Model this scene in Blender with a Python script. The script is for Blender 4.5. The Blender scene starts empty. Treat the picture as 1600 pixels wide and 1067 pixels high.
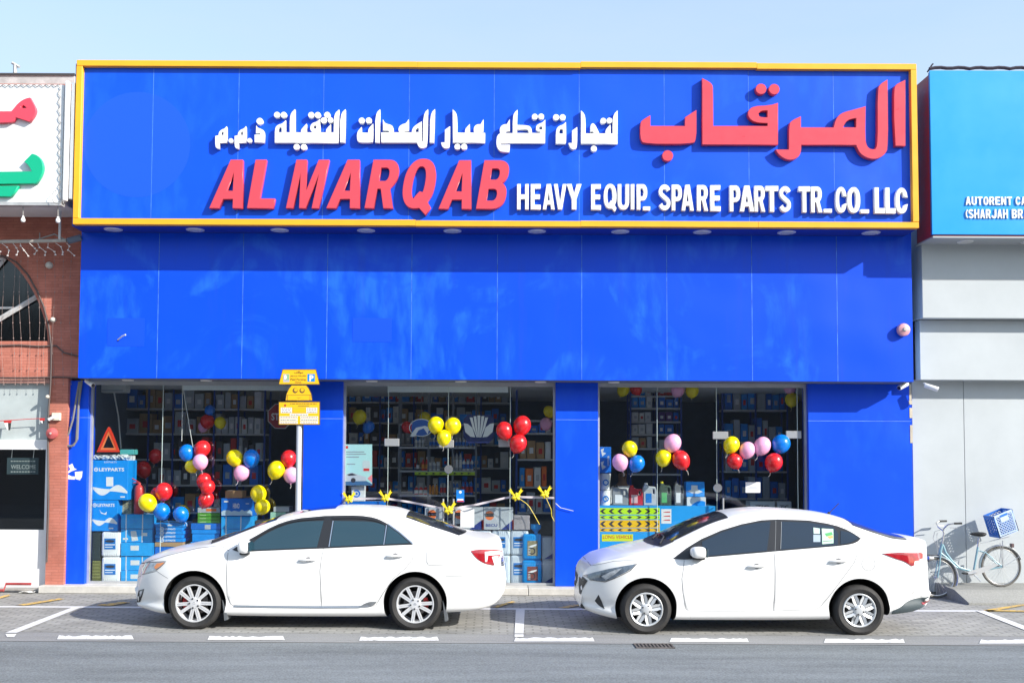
import bpy, bmesh, math, random
import numpy as np
from mathutils import Vector, Matrix
from mathutils.geometry import delaunay_2d_cdt
R = math.radians
random.seed(7)
SC = bpy.context.scene
COL = SC.collection
# ------------------------------------------------------------------ camera
CAM_H, FPX, PITCH, ROLL = 2.2, 1600.0, R(2.8), 0.0045
CX, HOR = 769.0, 706.0
CY = HOR - FPX * math.tan(PITCH)
_r0, _u0 = Vector((1, 0, 0)), Vector((0, -math.sin(PITCH), math.cos(PITCH)))
FWD = Vector((0, math.cos(PITCH), math.sin(PITCH)))
RGT = (_r0 * math.cos(ROLL) + _u0 * math.sin(ROLL)).normalized()
UPV = (-_r0 * math.sin(ROLL) + _u0 * math.cos(ROLL)).normalized()
EYE = Vector((0, 0, CAM_H))
cam_data = bpy.data.cameras.new('camera')
cam_data.sensor_width = 36.0
cam_data.lens = FPX / 1600.0 * 36.0
cam_data.shift_x = (800 - CX) / 1600.0
cam_data.shift_y = (CY - 533.5) / 1600.0
cam_data.clip_end = 2000
cam = bpy.data.objects.new('camera', cam_data)
COL.objects.link(cam)
cam.matrix_world = Matrix(((RGT.x, UPV.x, -FWD.x, EYE.x), (RGT.y, UPV.y, -FWD.y, EYE.y), (RGT.z, UPV.z, -FWD.z, EYE.z), (0, 0, 0, 1)))
SC.camera = cam
# ------------------------------------------------------------------ sky, sun, exposure
SUN_DIR = Vector((1.6, -1.0, 1.02)).normalized()
EL = math.asin(SUN_DIR.z)
AZ = math.atan2(SUN_DIR.x, SUN_DIR.y)
W = bpy.data.worlds.new('World'); SC.world = W; W.use_nodes = True
wn = W.node_tree.nodes; wn.clear()
sky = wn.new('ShaderNodeTexSky'); sky.sky_type = 'NISHITA'; sky.sun_disc = False
sky.sun_elevation = EL; sky.sun_rotation = AZ
sky.air_density = 1.3; sky.dust_density = 1.2; sky.ozone_density = 2.6
bg = wn.new('ShaderNodeBackground'); bg.inputs[1].default_value = 0.15
wo = wn.new('ShaderNodeOutputWorld')
# thin high haze over the whole sky, with faint drifts
hz_c = wn.new('ShaderNodeTexCoord'); hz_m = wn.new('ShaderNodeMapping'); hz_m.inputs['Scale'].default_value = (1.0, 1.0, 3.5)
hz_n = wn.new('ShaderNodeTexNoise'); hz_n.inputs['Scale'].default_value = 2.2; hz_n.inputs['Detail'].default_value = 7; hz_n.inputs['Roughness'].default_value = 0.55
hz_r = wn.new('ShaderNodeMapRange'); hz_r.inputs[1].default_value = 0.3; hz_r.inputs[2].default_value = 0.7; hz_r.inputs[3].default_value = 0.38; hz_r.inputs[4].default_value = 0.72
hz_x = wn.new('ShaderNodeMix'); hz_x.data_type = 'RGBA'; hz_x.inputs[7].default_value = (2.25, 2.7, 3.3, 1)
WL = W.node_tree.links
WL.new(hz_c.outputs['Generated'], hz_m.inputs[0]); WL.new(hz_m.outputs[0], hz_n.inputs['Vector']); WL.new(hz_n.outputs[0], hz_r.inputs[0]); WL.new(hz_r.outputs[0], hz_x.inputs[0]); WL.new(sky.outputs[0], hz_x.inputs[6])
W.node_tree.links.new(hz_x.outputs[2], bg.inputs[0]); W.node_tree.links.new(bg.outputs[0], wo.inputs[0])
sd = bpy.data.lights.new('sun', 'SUN'); sd.energy = 3.7; sd.angle = R(0.5); sd.color = (1.0, 0.95, 0.87)
sun = bpy.data.objects.new('sun', sd); COL.objects.link(sun)
sun.rotation_euler = (-SUN_DIR).to_track_quat('-Z', 'Y').to_euler()
sun.location = (20, -12, 14)
SC.view_settings.view_transform = 'Standard'; SC.view_settings.look = 'None'
SC.view_settings.exposure = 1.02; SC.view_settings.gamma = 1.0; SC.view_settings.use_curve_mapping = False
SC.cycles.max_bounces = 8; SC.cycles.transparent_max_bounces = 12
SC.cycles.sample_clamp_indirect = 6
# ------------------------------------------------------------------ pixel helpers
def ray(px, py):
    return RGT * ((px - CX) / FPX) + UPV * (-(py - CY) / FPX) + FWD
def P(px, py, Y):
    d = ray(px, py); t = Y / d.y
    return EYE + d * t
def G(px, py, Z=0.0):
    d = ray(px, py); t = (Z - CAM_H) / d.z
    return EYE + d * t
def rect(px0, py0, px1, py1, Y):
    xm, ym = (px0 + px1) / 2, (py0 + py1) / 2
    return P(px0, ym, Y).x, P(px1, ym, Y).x, P(xm, py1, Y).z, P(xm, py0, Y).z   # X0,X1,Z0,Z1
# ------------------------------------------------------------------ materials
MATS = {}
def lin(c):
    return tuple(((v / 255) / 12.92 if v / 255 <= 0.04045 else ((v / 255 + 0.055) / 1.055) ** 2.4) for v in c)
def M(name, col, rough=0.5, metal=0.0, var=0.0, scale=6.0, bump=0.0, bscale=60.0, coat=0.0, spec=0.5, emit=None):
    if name in MATS: return MATS[name]
    m = bpy.data.materials.new(name); m.use_nodes = True
    nt = m.node_tree; b = nt.nodes['Principled BSDF']
    b.inputs['Base Color'].default_value = (*col, 1); b.inputs['Roughness'].default_value = rough
    b.inputs['Metallic'].default_value = metal; b.inputs['Specular IOR Level'].default_value = spec
    if coat: b.inputs['Coat Weight'].default_value = coat; b.inputs['Coat Roughness'].default_value = 0.03
    if var or bump:
        tc = nt.nodes.new('ShaderNodeTexCoord')
    if var:
        n = nt.nodes.new('ShaderNodeTexNoise'); n.inputs['Scale'].default_value = scale; n.inputs['Detail'].default_value = 6
        n.inputs['Roughness'].default_value = 0.65
        nt.links.new(tc.outputs['Object'], n.inputs['Vector'])
        mx = nt.nodes.new('ShaderNodeMix'); mx.data_type = 'RGBA'
        mx.inputs[6].default_value = (*[max(0, v * (1 - var)) for v in col], 1)
        mx.inputs[7].default_value = (*[min(1, v * (1 + var) + 0.01 * var) for v in col], 1)
        cr = nt.nodes.new('ShaderNodeMapRange'); cr.inputs[1].default_value = 0.3; cr.inputs[2].default_value = 0.7
        nt.links.new(n.outputs[0], cr.inputs[0]); nt.links.new(cr.outputs[0], mx.inputs[0])
        nt.links.new(mx.outputs[2], b.inputs['Base Color'])
        rr = nt.nodes.new('ShaderNodeMapRange'); rr.inputs[1].default_value = 0.3; rr.inputs[2].default_value = 0.7
        rr.inputs[3].default_value = rough * 0.85; rr.inputs[4].default_value = min(1, rough * 1.15)
        nt.links.new(n.outputs[0], rr.inputs[0]); nt.links.new(rr.outputs[0], b.inputs['Roughness'])
    if bump:
        n2 = nt.nodes.new('ShaderNodeTexNoise'); n2.inputs['Scale'].default_value = bscale; n2.inputs['Detail'].default_value = 4
        nt.links.new(tc.outputs['Object'], n2.inputs['Vector'])
        bp = nt.nodes.new('ShaderNodeBump'); bp.inputs['Strength'].default_value = bump; bp.inputs['Distance'].default_value = 0.02
        nt.links.new(n2.outputs[0], bp.inputs['Height']); nt.links.new(bp.outputs[0], b.inputs['Normal'])
    MATS[name] = m
    return m
def blue_panel(name, col, wear, coat_rough=0.4):
    """aluminium composite panel: blue film with pale sun-bleached runs and scuffs"""
    m = bpy.data.materials.new(name); m.use_nodes = True; nt = m.node_tree; b = nt.nodes['Principled BSDF']
    geo = nt.nodes.new('ShaderNodeNewGeometry')
    mp = nt.nodes.new('ShaderNodeMapping'); mp.inputs['Scale'].default_value = (0.8, 1, 0.75)
    nt.links.new(geo.outputs['Position'], mp.inputs[0])
    n = nt.nodes.new('ShaderNodeTexNoise'); n.inputs['Scale'].default_value = 0.75; n.inputs['Detail'].default_value = 9; n.inputs['Roughness'].default_value = 0.6
    n.inputs['Distortion'].default_value = 1.2
    nt.links.new(mp.outputs[0], n.inputs['Vector'])
    r1 = nt.nodes.new('ShaderNodeMapRange'); r1.inputs[1].default_value = 0.50; r1.inputs[2].default_value = 0.58; r1.inputs[4].default_value = wear
    nt.links.new(n.outputs[0], r1.inputs[0])
    mp2 = nt.nodes.new('ShaderNodeMapping'); mp2.inputs['Scale'].default_value = (7, 1, 2.2)
    nt.links.new(geo.outputs['Position'], mp2.inputs[0])
    n2 = nt.nodes.new('ShaderNodeTexNoise'); n2.inputs['Scale'].default_value = 1.0; n2.inputs['Detail'].default_value = 5
    nt.links.new(mp2.outputs[0], n2.inputs['Vector'])
    r2 = nt.nodes.new('ShaderNodeMapRange'); r2.inputs[1].default_value = 0.35; r2.inputs[2].default_value = 0.75
    nt.links.new(n2.outputs[0], r2.inputs[0])
    mu = nt.nodes.new('ShaderNodeMath'); mu.operation = 'MULTIPLY'
    nt.links.new(r1.outputs[0], mu.inputs[0]); nt.links.new(r2.outputs[0], mu.inputs[1])
    # sparse white scratches
    mp3 = nt.nodes.new('ShaderNodeMapping'); mp3.inputs['Scale'].default_value = (9, 1, 3.2); mp3.inputs['Rotation'].default_value = (0, 0.5, 0)
    nt.links.new(geo.outputs['Position'], mp3.inputs[0])
    n3 = nt.nodes.new('ShaderNodeTexNoise'); n3.inputs['Scale'].default_value = 2.3; n3.inputs['Detail'].default_value = 8; n3.inputs['Roughness'].default_value = 0.75
    nt.links.new(mp3.outputs[0], n3.inputs['Vector'])
    r3 = nt.nodes.new('ShaderNodeMapRange'); r3.inputs[1].default_value = 0.70; r3.inputs[2].default_value = 0.76; r3.inputs[4].default_value = 0.8 * min(1, wear * 1.6)
    nt.links.new(n3.outputs[0], r3.inputs[0])
    mx = nt.nodes.new('ShaderNodeMix'); mx.data_type = 'RGBA'
    mx.inputs[6].default_value = (*col, 1); mx.inputs[7].default_value = (0.03, 0.21, 0.86, 1)
    nt.links.new(mu.outputs[0], mx.inputs[0])
    mx2 = nt.nodes.new('ShaderNodeMix'); mx2.data_type = 'RGBA'; mx2.inputs[7].default_value = (0.4, 0.55, 0.85, 1)
    nt.links.new(mx.outputs[2], mx2.inputs[6]); nt.links.new(r3.outputs[0], mx2.inputs[0])
    # thin brown dust caught in runs
    mp5 = nt.nodes.new('ShaderNodeMapping'); mp5.inputs['Scale'].default_value = (5, 1, 0.5)
    nt.links.new(geo.outputs['Position'], mp5.inputs[0])
    n5 = nt.nodes.new('ShaderNodeTexNoise'); n5.inputs['Scale'].default_value = 1.1; n5.inputs['Detail'].default_value = 8; n5.inputs['Roughness'].default_value = 0.7
    nt.links.new(mp5.outputs[0], n5.inputs['Vector'])
    r5 = nt.nodes.new('ShaderNodeMapRange'); r5.inputs[1].default_value = 0.55; r5.inputs[2].default_value = 0.8; r5.inputs[4].default_value = 0.28 * min(1, wear * 2)
    nt.links.new(n5.outputs[0], r5.inputs[0])
    mx3 = nt.nodes.new('ShaderNodeMix'); mx3.data_type = 'RGBA'; mx3.inputs[7].default_value = (0.03, 0.06, 0.30, 1)
    nt.links.new(mx2.outputs[2], mx3.inputs[6]); nt.links.new(r5.outputs[0], mx3.inputs[0])
    nt.links.new(mx3.outputs[2], b.inputs['Base Color'])
    b.inputs['Roughness'].default_value = coat_rough; b.inputs['Specular IOR Level'].default_value = 0.3
    # faint oil-canning of the sheets
    n4 = nt.nodes.new('ShaderNodeTexNoise'); n4.inputs['Scale'].default_value = 0.9; n4.inputs['Detail'].default_value = 1
    nt.links.new(geo.outputs['Position'], n4.inputs['Vector'])
    bp = nt.nodes.new('ShaderNodeBump'); bp.inputs['Strength'].default_value = 0.2; bp.inputs['Distance'].default_value = 0.2
    nt.links.new(n4.outputs[0], bp.inputs['Height']); nt.links.new(bp.outputs[0], b.inputs['Normal'])
    MATS[name] = m; return m
def glass_mat(name, tint, refl_rough=0.0, ior=1.5):
    m = bpy.data.materials.new(name); m.use_nodes = True; nt = m.node_tree; nt.nodes.clear()
    o = nt.nodes.new('ShaderNodeOutputMaterial'); tr = nt.nodes.new('ShaderNodeBsdfTransparent'); tr.inputs[0].default_value = (*tint, 1)
    gl = nt.nodes.new('ShaderNodeBsdfGlossy'); gl.inputs['Roughness'].default_value = refl_rough
    fr = nt.nodes.new('ShaderNodeFresnel')
    ge = nt.nodes.new('ShaderNodeNewGeometry'); mi = nt.nodes.new('ShaderNodeMapRange')     # same reflectance on both faces of the sheet
    mi.inputs[3].default_value = ior; mi.inputs[4].default_value = 1 / ior
    nt.links.new(ge.outputs['Backfacing'], mi.inputs[0]); nt.links.new(mi.outputs[0], fr.inputs[0])
    mx = nt.nodes.new('ShaderNodeMixShader')
    nt.links.new(fr.outputs[0], mx.inputs[0]); nt.links.new(tr.outputs[0], mx.inputs[1]); nt.links.new(gl.outputs[0], mx.inputs[2]); nt.links.new(mx.outputs[0], o.inputs[0])
    MATS[name] = m; return m
def brick_mat(name, c1, c2, mortar, bw, bh, msize, bump, plane='XZ', rough=0.85, offset=0.5):
    m = bpy.data.materials.new(name); m.use_nodes = True; nt = m.node_tree; b = nt.nodes['Principled BSDF']
    geo = nt.nodes.new('ShaderNodeNewGeometry'); sp = nt.nodes.new('ShaderNodeSeparateXYZ'); cb = nt.nodes.new('ShaderNodeCombineXYZ')
    nt.links.new(geo.outputs['Position'], sp.inputs[0]); nt.links.new(sp.outputs[0], cb.inputs[0]); nt.links.new(sp.outputs[2 if plane == 'XZ' else 1], cb.inputs[1])
    # wobble the joints a little
    nz = nt.nodes.new('ShaderNodeTexNoise'); nz.inputs['Scale'].default_value = 5; nt.links.new(geo.outputs['Position'], nz.inputs['Vector'])
    ad = nt.nodes.new('ShaderNodeVectorMath'); ad.operation = 'MULTIPLY_ADD'; ad.inputs[1].default_value = (0.02, 0.02, 0)
    nt.links.new(nz.outputs[1], ad.inputs[0]); nt.links.new(cb.outputs[0], ad.inputs[2])
    br = nt.nodes.new('ShaderNodeTexBrick'); br.offset = offset
    br.inputs['Scale'].default_value = 1.0; br.inputs['Brick Width'].default_value = bw; br.inputs['Row Height'].default_value = bh
    br.inputs['Mortar Size'].default_value = msize; br.inputs['Color1'].default_value = (*c1, 1); br.inputs['Color2'].default_value = (*c2, 1); br.inputs['Mortar'].default_value = (*mortar, 1)
    nt.links.new(ad.outputs[0], br.inputs['Vector'])
    n = nt.nodes.new('ShaderNodeTexNoise'); n.inputs['Scale'].default_value = 1.4; n.inputs['Detail'].default_value = 8; n.inputs['Roughness'].default_value = 0.7
    nt.links.new(geo.outputs['Position'], n.inputs['Vector'])
    mr = nt.nodes.new('ShaderNodeMapRange'); mr.inputs[1].default_value = 0.3; mr.inputs[2].default_value = 0.7; mr.inputs[3].default_value = 0.72; mr.inputs[4].default_value = 1.2
    nt.links.new(n.outputs[0], mr.inputs[0])
    mx = nt.nodes.new('ShaderNodeMix'); mx.data_type = 'RGBA'; mx.blend_type = 'MULTIPLY'; mx.inputs[0].default_value = 1
    nt.links.new(br.outputs[0], mx.inputs[6]); nt.links.new(mr.outputs[0], mx.inputs[7])
    nt.links.new(mx.outputs[2], b.inputs['Base Color']); b.inputs['Roughness'].default_value = rough
    bp = nt.nodes.new('ShaderNodeBump'); bp.inputs['Strength'].default_value = bump; bp.inputs['Distance'].default_value = 0.01; bp.invert = True
    nt.links.new(br.outputs[1], bp.inputs['Height']); nt.links.new(bp.outputs[0], b.inputs['Normal'])
    MATS[name] = m; return m
def asphalt_mat(name, col, var=0.35):
    m = bpy.data.materials.new(name); m.use_nodes = True; nt = m.node_tree; b = nt.nodes['Principled BSDF']
    geo = nt.nodes.new('ShaderNodeNewGeometry')
    n = nt.nodes.new('ShaderNodeTexNoise'); n.inputs['Scale'].default_value = 48; n.inputs['Detail'].default_value = 3
    nt.links.new(geo.outputs['Position'], n.inputs['Vector'])
    mp = nt.nodes.new('ShaderNodeMapping'); mp.inputs['Scale'].default_value = (0.25, 1.6, 1)
    nt.links.new(geo.outputs['Position'], mp.inputs[0])
    n2 = nt.nodes.new('ShaderNodeTexNoise'); n2.inputs['Scale'].default_value = 1.3; n2.inputs['Detail'].default_value = 7; n2.inputs['Roughness'].default_value = 0.65
    nt.links.new(mp.outputs[0], n2.inputs['Vector'])
    a = nt.nodes.new('ShaderNodeMath'); a.operation = 'MULTIPLY_ADD'; a.inputs[1].default_value = 0.52
    sc_ = nt.nodes.new('ShaderNodeMath'); sc_.operation = 'MULTIPLY'; sc_.inputs[1].default_value = 0.48
    nt.links.new(n2.outputs[0], sc_.inputs[0]); nt.links.new(n.outputs[0], a.inputs[0]); nt.links.new(sc_.outputs[0], a.inputs[2])
    mr = nt.nodes.new('ShaderNodeMapRange'); mr.inputs[1].default_value = 0.32; mr.inputs[2].default_value = 0.68; mr.inputs[3].default_value = 1 - var; mr.inputs[4].default_value = 1 + var
    nt.links.new(a.outputs[0], mr.inputs[0])
    mx = nt.nodes.new('ShaderNodeMix'); mx.data_type = 'RGBA'; mx.blend_type = 'MULTIPLY'; mx.inputs[0].default_value = 1; mx.inputs[6].default_value = (*col, 1)
    nt.links.new(mr.outputs[0], mx.inputs[7]); nt.links.new(mx.outputs[2], b.inputs['Base Color'])
    b.inputs['Roughness'].default_value = 0.85; b.inputs['Specular IOR Level'].default_value = 0.25
    bp = nt.nodes.new('ShaderNodeBump'); bp.inputs['Strength'].default_value = 0.5; bp.inputs['Distance'].default_value = 0.006
    nt.links.new(n.outputs[0], bp.inputs['Height']); nt.links.new(bp.outputs[0], b.inputs['Normal'])
    MATS[name] = m; return m
def worn_paint(name, col, under, amount=0.5, scale=9):
    """road paint with chips where the ground below shows"""
    m = M(name, col, 0.7); nt = m.node_tree; b = nt.nodes['Principled BSDF']
    geo = nt.nodes.new('ShaderNodeNewGeometry'); n = nt.nodes.new('ShaderNodeTexNoise'); n.inputs['Scale'].default_value = scale; n.inputs['Detail'].default_value = 9; n.inputs['Roughness'].default_value = 0.75
    nt.links.new(geo.outputs['Position'], n.inputs['Vector'])
    mr = nt.nodes.new('ShaderNodeMapRange'); mr.inputs[1].default_value = amount; mr.inputs[2].default_value = amount + 0.08
    nt.links.new(n.outputs[0], mr.inputs[0])
    mx = nt.nodes.new('ShaderNodeMix'); mx.data_type = 'RGBA'; mx.inputs[6].default_value = (*col, 1); mx.inputs[7].default_value = (*under, 1)
    nt.links.new(mr.outputs[0], mx.inputs[0]); nt.links.new(mx.outputs[2], b.inputs['Base Color'])
    return m
# ------------------------------------------------------------------ object helpers
ORG = {}
def tag(o, label=None, cat=None, group=None, kind=None):
    if label: o['label'] = label
    if cat: o['category'] = cat
    if group: o['group'] = group
    if kind: o['kind'] = kind
    return o
def thing(name, label, cat, loc, group=None):
    o = bpy.data.objects.new(name, None); COL.objects.link(o)
    o.empty_display_size = 0.1
    o.location = loc; ORG[o] = Vector(loc)
    return tag(o, label, cat, group)
def link(name, me, mat, parent=None, loc=None):
    """me is in world coordinates; the object's origin becomes loc (top level) or the parent's origin"""
    o = bpy.data.objects.new(name, me); COL.objects.link(o)
    if mat is not None:
        for mm in (mat if isinstance(mat, (list, tuple)) else [mat]): me.materials.append(mm)
    if parent is not None:
        org = ORG[parent]; o.parent = parent
    else:
        org = Vector(loc) if loc is not None else Vector((0, 0, 0)); o.location = org
    if org.length > 0: me.transform(Matrix.Translation(-org))
    ORG[o] = org
    return o
def finish(bm, smooth=None):
    me = bpy.data.meshes.new('mesh')
    bm.normal_update(); bm.to_mesh(me); bm.free()
    if smooth is not None:
        me.polygons.foreach_set('use_smooth', [True] * len(me.polygons))
        if smooth < 180: me.set_sharp_from_angle(angle=R(smooth))
    return me
class MB:
    def __init__(s): s.bm = bmesh.new()
    def box(s, x0, x1, y0, y1, z0, z1, bev=0.0, seg=1):
        r = bmesh.ops.create_cube(s.bm, size=1.0)
        vs = r['verts']
        for v in vs:
            v.co = Vector(((x0 + x1) / 2 + v.co.x * (x1 - x0), (y0 + y1) / 2 + v.co.y * (y1 - y0), (z0 + z1) / 2 + v.co.z * (z1 - z0)))
        if bev:
            es = list({e for v in vs for e in v.link_edges})
            bmesh.ops.bevel(s.bm, geom=es, offset=bev, segments=seg, profile=0.5, affect='EDGES')
        return s
    def prism(s, pts, d, n=None):
        """closed polygon pts (3D list) extruded by vector d"""
        a = [s.bm.verts.new(p) for p in pts]; b = [s.bm.verts.new(Vector(p) + Vector(d)) for p in pts]
        k = len(pts)
        s.bm.faces.new(a); s.bm.faces.new(b[::-1])
        for i in range(k): s.bm.faces.new((a[i], b[i], b[(i + 1) % k], a[(i + 1) % k]))
        return s
    def tube(s, pts, r, n=8, caps=True, closed=False):
        pts = [Vector(p) for p in pts]; rings = []
        rs = r if isinstance(r, (list, tuple)) else [r] * len(pts)
        prev = None
        L = len(pts)
        for i, p in enumerate(pts):
            if closed: t = (pts[(i + 1) % L] - pts[i - 1])
            else: t = (pts[min(i + 1, L - 1)] - pts[max(i - 1, 0)])
            t.normalize()
            if prev is None:
                a = Vector((0, 0, 1)) if abs(t.z) < 0.9 else Vector((1, 0, 0))
                u = t.cross(a).normalized()
            else:
                u = (prev - t * prev.dot(t)).normalized()
            prev = u; w = t.cross(u)
            rings.append([s.bm.verts.new(p + (u * math.cos(2 * math.pi * k / n) + w * math.sin(2 * math.pi * k / n)) * rs[i]) for k in range(n)])
        m = L if closed else L - 1
        for i in range(m):
            A, B = rings[i], rings[(i + 1) % L]
            for k in range(n): s.bm.faces.new((A[k], A[(k + 1) % n], B[(k + 1) % n], B[k]))
        if caps and not closed:
            s.bm.faces.new(rings[0][::-1]); s.bm.faces.new(rings[-1])
        return s
    def lathe(s, prof, c, axis='Z', n=24, caps=True):
        """prof list of (r, h); axis through c"""
        c = Vector(c); rings = []
        for r, h in prof:
            ring = []
            for k in range(n):
                a = 2 * math.pi * k / n; ca, sa = math.cos(a) * r, math.sin(a) * r
                v = {'Z': Vector((ca, sa, h)), 'Y': Vector((ca, h, sa)), 'X': Vector((h, ca, sa))}[axis]
                ring.append(s.bm.verts.new(c + v))
            rings.append(ring)
        for i in range(len(rings) - 1):
            A, B = rings[i], rings[i + 1]
            for k in range(n): s.bm.faces.new((A[k], A[(k + 1) % n], B[(k + 1) % n], B[k]))
        if caps and prof[0][0] > 1e-5: s.bm.faces.new(rings[0][::-1])
        if caps and prof[-1][0] > 1e-5: s.bm.faces.new(rings[-1])
        bmesh.ops.recalc_face_normals(s.bm, faces=s.bm.faces)
        return s
    def build(s, name, mat, parent=None, loc=None, smooth=None):
        bmesh.ops.remove_doubles(s.bm, verts=s.bm.verts, dist=1e-5)
        bmesh.ops.recalc_face_normals(s.bm, faces=s.bm.faces)
        return link(name, finish(s.bm, smooth), mat, parent, loc)
def boxo(name, mat, parent, x0, x1, y0, y1, z0, z1, bev=0.0, seg=1, loc=None):
    return MB().box(x0, x1, y0, y1, z0, z1, bev, seg).build(name, mat, parent, loc)
TS = bpy.data.scenes.new('workshop')          # scratch scene, removed at the end
def baked(o):
    """mesh of an object after its modifiers, evaluated away from the main scene"""
    TS.collection.objects.link(o)
    with bpy.context.temp_override(scene=TS, view_layer=TS.view_layers[0]):
        dg = bpy.context.evaluated_depsgraph_get(); dg.update()
        me = bpy.data.meshes.new_from_object(o.evaluated_get(dg))
    TS.collection.objects.unlink(o)
    return me
def curve_mesh(cu):
    o = bpy.data.objects.new('tmp', cu); me = baked(o)
    bpy.data.objects.remove(o); bpy.data.curves.remove(cu)
    return me
ROT = Matrix(((1, 0, 0, 0), (0, 0, -1, 0), (0, 1, 0, 0), (0, 0, 0, 1)))   # curve xy -> world xz
def plate_mesh(contours, yfront, depth, bevel=0.0):
    """flat shape with holes: contours of (X,Z), front face at yfront, back at yfront+depth"""
    cu = bpy.data.curves.new('c', 'CURVE'); cu.dimensions = '2D'; cu.fill_mode = 'BOTH'
    cu.extrude = max(0.0, depth / 2 - bevel); cu.bevel_depth = bevel; cu.bevel_resolution = 0
    if bevel: cu.offset = -bevel
    for c in contours:
        sp = cu.splines.new('POLY'); sp.points.add(len(c) - 1); sp.use_cyclic_u = True
        for i, q in enumerate(c): sp.points[i].co = (q[0], q[1], 0, 1)
    me = curve_mesh(cu)
    me.transform(Matrix.Translation((0, yfront + depth / 2, 0)) @ ROT)
    return me
def plate(name, contours, yfront, depth, mat, parent=None, loc=None, bevel=0.0):
    return link(name, plate_mesh(contours, yfront, depth, bevel), mat, parent, loc)
def circ(cx, cz, r, n=20, rz=None):
    rz = rz or r
    return [(cx + r * math.cos(2 * math.pi * k / n), cz + rz * math.sin(2 * math.pi * k / n)) for k in range(n)]
def rc(x0, x1, z0, z1): return [(x0, z0), (x1, z0), (x1, z1), (x0, z1)]
def rrc(x0, x1, z0, z1, r, n=4):
    out = []
    for cx, cz, a0 in ((x1 - r, z1 - r, 0), (x0 + r, z1 - r, 90), (x0 + r, z0 + r, 180), (x1 - r, z0 + r, 270)):
        for k in range(n + 1):
            a = R(a0 + 90 * k / n); out.append((cx + r * math.cos(a), cz + r * math.sin(a)))
    return out
def text_mesh(body, x0, x1, z0, z1, yfront, depth=0.002, bold=0.0, shear=0.0, keep=False):
    """lettering fitted to the rectangle; front face at yfront"""
    cu = bpy.data.curves.new('t', 'FONT'); cu.body = body; cu.size = 1.0; cu.extrude = 0.5; cu.offset = bold; cu.shear = shear
    cu.resolution_u = 3
    me = curve_mesh(cu)
    if not me.vertices: return me
    co = np.empty(len(me.vertices) * 3); me.vertices.foreach_get('co', co); co = co.reshape(-1, 3)
    mn, mxx = co.min(0), co.max(0); sx = (x1 - x0) / max(1e-6, mxx[0] - mn[0]); sz = (z1 - z0) / max(1e-6, mxx[1] - mn[1])
    if keep: sx = min(sx, sz * 1.05)
    out = np.empty_like(co)
    out[:, 0] = x0 + (co[:, 0] - mn[0]) * sx; out[:, 2] = z0 + (co[:, 1] - mn[1]) * sz; out[:, 1] = yfront + depth / 2 - co[:, 2] * depth
    me.vertices.foreach_set('co', out.ravel()); me.update()
    return me
def text(name, body, px0, py0, px1, py1, Y, mat, parent, bold=0.0, depth=0.002, shear=0.0):
    X0, X1, Z0, Z1 = rect(px0, py0, px1, py1, Y)
    return link(name, text_mesh(body, X0, X1, Z0, Z1, Y, depth, bold, shear), mat, parent)
def soften(pts, lo=10, hi=52, it=2):
    """round off the gentle corners of a traced outline, keep the sharp ones"""
    for _ in range(it):
        out = []; n = len(pts)
        for i in range(n):
            a, b, c = Vector(pts[i - 1]), Vector(pts[i]), Vector(pts[(i + 1) % n])
            u, v = (b - a), (c - b)
            if u.length < 1e-9 or v.length < 1e-9: continue
            ang = math.degrees(u.angle(v))
            if lo < ang < hi:
                out.append(tuple(b.lerp(a, 0.25))); out.append(tuple(b.lerp(c, 0.25)))
            else: out.append(tuple(b))
        pts = out
    return pts
def pxpoly(pts, Y, ox=0, oy=0, s=1.0):
    out = []
    for x, y in pts:
        q = P(ox + x * s, oy + y * s, Y); out.append((q.x, q.z))
    return out
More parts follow.
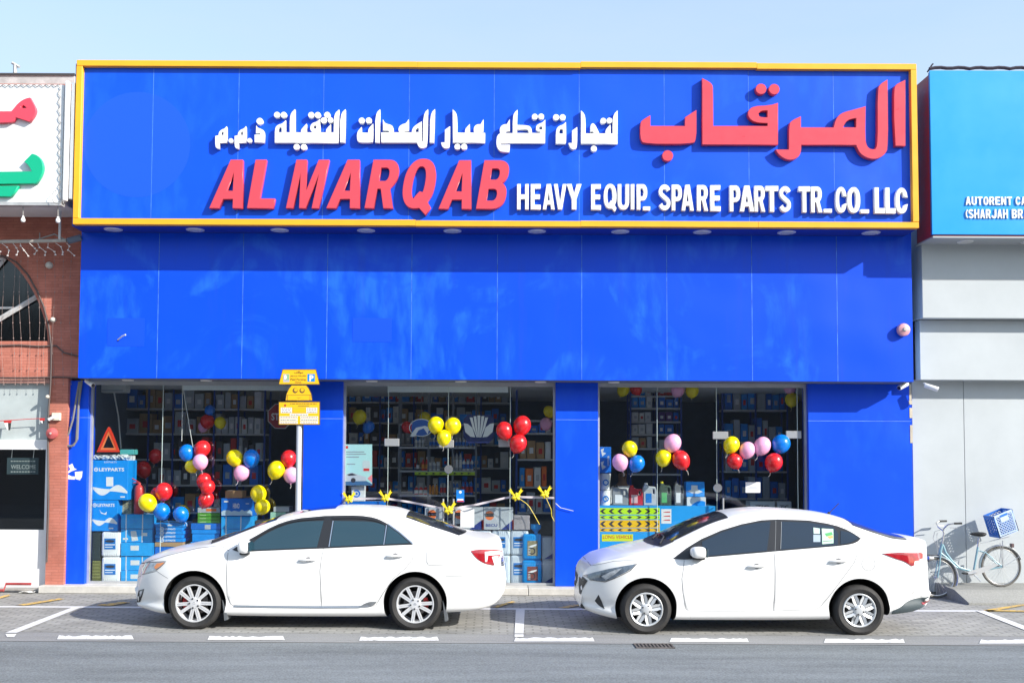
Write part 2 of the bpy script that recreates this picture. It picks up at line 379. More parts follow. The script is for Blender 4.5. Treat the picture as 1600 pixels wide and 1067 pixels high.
# ------------------------------------------------------------------ heavy sans capitals in a unit box
def _arc(cx, cy, rx, ry, a0, a1, n=12, p=2.3):
    out = []
    for k in range(n + 1):
        a = R(a0 + (a1 - a0) * k / n); c, s = math.cos(a), math.sin(a)
        out.append((cx + rx * math.copysign(abs(c) ** (2 / p), c), cy + ry * math.copysign(abs(s) ** (2 / p), s)))
    return out
def _stroke(pts, hx, hy):
    L, Rr = [], []
    for i in range(len(pts)):
        a, b = Vector(pts[max(0, i - 1)]), Vector(pts[min(len(pts) - 1, i + 1)])
        t = (b - a).normalized(); nx, ny = -t.y, t.x
        L.append((pts[i][0] + nx * hx, pts[i][1] + ny * hy)); Rr.append((pts[i][0] - nx * hx, pts[i][1] - ny * hy))
    return L + Rr[::-1]
def glyph(ch):
    if ch == 'H': return [[(0, 0), (.31, 0), (.31, .41), (.69, .41), (.69, 0), (1, 0), (1, 1), (.69, 1), (.69, .59), (.31, .59), (.31, 1), (0, 1)]]
    if ch == 'E': return [[(0, 0), (1, 0), (1, .18), (.38, .18), (.38, .42), (.92, .42), (.92, .59), (.38, .59), (.38, .83), (.98, .83), (.98, 1), (0, 1)]]
    if ch == 'L': return [[(0, 0), (1, 0), (1, .2), (.42, .2), (.42, 1), (0, 1)]]
    if ch == 'I' or ch == '_': return [[(0, 0), (1, 0), (1, 1), (0, 1)]]
    if ch == 'T': return [[(.33, 0), (.67, 0), (.67, .81), (1, .81), (1, 1), (0, 1), (0, .81), (.33, .81)]]
    if ch == 'A': return [[(0, 0), (.3, 0), (.355, .19), (.645, .19), (.7, 0), (1, 0), (.68, 1), (.32, 1)], [(.41, .36), (.59, .36), (.5, .73)]]
    if ch == 'V': return [[(0, 1), (.3, 1), (.5, .28), (.7, 1), (1, 1), (.67, 0), (.33, 0)]]
    if ch == 'Y': return [[(0, 1), (.33, 1), (.5, .62), (.67, 1), (1, 1), (.66, .4), (.66, 0), (.34, 0), (.34, .4)]]
    if ch == 'M': return [[(0, 0), (.22, 0), (.22, .7), (.4, 0), (.6, 0), (.78, .7), (.78, 0), (1, 0), (1, 1), (.68, 1), (.5, .36), (.32, 1), (0, 1)]]
    if ch == 'O': return [_arc(.5, .5, .5, .5, 0, 352.5, 47), _arc(.5, .5, .18, .33, 0, 345, 23)]
    if ch == 'Q':
        o = _arc(.5, .55, .5, .45, -25, 285, 40) + [(.62, .115), (.88, -.02), (1.0, .12), (.86, .22)]
        return [o, _arc(.48, .56, .2, .30, -30, 250, 22) + [(.46, .34), (.56, .41)]]
    if ch == 'U': return [[(0, 1), (.32, 1)] + _arc(.5, .34, .18, .17, 180, 360, 10) + [(.68, 1), (1, 1)] + _arc(.5, .36, .5, .36, 0, -180, 18)]
    if ch == 'P': return [[(0, 0), (.35, 0), (.35, .36), (.55, .36)] + _arc(.55, .68, .45, .32, -90, 90, 14) + [(0, 1)], [(.35, .52), (.5, .52)] + _arc(.5, .675, .16, .155, -90, 90, 8) + [(.35, .83)]]
    if ch == 'R': return [[(0, 0), (.33, 0), (.33, .4), (.44, .4), (.66, 0), (1, 0), (.76, .42), (.88, .5)] + _arc(.54, .71, .43, .29, -35, 90, 12) + [(0, 1)], [(.33, .56), (.5, .56)] + _arc(.5, .695, .15, .14, -90, 90, 8) + [(.33, .835)]]
    if ch == 'B': return [[(0, 0), (.55, 0)] + _arc(.55, .28, .45, .28, -90, 65, 12) + [(.80, .53)] + _arc(.53, .75, .42, .25, -40, 90, 12) + [(0, 1)], [(.33, .17), (.52, .17)] + _arc(.52, .29, .14, .12, -90, 90, 8) + [(.33, .41)], [(.33, .6), (.5, .6)] + _arc(.5, .715, .13, .115, -90, 90, 8) + [(.33, .83)]]
    if ch == 'C': return [[(1, .37), (.68, .33)] + _arc(.5, .5, .18, .33, -40, -320, 18) + [(.68, .66), (1, .62)] + _arc(.5, .5, .5, .5, 35, 325, 30)]
    if ch == 'N': return [[(0, 0), (.3, 0), (.3, .55), (.7, 0), (1, 0), (1, 1), (.7, 1), (.7, .45), (.3, 1), (0, 1)]]
    if ch == 'J': return [[(.62, 1), (1, 1)] + _arc(.5, .32, .5, .32, 0, -180, 16) + [(.34, .34)] + _arc(.48, .32, .14, .15, 180, 360, 8)]
    if ch == '(': return [_stroke(_arc(1.1, .5, .85, .55, 115, 245, 10, 2.0), .22, .08)]
    if ch == 'S':
        c = _arc(.5, .735, .34, .18, 10, 235, 14, 2.1) + [(.5, .5)] + _arc(.5, .27, .34, .185, 55, -170, 14, 2.1)
        return [_stroke(c, .16, .088)]
def glyph_mesh(ch, x0, x1, z0, z1, yf, dep, slant=0.0):
    cs = glyph(ch)
    cs = [[(x + slant * y, y) for x, y in c] for c in cs]
    mx0 = min(x for c in cs for x, y in c); mx1 = max(x for c in cs for x, y in c)
    my0 = min(y for c in cs for x, y in c); my1 = max(y for c in cs for x, y in c)
    out = [[(x0 + (x - mx0) / (mx1 - mx0) * (x1 - x0), z0 + (y - my0) / (my1 - my0) * (z1 - z0)) for x, y in c] for c in cs]
    return plate_mesh(out, yf, dep, 0.003)
# ================================================================== GROUND
Y_EDGE = G(769, 1004).y            # road edge / gutter
Y_GUT = G(769, 990).y
Y_STEP = G(769, 930).y
asph = asphalt_mat('asphalt', (0.175, 0.19, 0.197), 0.45)
gutm = asphalt_mat('gutter_concrete', (0.25, 0.25, 0.25), 0.25)
pav = brick_mat('paver_blocks', (0.275, 0.272, 0.258), (0.335, 0.33, 0.31), (0.20, 0.196, 0.185), 0.21, 0.105, 0.012, 0.5, plane='XY', offset=0.5)
white_line = worn_paint('white_road_paint', (0.72, 0.72, 0.72), (0.22, 0.215, 0.21), 0.56)
yellow_line = worn_paint('yellow_road_paint', (0.66, 0.42, 0.09), (0.24, 0.22, 0.2), 0.5, 14)
def sheet(name, x0, x1, y0, y1, z, mat, nx=1, ny=1):
    bm = bmesh.new()
    vs = [[bm.verts.new((x0 + (x1 - x0) * i / nx, y0 + (y1 - y0) * j / ny, z)) for i in range(nx + 1)] for j in range(ny + 1)]
    for j in range(ny):
        for i in range(nx): bm.faces.new((vs[j][i], vs[j][i + 1], vs[j + 1][i + 1], vs[j + 1][i]))
    return tag(link(name, finish(bm), mat), kind='structure')
sheet('ground', -300, 300, -300, 300, -0.02, M('sand_ground', (0.30, 0.26, 0.21), 0.9, var=0.2, scale=0.3))
road = sheet('road', -60, 60, -3.5, Y_EDGE, -0.006, asph)
gutter = sheet('gutter', -60, 60, Y_EDGE, Y_GUT, -0.002, gutm)
parking = sheet('parking_pavement', -60, 60, Y_GUT, 16.6, 0.0, pav)
def gquad(name, pix, z, mat, parent):
    """painted mark on the ground traced from its corners"""
    bm = bmesh.new(); vs = [bm.verts.new(G(x, y, 0.0).to_2d().to_3d() + Vector((0, 0, z))) for x, y in pix]
    bm.faces.new(vs); bm.normal_update()
    for f in bm.faces:
        if f.normal.z < 0: f.normal_flip()
    return link(name, finish(bm), mat, parent)
def ragged(x0, x1, y0, y1, n=22):
    """dash with chipped upper edge"""
    top = []
    for k in range(n + 1):
        t = k / n
        top.append((x0 + (x1 - x0) * t, y0 + (y1 - y0) * 0 + random.choice((0, 0, 0.5, 1.2, 1.8)) * (0 < k < n)))
    return top + [(x1 + 3, y1), (x0 - 3, y1)]
def ly(x, y): return y + (x - 769) * 0.0045
for x0, x1 in ((-146, -28), (92, 206), (327, 442), (564, 683), (806, 926), (1049, 1167), (1290, 1411), (1533, 1650)):
    xm = (x0 + x1) / 2
    gquad('lane_dash', ragged(x0, x1, ly(xm, 995.2), ly(xm, 1001.5)), 0.004, white_line, gutter)
bay = worn_paint('bay_line_paint', (0.66, 0.66, 0.66), (0.22, 0.215, 0.21), 0.6)
gquad('bay_line', [(-60, ly(-60, 950.0)), (1528, ly(1528, 950.0)), (1528, ly(1528, 952.2)), (-60, ly(-60, 952.2))], 0.004, bay, parking)
gquad('bay_divider', [(112, 949.4), (126, 949.4), (26, 989.0), (8, 989.0)], 0.008, bay, parking)
gquad('bay_divider', [(8, 990.0), (26, 990.0), (22, 995), (11, 995)], 0.004, white_line, gutter)
gquad('bay_divider', [(806, 952.4), (820, 952.4), (818, 990), (804, 990)], 0.008, bay, parking)
gquad('bay_divider', [(804, 991), (818, 991), (818, 995), (804, 995)], 0.005, white_line, gutter)
gquad('bay_divider', [(1524, 954.3), (1538, 954.3), (1640, 993), (1622, 993)], 0.008, bay, parking)
for q in ([(-20, 938), (14, 929), (16, 931), (-16, 941)], [(25, 946), (92, 935.5), (101, 936.5), (38, 946.8)],
          [(150, 946), (190, 941), (205, 941.5), (172, 947.2)], [(545, 949), (600, 941), (606, 942.5), (556, 949.4)], [(768, 949), (800, 940), (806, 941), (778, 949.6)],
          [(872, 950.2), (898, 945), (912, 945.6), (886, 950.6)], [(1536, 954), (1600, 944), (1602, 946), (1548, 956)], [(1540, 953.6), (1620, 954.6), (1620, 956.6), (1540, 955.4)]):
    gquad('hatch_line', q, 0.0125, yellow_line, parking)
# drain grate set in the road
gx, gy = G(1022, 1008.5).x, G(1022, 1008.5).y
dr = thing('drain_grate', 'dark rusty metal drain grate set in the road beside the gutter', 'drain', (gx, gy, 0))
gm = M('grate_iron', (0.13, 0.115, 0.11), 0.8, 0.4, var=0.5, scale=20)
boxo('grate_frame', gm, dr, gx - 0.22, gx + 0.22, gy - 0.13, gy - 0.11, -0.005, 0.006)
boxo('grate_frame', gm, dr, gx - 0.22, gx + 0.22, gy + 0.11, gy + 0.13, -0.005, 0.006)
boxo('sump', M('sump_dark', (0.04, 0.038, 0.036), 0.9), dr, gx - 0.22, gx + 0.22, gy - 0.109, gy + 0.109, -0.0055, -0.002)
for k in range(11):
    xx = gx - 0.21 + k * 0.042
    boxo('bar', gm, dr, xx - 0.009, xx + 0.009, gy - 0.109, gy + 0.109, -0.001, 0.005)
# entrance step of pale slabs in front of the shop
stm = M('step_stone', (0.52, 0.50, 0.46), 0.75, var=0.16, scale=5, bump=0.15, bscale=40)
xs0, xs1 = G(52, 929).x, P(1428, 915, 16.1).x
Z_STEP = 0.115
st = thing('entrance_step', 'long low pale stone step along the foot of the blue shop', 'step', ((xs0 + xs1) / 2, Y_STEP, 0))
n = 9
for k in range(n):
    a, b = xs0 + (xs1 - xs0) * k / n, xs0 + (xs1 - xs0) * (k + 1) / n
    boxo('slab', stm, st, a + 0.003, b - 0.003, Y_STEP + random.uniform(0, 0.01), 16.45, 0.001, Z_STEP - random.uniform(0, 0.004), 0.008)
# sloping concrete apron at the foot of the grey building
cm = asphalt_mat('apron_concrete', (0.27, 0.27, 0.255), 0.25)
xa = P(1484, 915, 15.6).x; xb = 16.0
ya, yb = G(1545, 945).y, 16.35
apron = MB()
xf = G(1502, 941).x
V = [(xa + 0.02, yb, 0.002), (xb, yb, 0.002), (xb, ya, 0.002), (xf, ya, 0.002), (xa + 0.02, yb, 0.20), (xb, yb, 0.20), (xb, ya, 0.03), (xf, ya, 0.03), (xa + 0.02, 15.5, 0.17), (xb, 15.5, 0.17), (xa + 0.02, 15.5, 0.002)]
bmv = [apron.bm.verts.new(v) for v in V]
for f in ((4, 5, 9, 8), (8, 9, 6, 7), (7, 6, 2, 3), (0, 4, 8, 10), (10, 8, 7, 3), (5, 1, 2, 6, 9), (0, 1, 5, 4), (0, 10, 3, 2, 1)):
    apron.bm.faces.new([bmv[i] for i in f])
tag(apron.build('concrete_apron', cm), kind='structure')
# ================================================================== THE BLUE SHOP
YL, YG, YU, YS, YF = 16.10, 16.22, 15.65, 15.15, 15.07
blue = blue_panel('blue_panel', (0.001, 0.067, 0.72), 0.46)
blue_sign = blue_panel('blue_sign_panel', (0.002, 0.080, 0.75), 0.2)
blue_low = blue_panel('blue_pilaster_panel', (0.001, 0.066, 0.72), 0.14)
seal = M('panel_sealant', (0.20, 0.36, 0.75), 0.6, var=0.4, scale=3)
dblue = M('dark_blue_casing', (0.008, 0.03, 0.30), 0.5, var=0.15)
alu = M('brushed_aluminium', (0.46, 0.47, 0.48), 0.42, 0.4, var=0.1)
chrome = M('chrome', (0.75, 0.75, 0.76), 0.12, 1.0)
steel = M('bright_steel', (0.40, 0.41, 0.42), 0.35, 0.4)
x0u, x1u = P(124.5, 480, YU).x, P(1425.5, 480, YU).x
zbu = P(769, 593.5, YU).z; ztop = P(769, 96, YF).z
xpl0, xpl1 = P(101, 750, YL).x, P(1426, 750, YL).x
ZC = zbu
shop = thing('shop_building', 'blue clad parts shop with glass fronts between flat blue pilasters', 'shop', ((x0u + x1u) / 2, YL, 0))
boxo('wall', seal, shop, x0u + 0.01, x1u - 0.01, YU + 0.026, 23.0, zbu + 0.012, ztop - 0.15)
edges = [124.5, 247, 379, 511, 643, 777, 909, 1042, 1175, 1308, 1425.5]
XE = [P(e, 480, YU).x for e in edges]
zsof = P(769, 366, YU).z
for k in range(10):
    boxo('panel', blue, shop, XE[k] + (0.004 if k else 0), XE[k + 1] - (0.004 if k < 9 else 0), YU, YU + 0.025, zbu, ztop - 0.3, 0.002)
bead = M('seam_bead', (0.07, 0.22, 0.76), 0.6, var=0.6, scale=5)
for k in range(1, 10):
    boxo('seam', bead, shop, XE[k] - 0.0038, XE[k] + 0.0038, YU - 0.0015, YU + 0.02, zbu + 0.004, ztop - 0.31)
ghost = M('unfaded_blue', (0.001, 0.068, 0.74), 0.4)
for a_ in ((168, 497, 226, 541), (551, 497, 612, 534)):      # blanking plates of old fittings
    X0, X1, Z0, Z1 = rect(*a_, YU)
    boxo('cover_plate', ghost, shop, X0, X1, YU - 0.003, YU - 0.0004, Z0, Z1)
MB().tube([P(184, 531, YU - 0.003), P(190, 526, YU - 0.05), P(196, 523, YU - 0.09)], 0.012, 6).build('cable_stub', M('stub_white', (0.7, 0.7, 0.7), 0.5), shop)
# pale flashing strip under the upper panels and the soffit
boxo('soffit', M('soffit_grey', (0.16, 0.19, 0.26), 0.6, var=0.2), shop, x0u + 0.012, x1u - 0.012, YU + 0.026, YG - 0.03, zbu - 0.004, zbu + 0.011)
for px in (197, 320, 580, 720, 845, 960):
    c = P(px, 594, YU + 0.2)
    l = MB().lathe([(0.0, -0.012), (0.085, -0.012), (0.09, 0.0), (0.09, 0.004)], (c.x, YU + 0.28, zbu - 0.008), 'Z', 20).build('downlight', M('lamp_opal', (0.75, 0.75, 0.72), 0.4), shop)
# pilasters
pil = [(P(101, 750, YL).x, P(135.5, 750, YL).x), (P(473, 750, YL).x, P(534.5, 750, YL).x), (P(868, 750, YL).x, P(934.5, 750, YL).x), (P(1264, 750, YL).x, P(1426, 750, YL).x)]
zj = P(769, 655, YL).z
for a, b in pil:
    boxo('pilaster', blue_low, shop, a, b, YL, YL + 0.3, Z_STEP, zj - 0.003, 0.003)
    boxo('pilaster', blue_low, shop, a, b, YL, YL + 0.3, zj + 0.003, zbu - 0.006, 0.003)
    boxo('joint', seal, shop, a + 0.004, b - 0.004, YL + 0.004, YL + 0.29, zj - 0.0028, zj + 0.0028)
zg0, zg1 = Z_STEP, zbu - 0.006
# room behind the glass
inwall = M('shop_inner_wall', (0.10, 0.14, 0.21), 0.8, var=0.15)
boxo('inner_wall', inwall, shop, pil[0][0], pil[0][0] + 0.12, YL + 0.31, 22.0, 0.0, zg1)
boxo('inner_wall', inwall, shop, pil[3][1] - 0.12, pil[3][1], YL + 0.31, 22.0, 0.0, zg1)
boxo('back_wall', inwall, shop, pil[0][0], pil[3][1], 22.0, 22.2, 0.0, zg1)
boxo('floor', M('shop_floor_tile', (0.60, 0.58, 0.55), 0.35, var=0.15), shop, pil[0][0] + 0.121, pil[3][1] - 0.121, 16.46, 21.99, 0.0, Z_STEP - 0.006)
boxo('ceiling', M('shop_ceiling', (0.62, 0.64, 0.66), 0.8), shop, pil[0][0] + 0.01, pil[3][1] - 0.01, YG + 0.05, 22.1, zg1 + 0.001, zg1 + 0.012)
gl = glass_mat('shop_glass', (0.93, 0.955, 0.955), 0.0, 1.48)
def storefront(xa, xb, joints, transom, door, label_):
    """fixed panes and doors: aluminium frame, panes with open joints, patch fittings"""
    w = MB(); fw = 0.035
    w.box(xa, xa + fw, YG - 0.03, YG + 0.03, zg0, zg1); w.box(xb - fw, xb, YG - 0.03, YG + 0.03, zg0, zg1)
    w.box(xa + fw, xb - fw, YG - 0.03, YG + 0.03, zg1 - 0.06, zg1); w.box(xa + fw, xb - fw, YG - 0.03, YG + 0.03, zg0, zg0 + 0.035)
    win = w.build('shop_window', alu, shop)
    xs = [xa + fw] + joints + [xb - fw]
    for i in range(len(xs) - 1):
        a, b = xs[i] + (0.004 if i else 0.001), xs[i + 1] - (0.004 if i < len(xs) - 2 else 0.001)
        if door and i in door:
            zt = transom
            boxo('pane', gl, win, a, b, YG - 0.006, YG + 0.006, zt + 0.006, zg1 - 0.061)
            boxo('door_leaf', gl, win, a, b, YG - 0.006, YG + 0.006, zg0 + 0.042, zt - 0.006)
        else:
            boxo('pane', gl, win, a, b, YG - 0.006, YG + 0.006, zg0 + 0.036, zg1 - 0.061)
    for j in joints:      # bright polished glass edges
        boxo('glass_edge', M('glass_edge', (0.55, 0.66, 0.64), 0.25), win, j - 0.0035, j + 0.0035, YG - 0.007, YG + 0.007, zg0 + 0.036, zg1 - 0.061)
    return win
zt2 = P(769, 691, YG).z; zt3 = P(1180, 684, YG).z
win1 = storefront(pil[0][1], pil[1][0], [P(252.5, 750, YG).x], 0, None, '')
j2 = [P(p, 750, YG).x for p in (606, 700, 797)]
win2 = storefront(pil[1][1], pil[2][0], j2, zt2, (1, 2), '')
j3 = [P(p, 750, YG).x for p in (1027, 1120, 1246.5)]
win3 = storefront(pil[2][1], pil[3][0], j3, zt3, (2,), '')
def fitting(win, px, py, w=11.5, h=6):
    X0, X1, Z0, Z1 = rect(px - w, py - h, px + w, py + h, YG - 0.03)
    f = boxo('patch_fitting', steel, win, X0, X1, YG - 0.026, YG + 0.026, Z0, Z1, 0.006)
    return f
for a in ((612, 691), (697.5, 693), (790.5, 692)): fitting(win2, *a)
for a in ((1126, 680), (1240.5, 679)): fitting(win3, *a, w=12)
lk = M('lock_metal', (0.6, 0.6, 0.6), 0.25, 0.9)
for win, px, py in ((win2, 701, 733), (win3, 1121, 762)):
    c = P(px, py, YG)
    MB().lathe([(0, -0.03), (0.065, -0.03), (0.07, -0.02), (0.07, -0.0065)], (c.x, YG, c.z), 'Y', 24).build('door_lock', lk, win, smooth=40)
for win, pxs, y0, y1 in ((win2, (692.5, 708.5), 779, 858), (win3, (1130,), 778, 850)):
    for px in pxs:
        a, b = P(px, y0, YG - 0.06), P(px, y1, YG - 0.06)
        MB().tube([a, b], 0.014, 12).tube([(a.x, a.y, a.z - 0.08), (a.x, YG, a.z - 0.08)], 0.009, 8).tube([(b.x, b.y, b.z + 0.08), (b.x, YG, b.z + 0.08)], 0.009, 8).build('pull_handle', steel, win, smooth=40)
# closed roller blinds at the heads
for pa, pb, pc, w_ in ((287, 470, 610, win1), (606, 794, 613, win2)):
    X0, X1, Z0, Z1 = rect(pa, 599, pb, pc, YG + 0.1)
    c = MB().tube([(X0, YG + 0.16, Z1 - 0.03), (X1, YG + 0.16, Z1 - 0.03)], 0.06, 14)
    c.box(X0, X1, YG + 0.07, YG + 0.085, Z0, Z1 - 0.03)
    c.build('roller_blind', M('blind_grey', (0.78, 0.82, 0.84), 0.7), w_)
# cord of the left blind
a, b, c_ = P(285, 600, 16.4), P(284, 689, 16.4), P(302, 703, 16.4)
MB().tube([a, P(285, 640, 16.4), b], 0.006, 6).tube([a, c_], 0.006, 6).build('blind_cord', M('white_cord', (0.75, 0.73, 0.7), 0.7), win1)
# ------------------------------------------------------------------ signboard
yel = M('yellow_frame', (0.85, 0.40, 0.015), 0.4, var=0.05, scale=3)
redl = M('red_letter_face', (0.62, 0.06, 0.085), 0.32, var=0.04)
whl = M('white_letter_face', (0.82, 0.82, 0.80), 0.4, var=0.03)
xs0_, xs1_ = P(116.5, 225, YF).x, P(1434, 225, YF).x
zs0, zs1 = P(769, 353.5, YF).z, P(769, 96.5, YF).z
sign = thing('shop_signboard', 'long blue shop signboard with yellow frame and raised red and white lettering', 'signboard', ((xs0_ + xs1_) / 2, YU, zs0))
boxo('casing', dblue, sign, xs0_ - 0.055, xs1_ - 0.002, YS + 0.03, YU - 0.003, zs0 - 0.004, zs1 - 0.02)
fw = 0.088
ks = [0, 0.405, 0.6, 0.81, 1.0]
for i in range(4):      # rails come in butted lengths, a little out of line
    a, b = xs0_ + (xs1_ - xs0_) * ks[i], xs0_ + (xs1_ - xs0_) * ks[i + 1]
    o1, o2 = random.uniform(-0.008, 0.008), random.uniform(-0.006, 0.006)
    boxo('frame_rail', yel, sign, a + 0.001, b - 0.001, YF, YS + 0.029, zs1 - fw + o1, zs1 + o1, 0.004)
    boxo('frame_rail', yel, sign, a + 0.001, b - 0.001, YF, YS + 0.029, zs0 + o2 * 0.5, zs0 + fw + o2, 0.004)
for a in (xs0_, xs1_ - fw):
    boxo('frame_rail', yel, sign, a, a + fw, YF - 0.002, YS + 0.0285, zs0 + fw + 0.006, zs1 - fw - 0.008, 0.004)
sed = [P(p, 225, YS).x for p in (125, 238, 372, 505, 639, 772, 905, 1038, 1170, 1303, 1426)]
for k in range(10):
    boxo('panel', blue_sign, sign, max(sed[k], xs0_ + fw * 0.6) + 0.003, min(sed[k + 1], xs1_ - fw * 0.6) - 0.003, YS, YS + 0.025, zs0 + 0.03, zs1 - 0.03, 0.0015)
for k in range(1, 10):
    boxo('seam', bead, sign, sed[k] - 0.003, sed[k] + 0.003, YS - 0.0012, YS + 0.02, zs0 + fw + 0.01, zs1 - fw - 0.012)
q = P(214, 226, YS); plate('old_logo_patch', [circ(q.x, q.z, 0.80, 56)], YS - 0.0009, 0.0007, M('unfaded_sign_blue', (0.003, 0.083, 0.77), 0.4), sign)  # disc of unfaded blue where a removed logo once sat
boxo('backing', seal, sign, xs0_ + 0.05, xs1_ - 0.05, YS + 0.0255, YS + 0.0295, zs0 + 0.04, zs1 - 0.04)
for px in (177, 305, 437, 572, 707, 839, 969, 1097, 1229, 1361):
    c = P(px, 361, (YS + YU) / 2)
    d = MB().lathe([(0.0, -0.010), (0.10, -0.010), (0.135, -0.006), (0.14, 0.001)], (c.x, (YS + YU) / 2, zs0 - 0.0045), 'Z', 24).build('downlight', M('downlight_trim', (0.7, 0.7, 0.7), 0.3, 0.3), sign, smooth=30)
    MB().lathe([(0.0, -0.006), (0.095, -0.006), (0.097, 0.0)], (c.x, (YS + YU) / 2, zs0 - 0.0135), 'Z', 20).build('lens', M('downlight_lens', (0.55, 0.56, 0.58), 0.15), d)
# --- lettering; each letter stands off the sheet
def arabic(name, polys, ox, oy, s, mat, dep, rim=True):
    yf = YS - dep
    cs = [soften(pxpoly(p, yf, ox, oy, s)) for p in polys]
    return plate(name, cs, yf, dep + 0.001, mat, sign, bevel=0.004)
def adots(lst, ox, oy, s, mat, dep):
    yf = YS - dep
    for x, y, r in lst:
        q = P(ox + x * s, oy + y * s, yf); rr = r * s / FPX * yf
        plate('letter_dot', [circ(q.x, q.z, rr, 22)], yf, dep + 0.001, mat, sign, bevel=0.004)
D1 = 0.075
m1 = [(60, 475), (110, 465), (118, 415), (160, 375), (200, 365), (240, 325), (245, 580), (130, 582), (130, 680), (85, 672), (60, 640)]
mh = [(160, 415), (190, 410), (190, 460), (155, 462)]
for dx in (0, 302): arabic('letter', [[(x + dx, y) for x, y in m1], [(x + dx, y) for x, y in mh]], 330, 165, .1, whl, D1)
arabic('letter', [[(703, 310), (725, 350), (800, 375), (832, 410), (830, 580), (675, 580), (675, 455), (760, 455), (762, 438), (695, 438)]], 330, 165, .1, whl, D1)
adots([(305, 550, 38), (597, 547, 38), (755, 245, 52)], 330, 165, .1, whl, D1)
arabic('letter', [[(92, 370), (115, 320), (160, 295), (205, 285), (265, 230), (265, 420), (325, 420), (325, 130), (410, 60), (410, 420), (500, 420), (502, 370), (590, 285), (590, 420), (680, 420), (650, 390), (643, 345), (655, 300), (690, 268), (740, 258), (800, 210), (802, 420), (890, 420), (892, 370), (968, 295), (968, 420), (1012, 420), (1015, 130), (1098, 65), (1090, 585), (90, 585)], [(150, 375), (160, 350), (178, 340), (197, 350), (200, 418), (147, 418)], [(700, 318), (740, 314), (740, 360), (698, 360)]], 420, 165, .1, whl, D1)
arabic('letter', [[(1115, 125), (1198, 60), (1193, 580), (1112, 580)]], 420, 165, .1, whl, D1)
adots([(125, 147, 49), (230, 148, 49), (660, 150, 49), (762, 150, 49), (910, 148, 49), (857, 232, 49), (962, 230, 45), (432, 648, 49), (545, 650, 49)], 420, 165, .1, whl, D1)
arabic('letter', [[(75, 410), (150, 335), (150, 425), (250, 425), (252, 360), (330, 285), (330, 560), (310, 583), (110, 583), (75, 545)]], 550, 165, .1, whl, D1)
arabic('letter', [[(362, 125), (438, 60), (434, 583), (360, 583)]], 550, 165, .1, whl, D1)
arabic('letter', [[(455, 420), (575, 420), (575, 400), (482, 395), (482, 215), (515, 280), (600, 300), (635, 325), (648, 365), (650, 420), (735, 420), (720, 380), (735, 325), (790, 290), (840, 280), (885, 215), (888, 395), (810, 400), (815, 420), (930, 420), (940, 365), (985, 310), (1090, 250), (1090, 562), (1105, 562), (1112, 125), (1188, 60), (1180, 600), (1150, 655), (1090, 675), (1040, 650), (1012, 583), (455, 583)], [(985, 395), (1010, 358), (1040, 355), (1040, 415), (985, 415)]], 550, 165, .1, whl, D1)
arabic('letter', [[(1220, 125), (1296, 57), (1285, 583), (1212, 583)]], 550, 165, .1, whl, D1)
adots([(150, 237, 49), (260, 235, 49)], 550, 165, .1, whl, D1)
arabic('letter', [[(150, 380), (232, 325), (230, 630), (205, 665), (170, 678), (125, 660), (100, 630), (90, 575), (148, 575)]], 680, 165, .1, whl, D1)
arabic('letter', [[(272, 60), (345, 130), (345, 425), (465, 425), (465, 365), (540, 290), (545, 425), (610, 425), (597, 380), (610, 325), (650, 295), (710, 290), (755, 215), (755, 400), (690, 405), (690, 425), (780, 430), (780, 583), (275, 583)]], 680, 165, .1, whl, D1)
adots([(345, 645, 48), (450, 645, 49)], 680, 165, .1, whl, D1)
arabic('letter', [[(158, 510), (175, 460), (215, 432), (203, 380), (225, 320), (270, 295), (320, 290), (365, 215), (368, 400), (295, 402), (300, 430), (410, 432), (410, 130), (488, 67), (480, 305), (640, 310), (690, 335), (708, 380), (710, 430), (840, 432), (845, 415), (800, 405), (770, 370), (778, 315), (820, 285), (870, 270), (920, 220), (918, 585), (225, 585), (225, 615), (368, 615), (360, 728), (230, 728), (175, 680), (152, 600)], [(480, 375), (630, 375), (655, 390), (660, 430), (478, 430)], [(825, 330), (870, 330), (870, 375), (825, 375)]], 760, 165, .1, whl, D1)
adots([(755, 175, 47), (855, 172, 47), (1088, 185, 49), (1190, 185, 49)], 760, 165, .1, whl, D1)
arabic('letter', [[(1085, 400), (1105, 345), (1140, 318), (1195, 300), (1243, 258), (1248, 560), (1235, 600), (1082, 600)], [(1140, 390), (1160, 365), (1195, 370), (1195, 440), (1138, 440)]], 760, 165, .1, whl, D1)
arabic('letter', [[(1340, 390), (1420, 337), (1418, 640), (1395, 680), (1350, 692), (1305, 662), (1282, 585), (1338, 585)]], 760, 165, .1, whl, D1)
arabic('letter', [[(478, 77), (550, 150), (550, 437), (680, 437), (655, 405), (625, 420), (625, 310), (650, 280), (685, 285), (720, 340), (765, 437), (860, 437), (862, 370), (940, 300), (942, 437), (972, 437), (972, 150), (1050, 77), (1050, 600), (478, 600)]], 860, 165, .1, whl, D1)
adots([(825, 240, 47), (922, 235, 45), (678, 675, 49)], 860, 165, .1, whl, D1)
D2 = 0.092
arabic('letter', [[(68, 545), (95, 515), (175, 470), (175, 580), (535, 580), (535, 490), (655, 415), (655, 730), (610, 768), (115, 768), (68, 725)]], 990, 110, .15, redl, D2)
arabic('letter', [[(715, 82), (790, 120), (820, 150), (828, 190), (830, 580), (1395, 580), (1395, 552), (1290, 548), (1225, 522), (1188, 470), (1195, 415), (1250, 374), (1420, 365), (1505, 340), (1505, 775), (715, 775)], [(1395, 420), (1330, 422), (1300, 450), (1310, 480), (1340, 490), (1395, 490)]], 990, 110, .15, redl, D2)
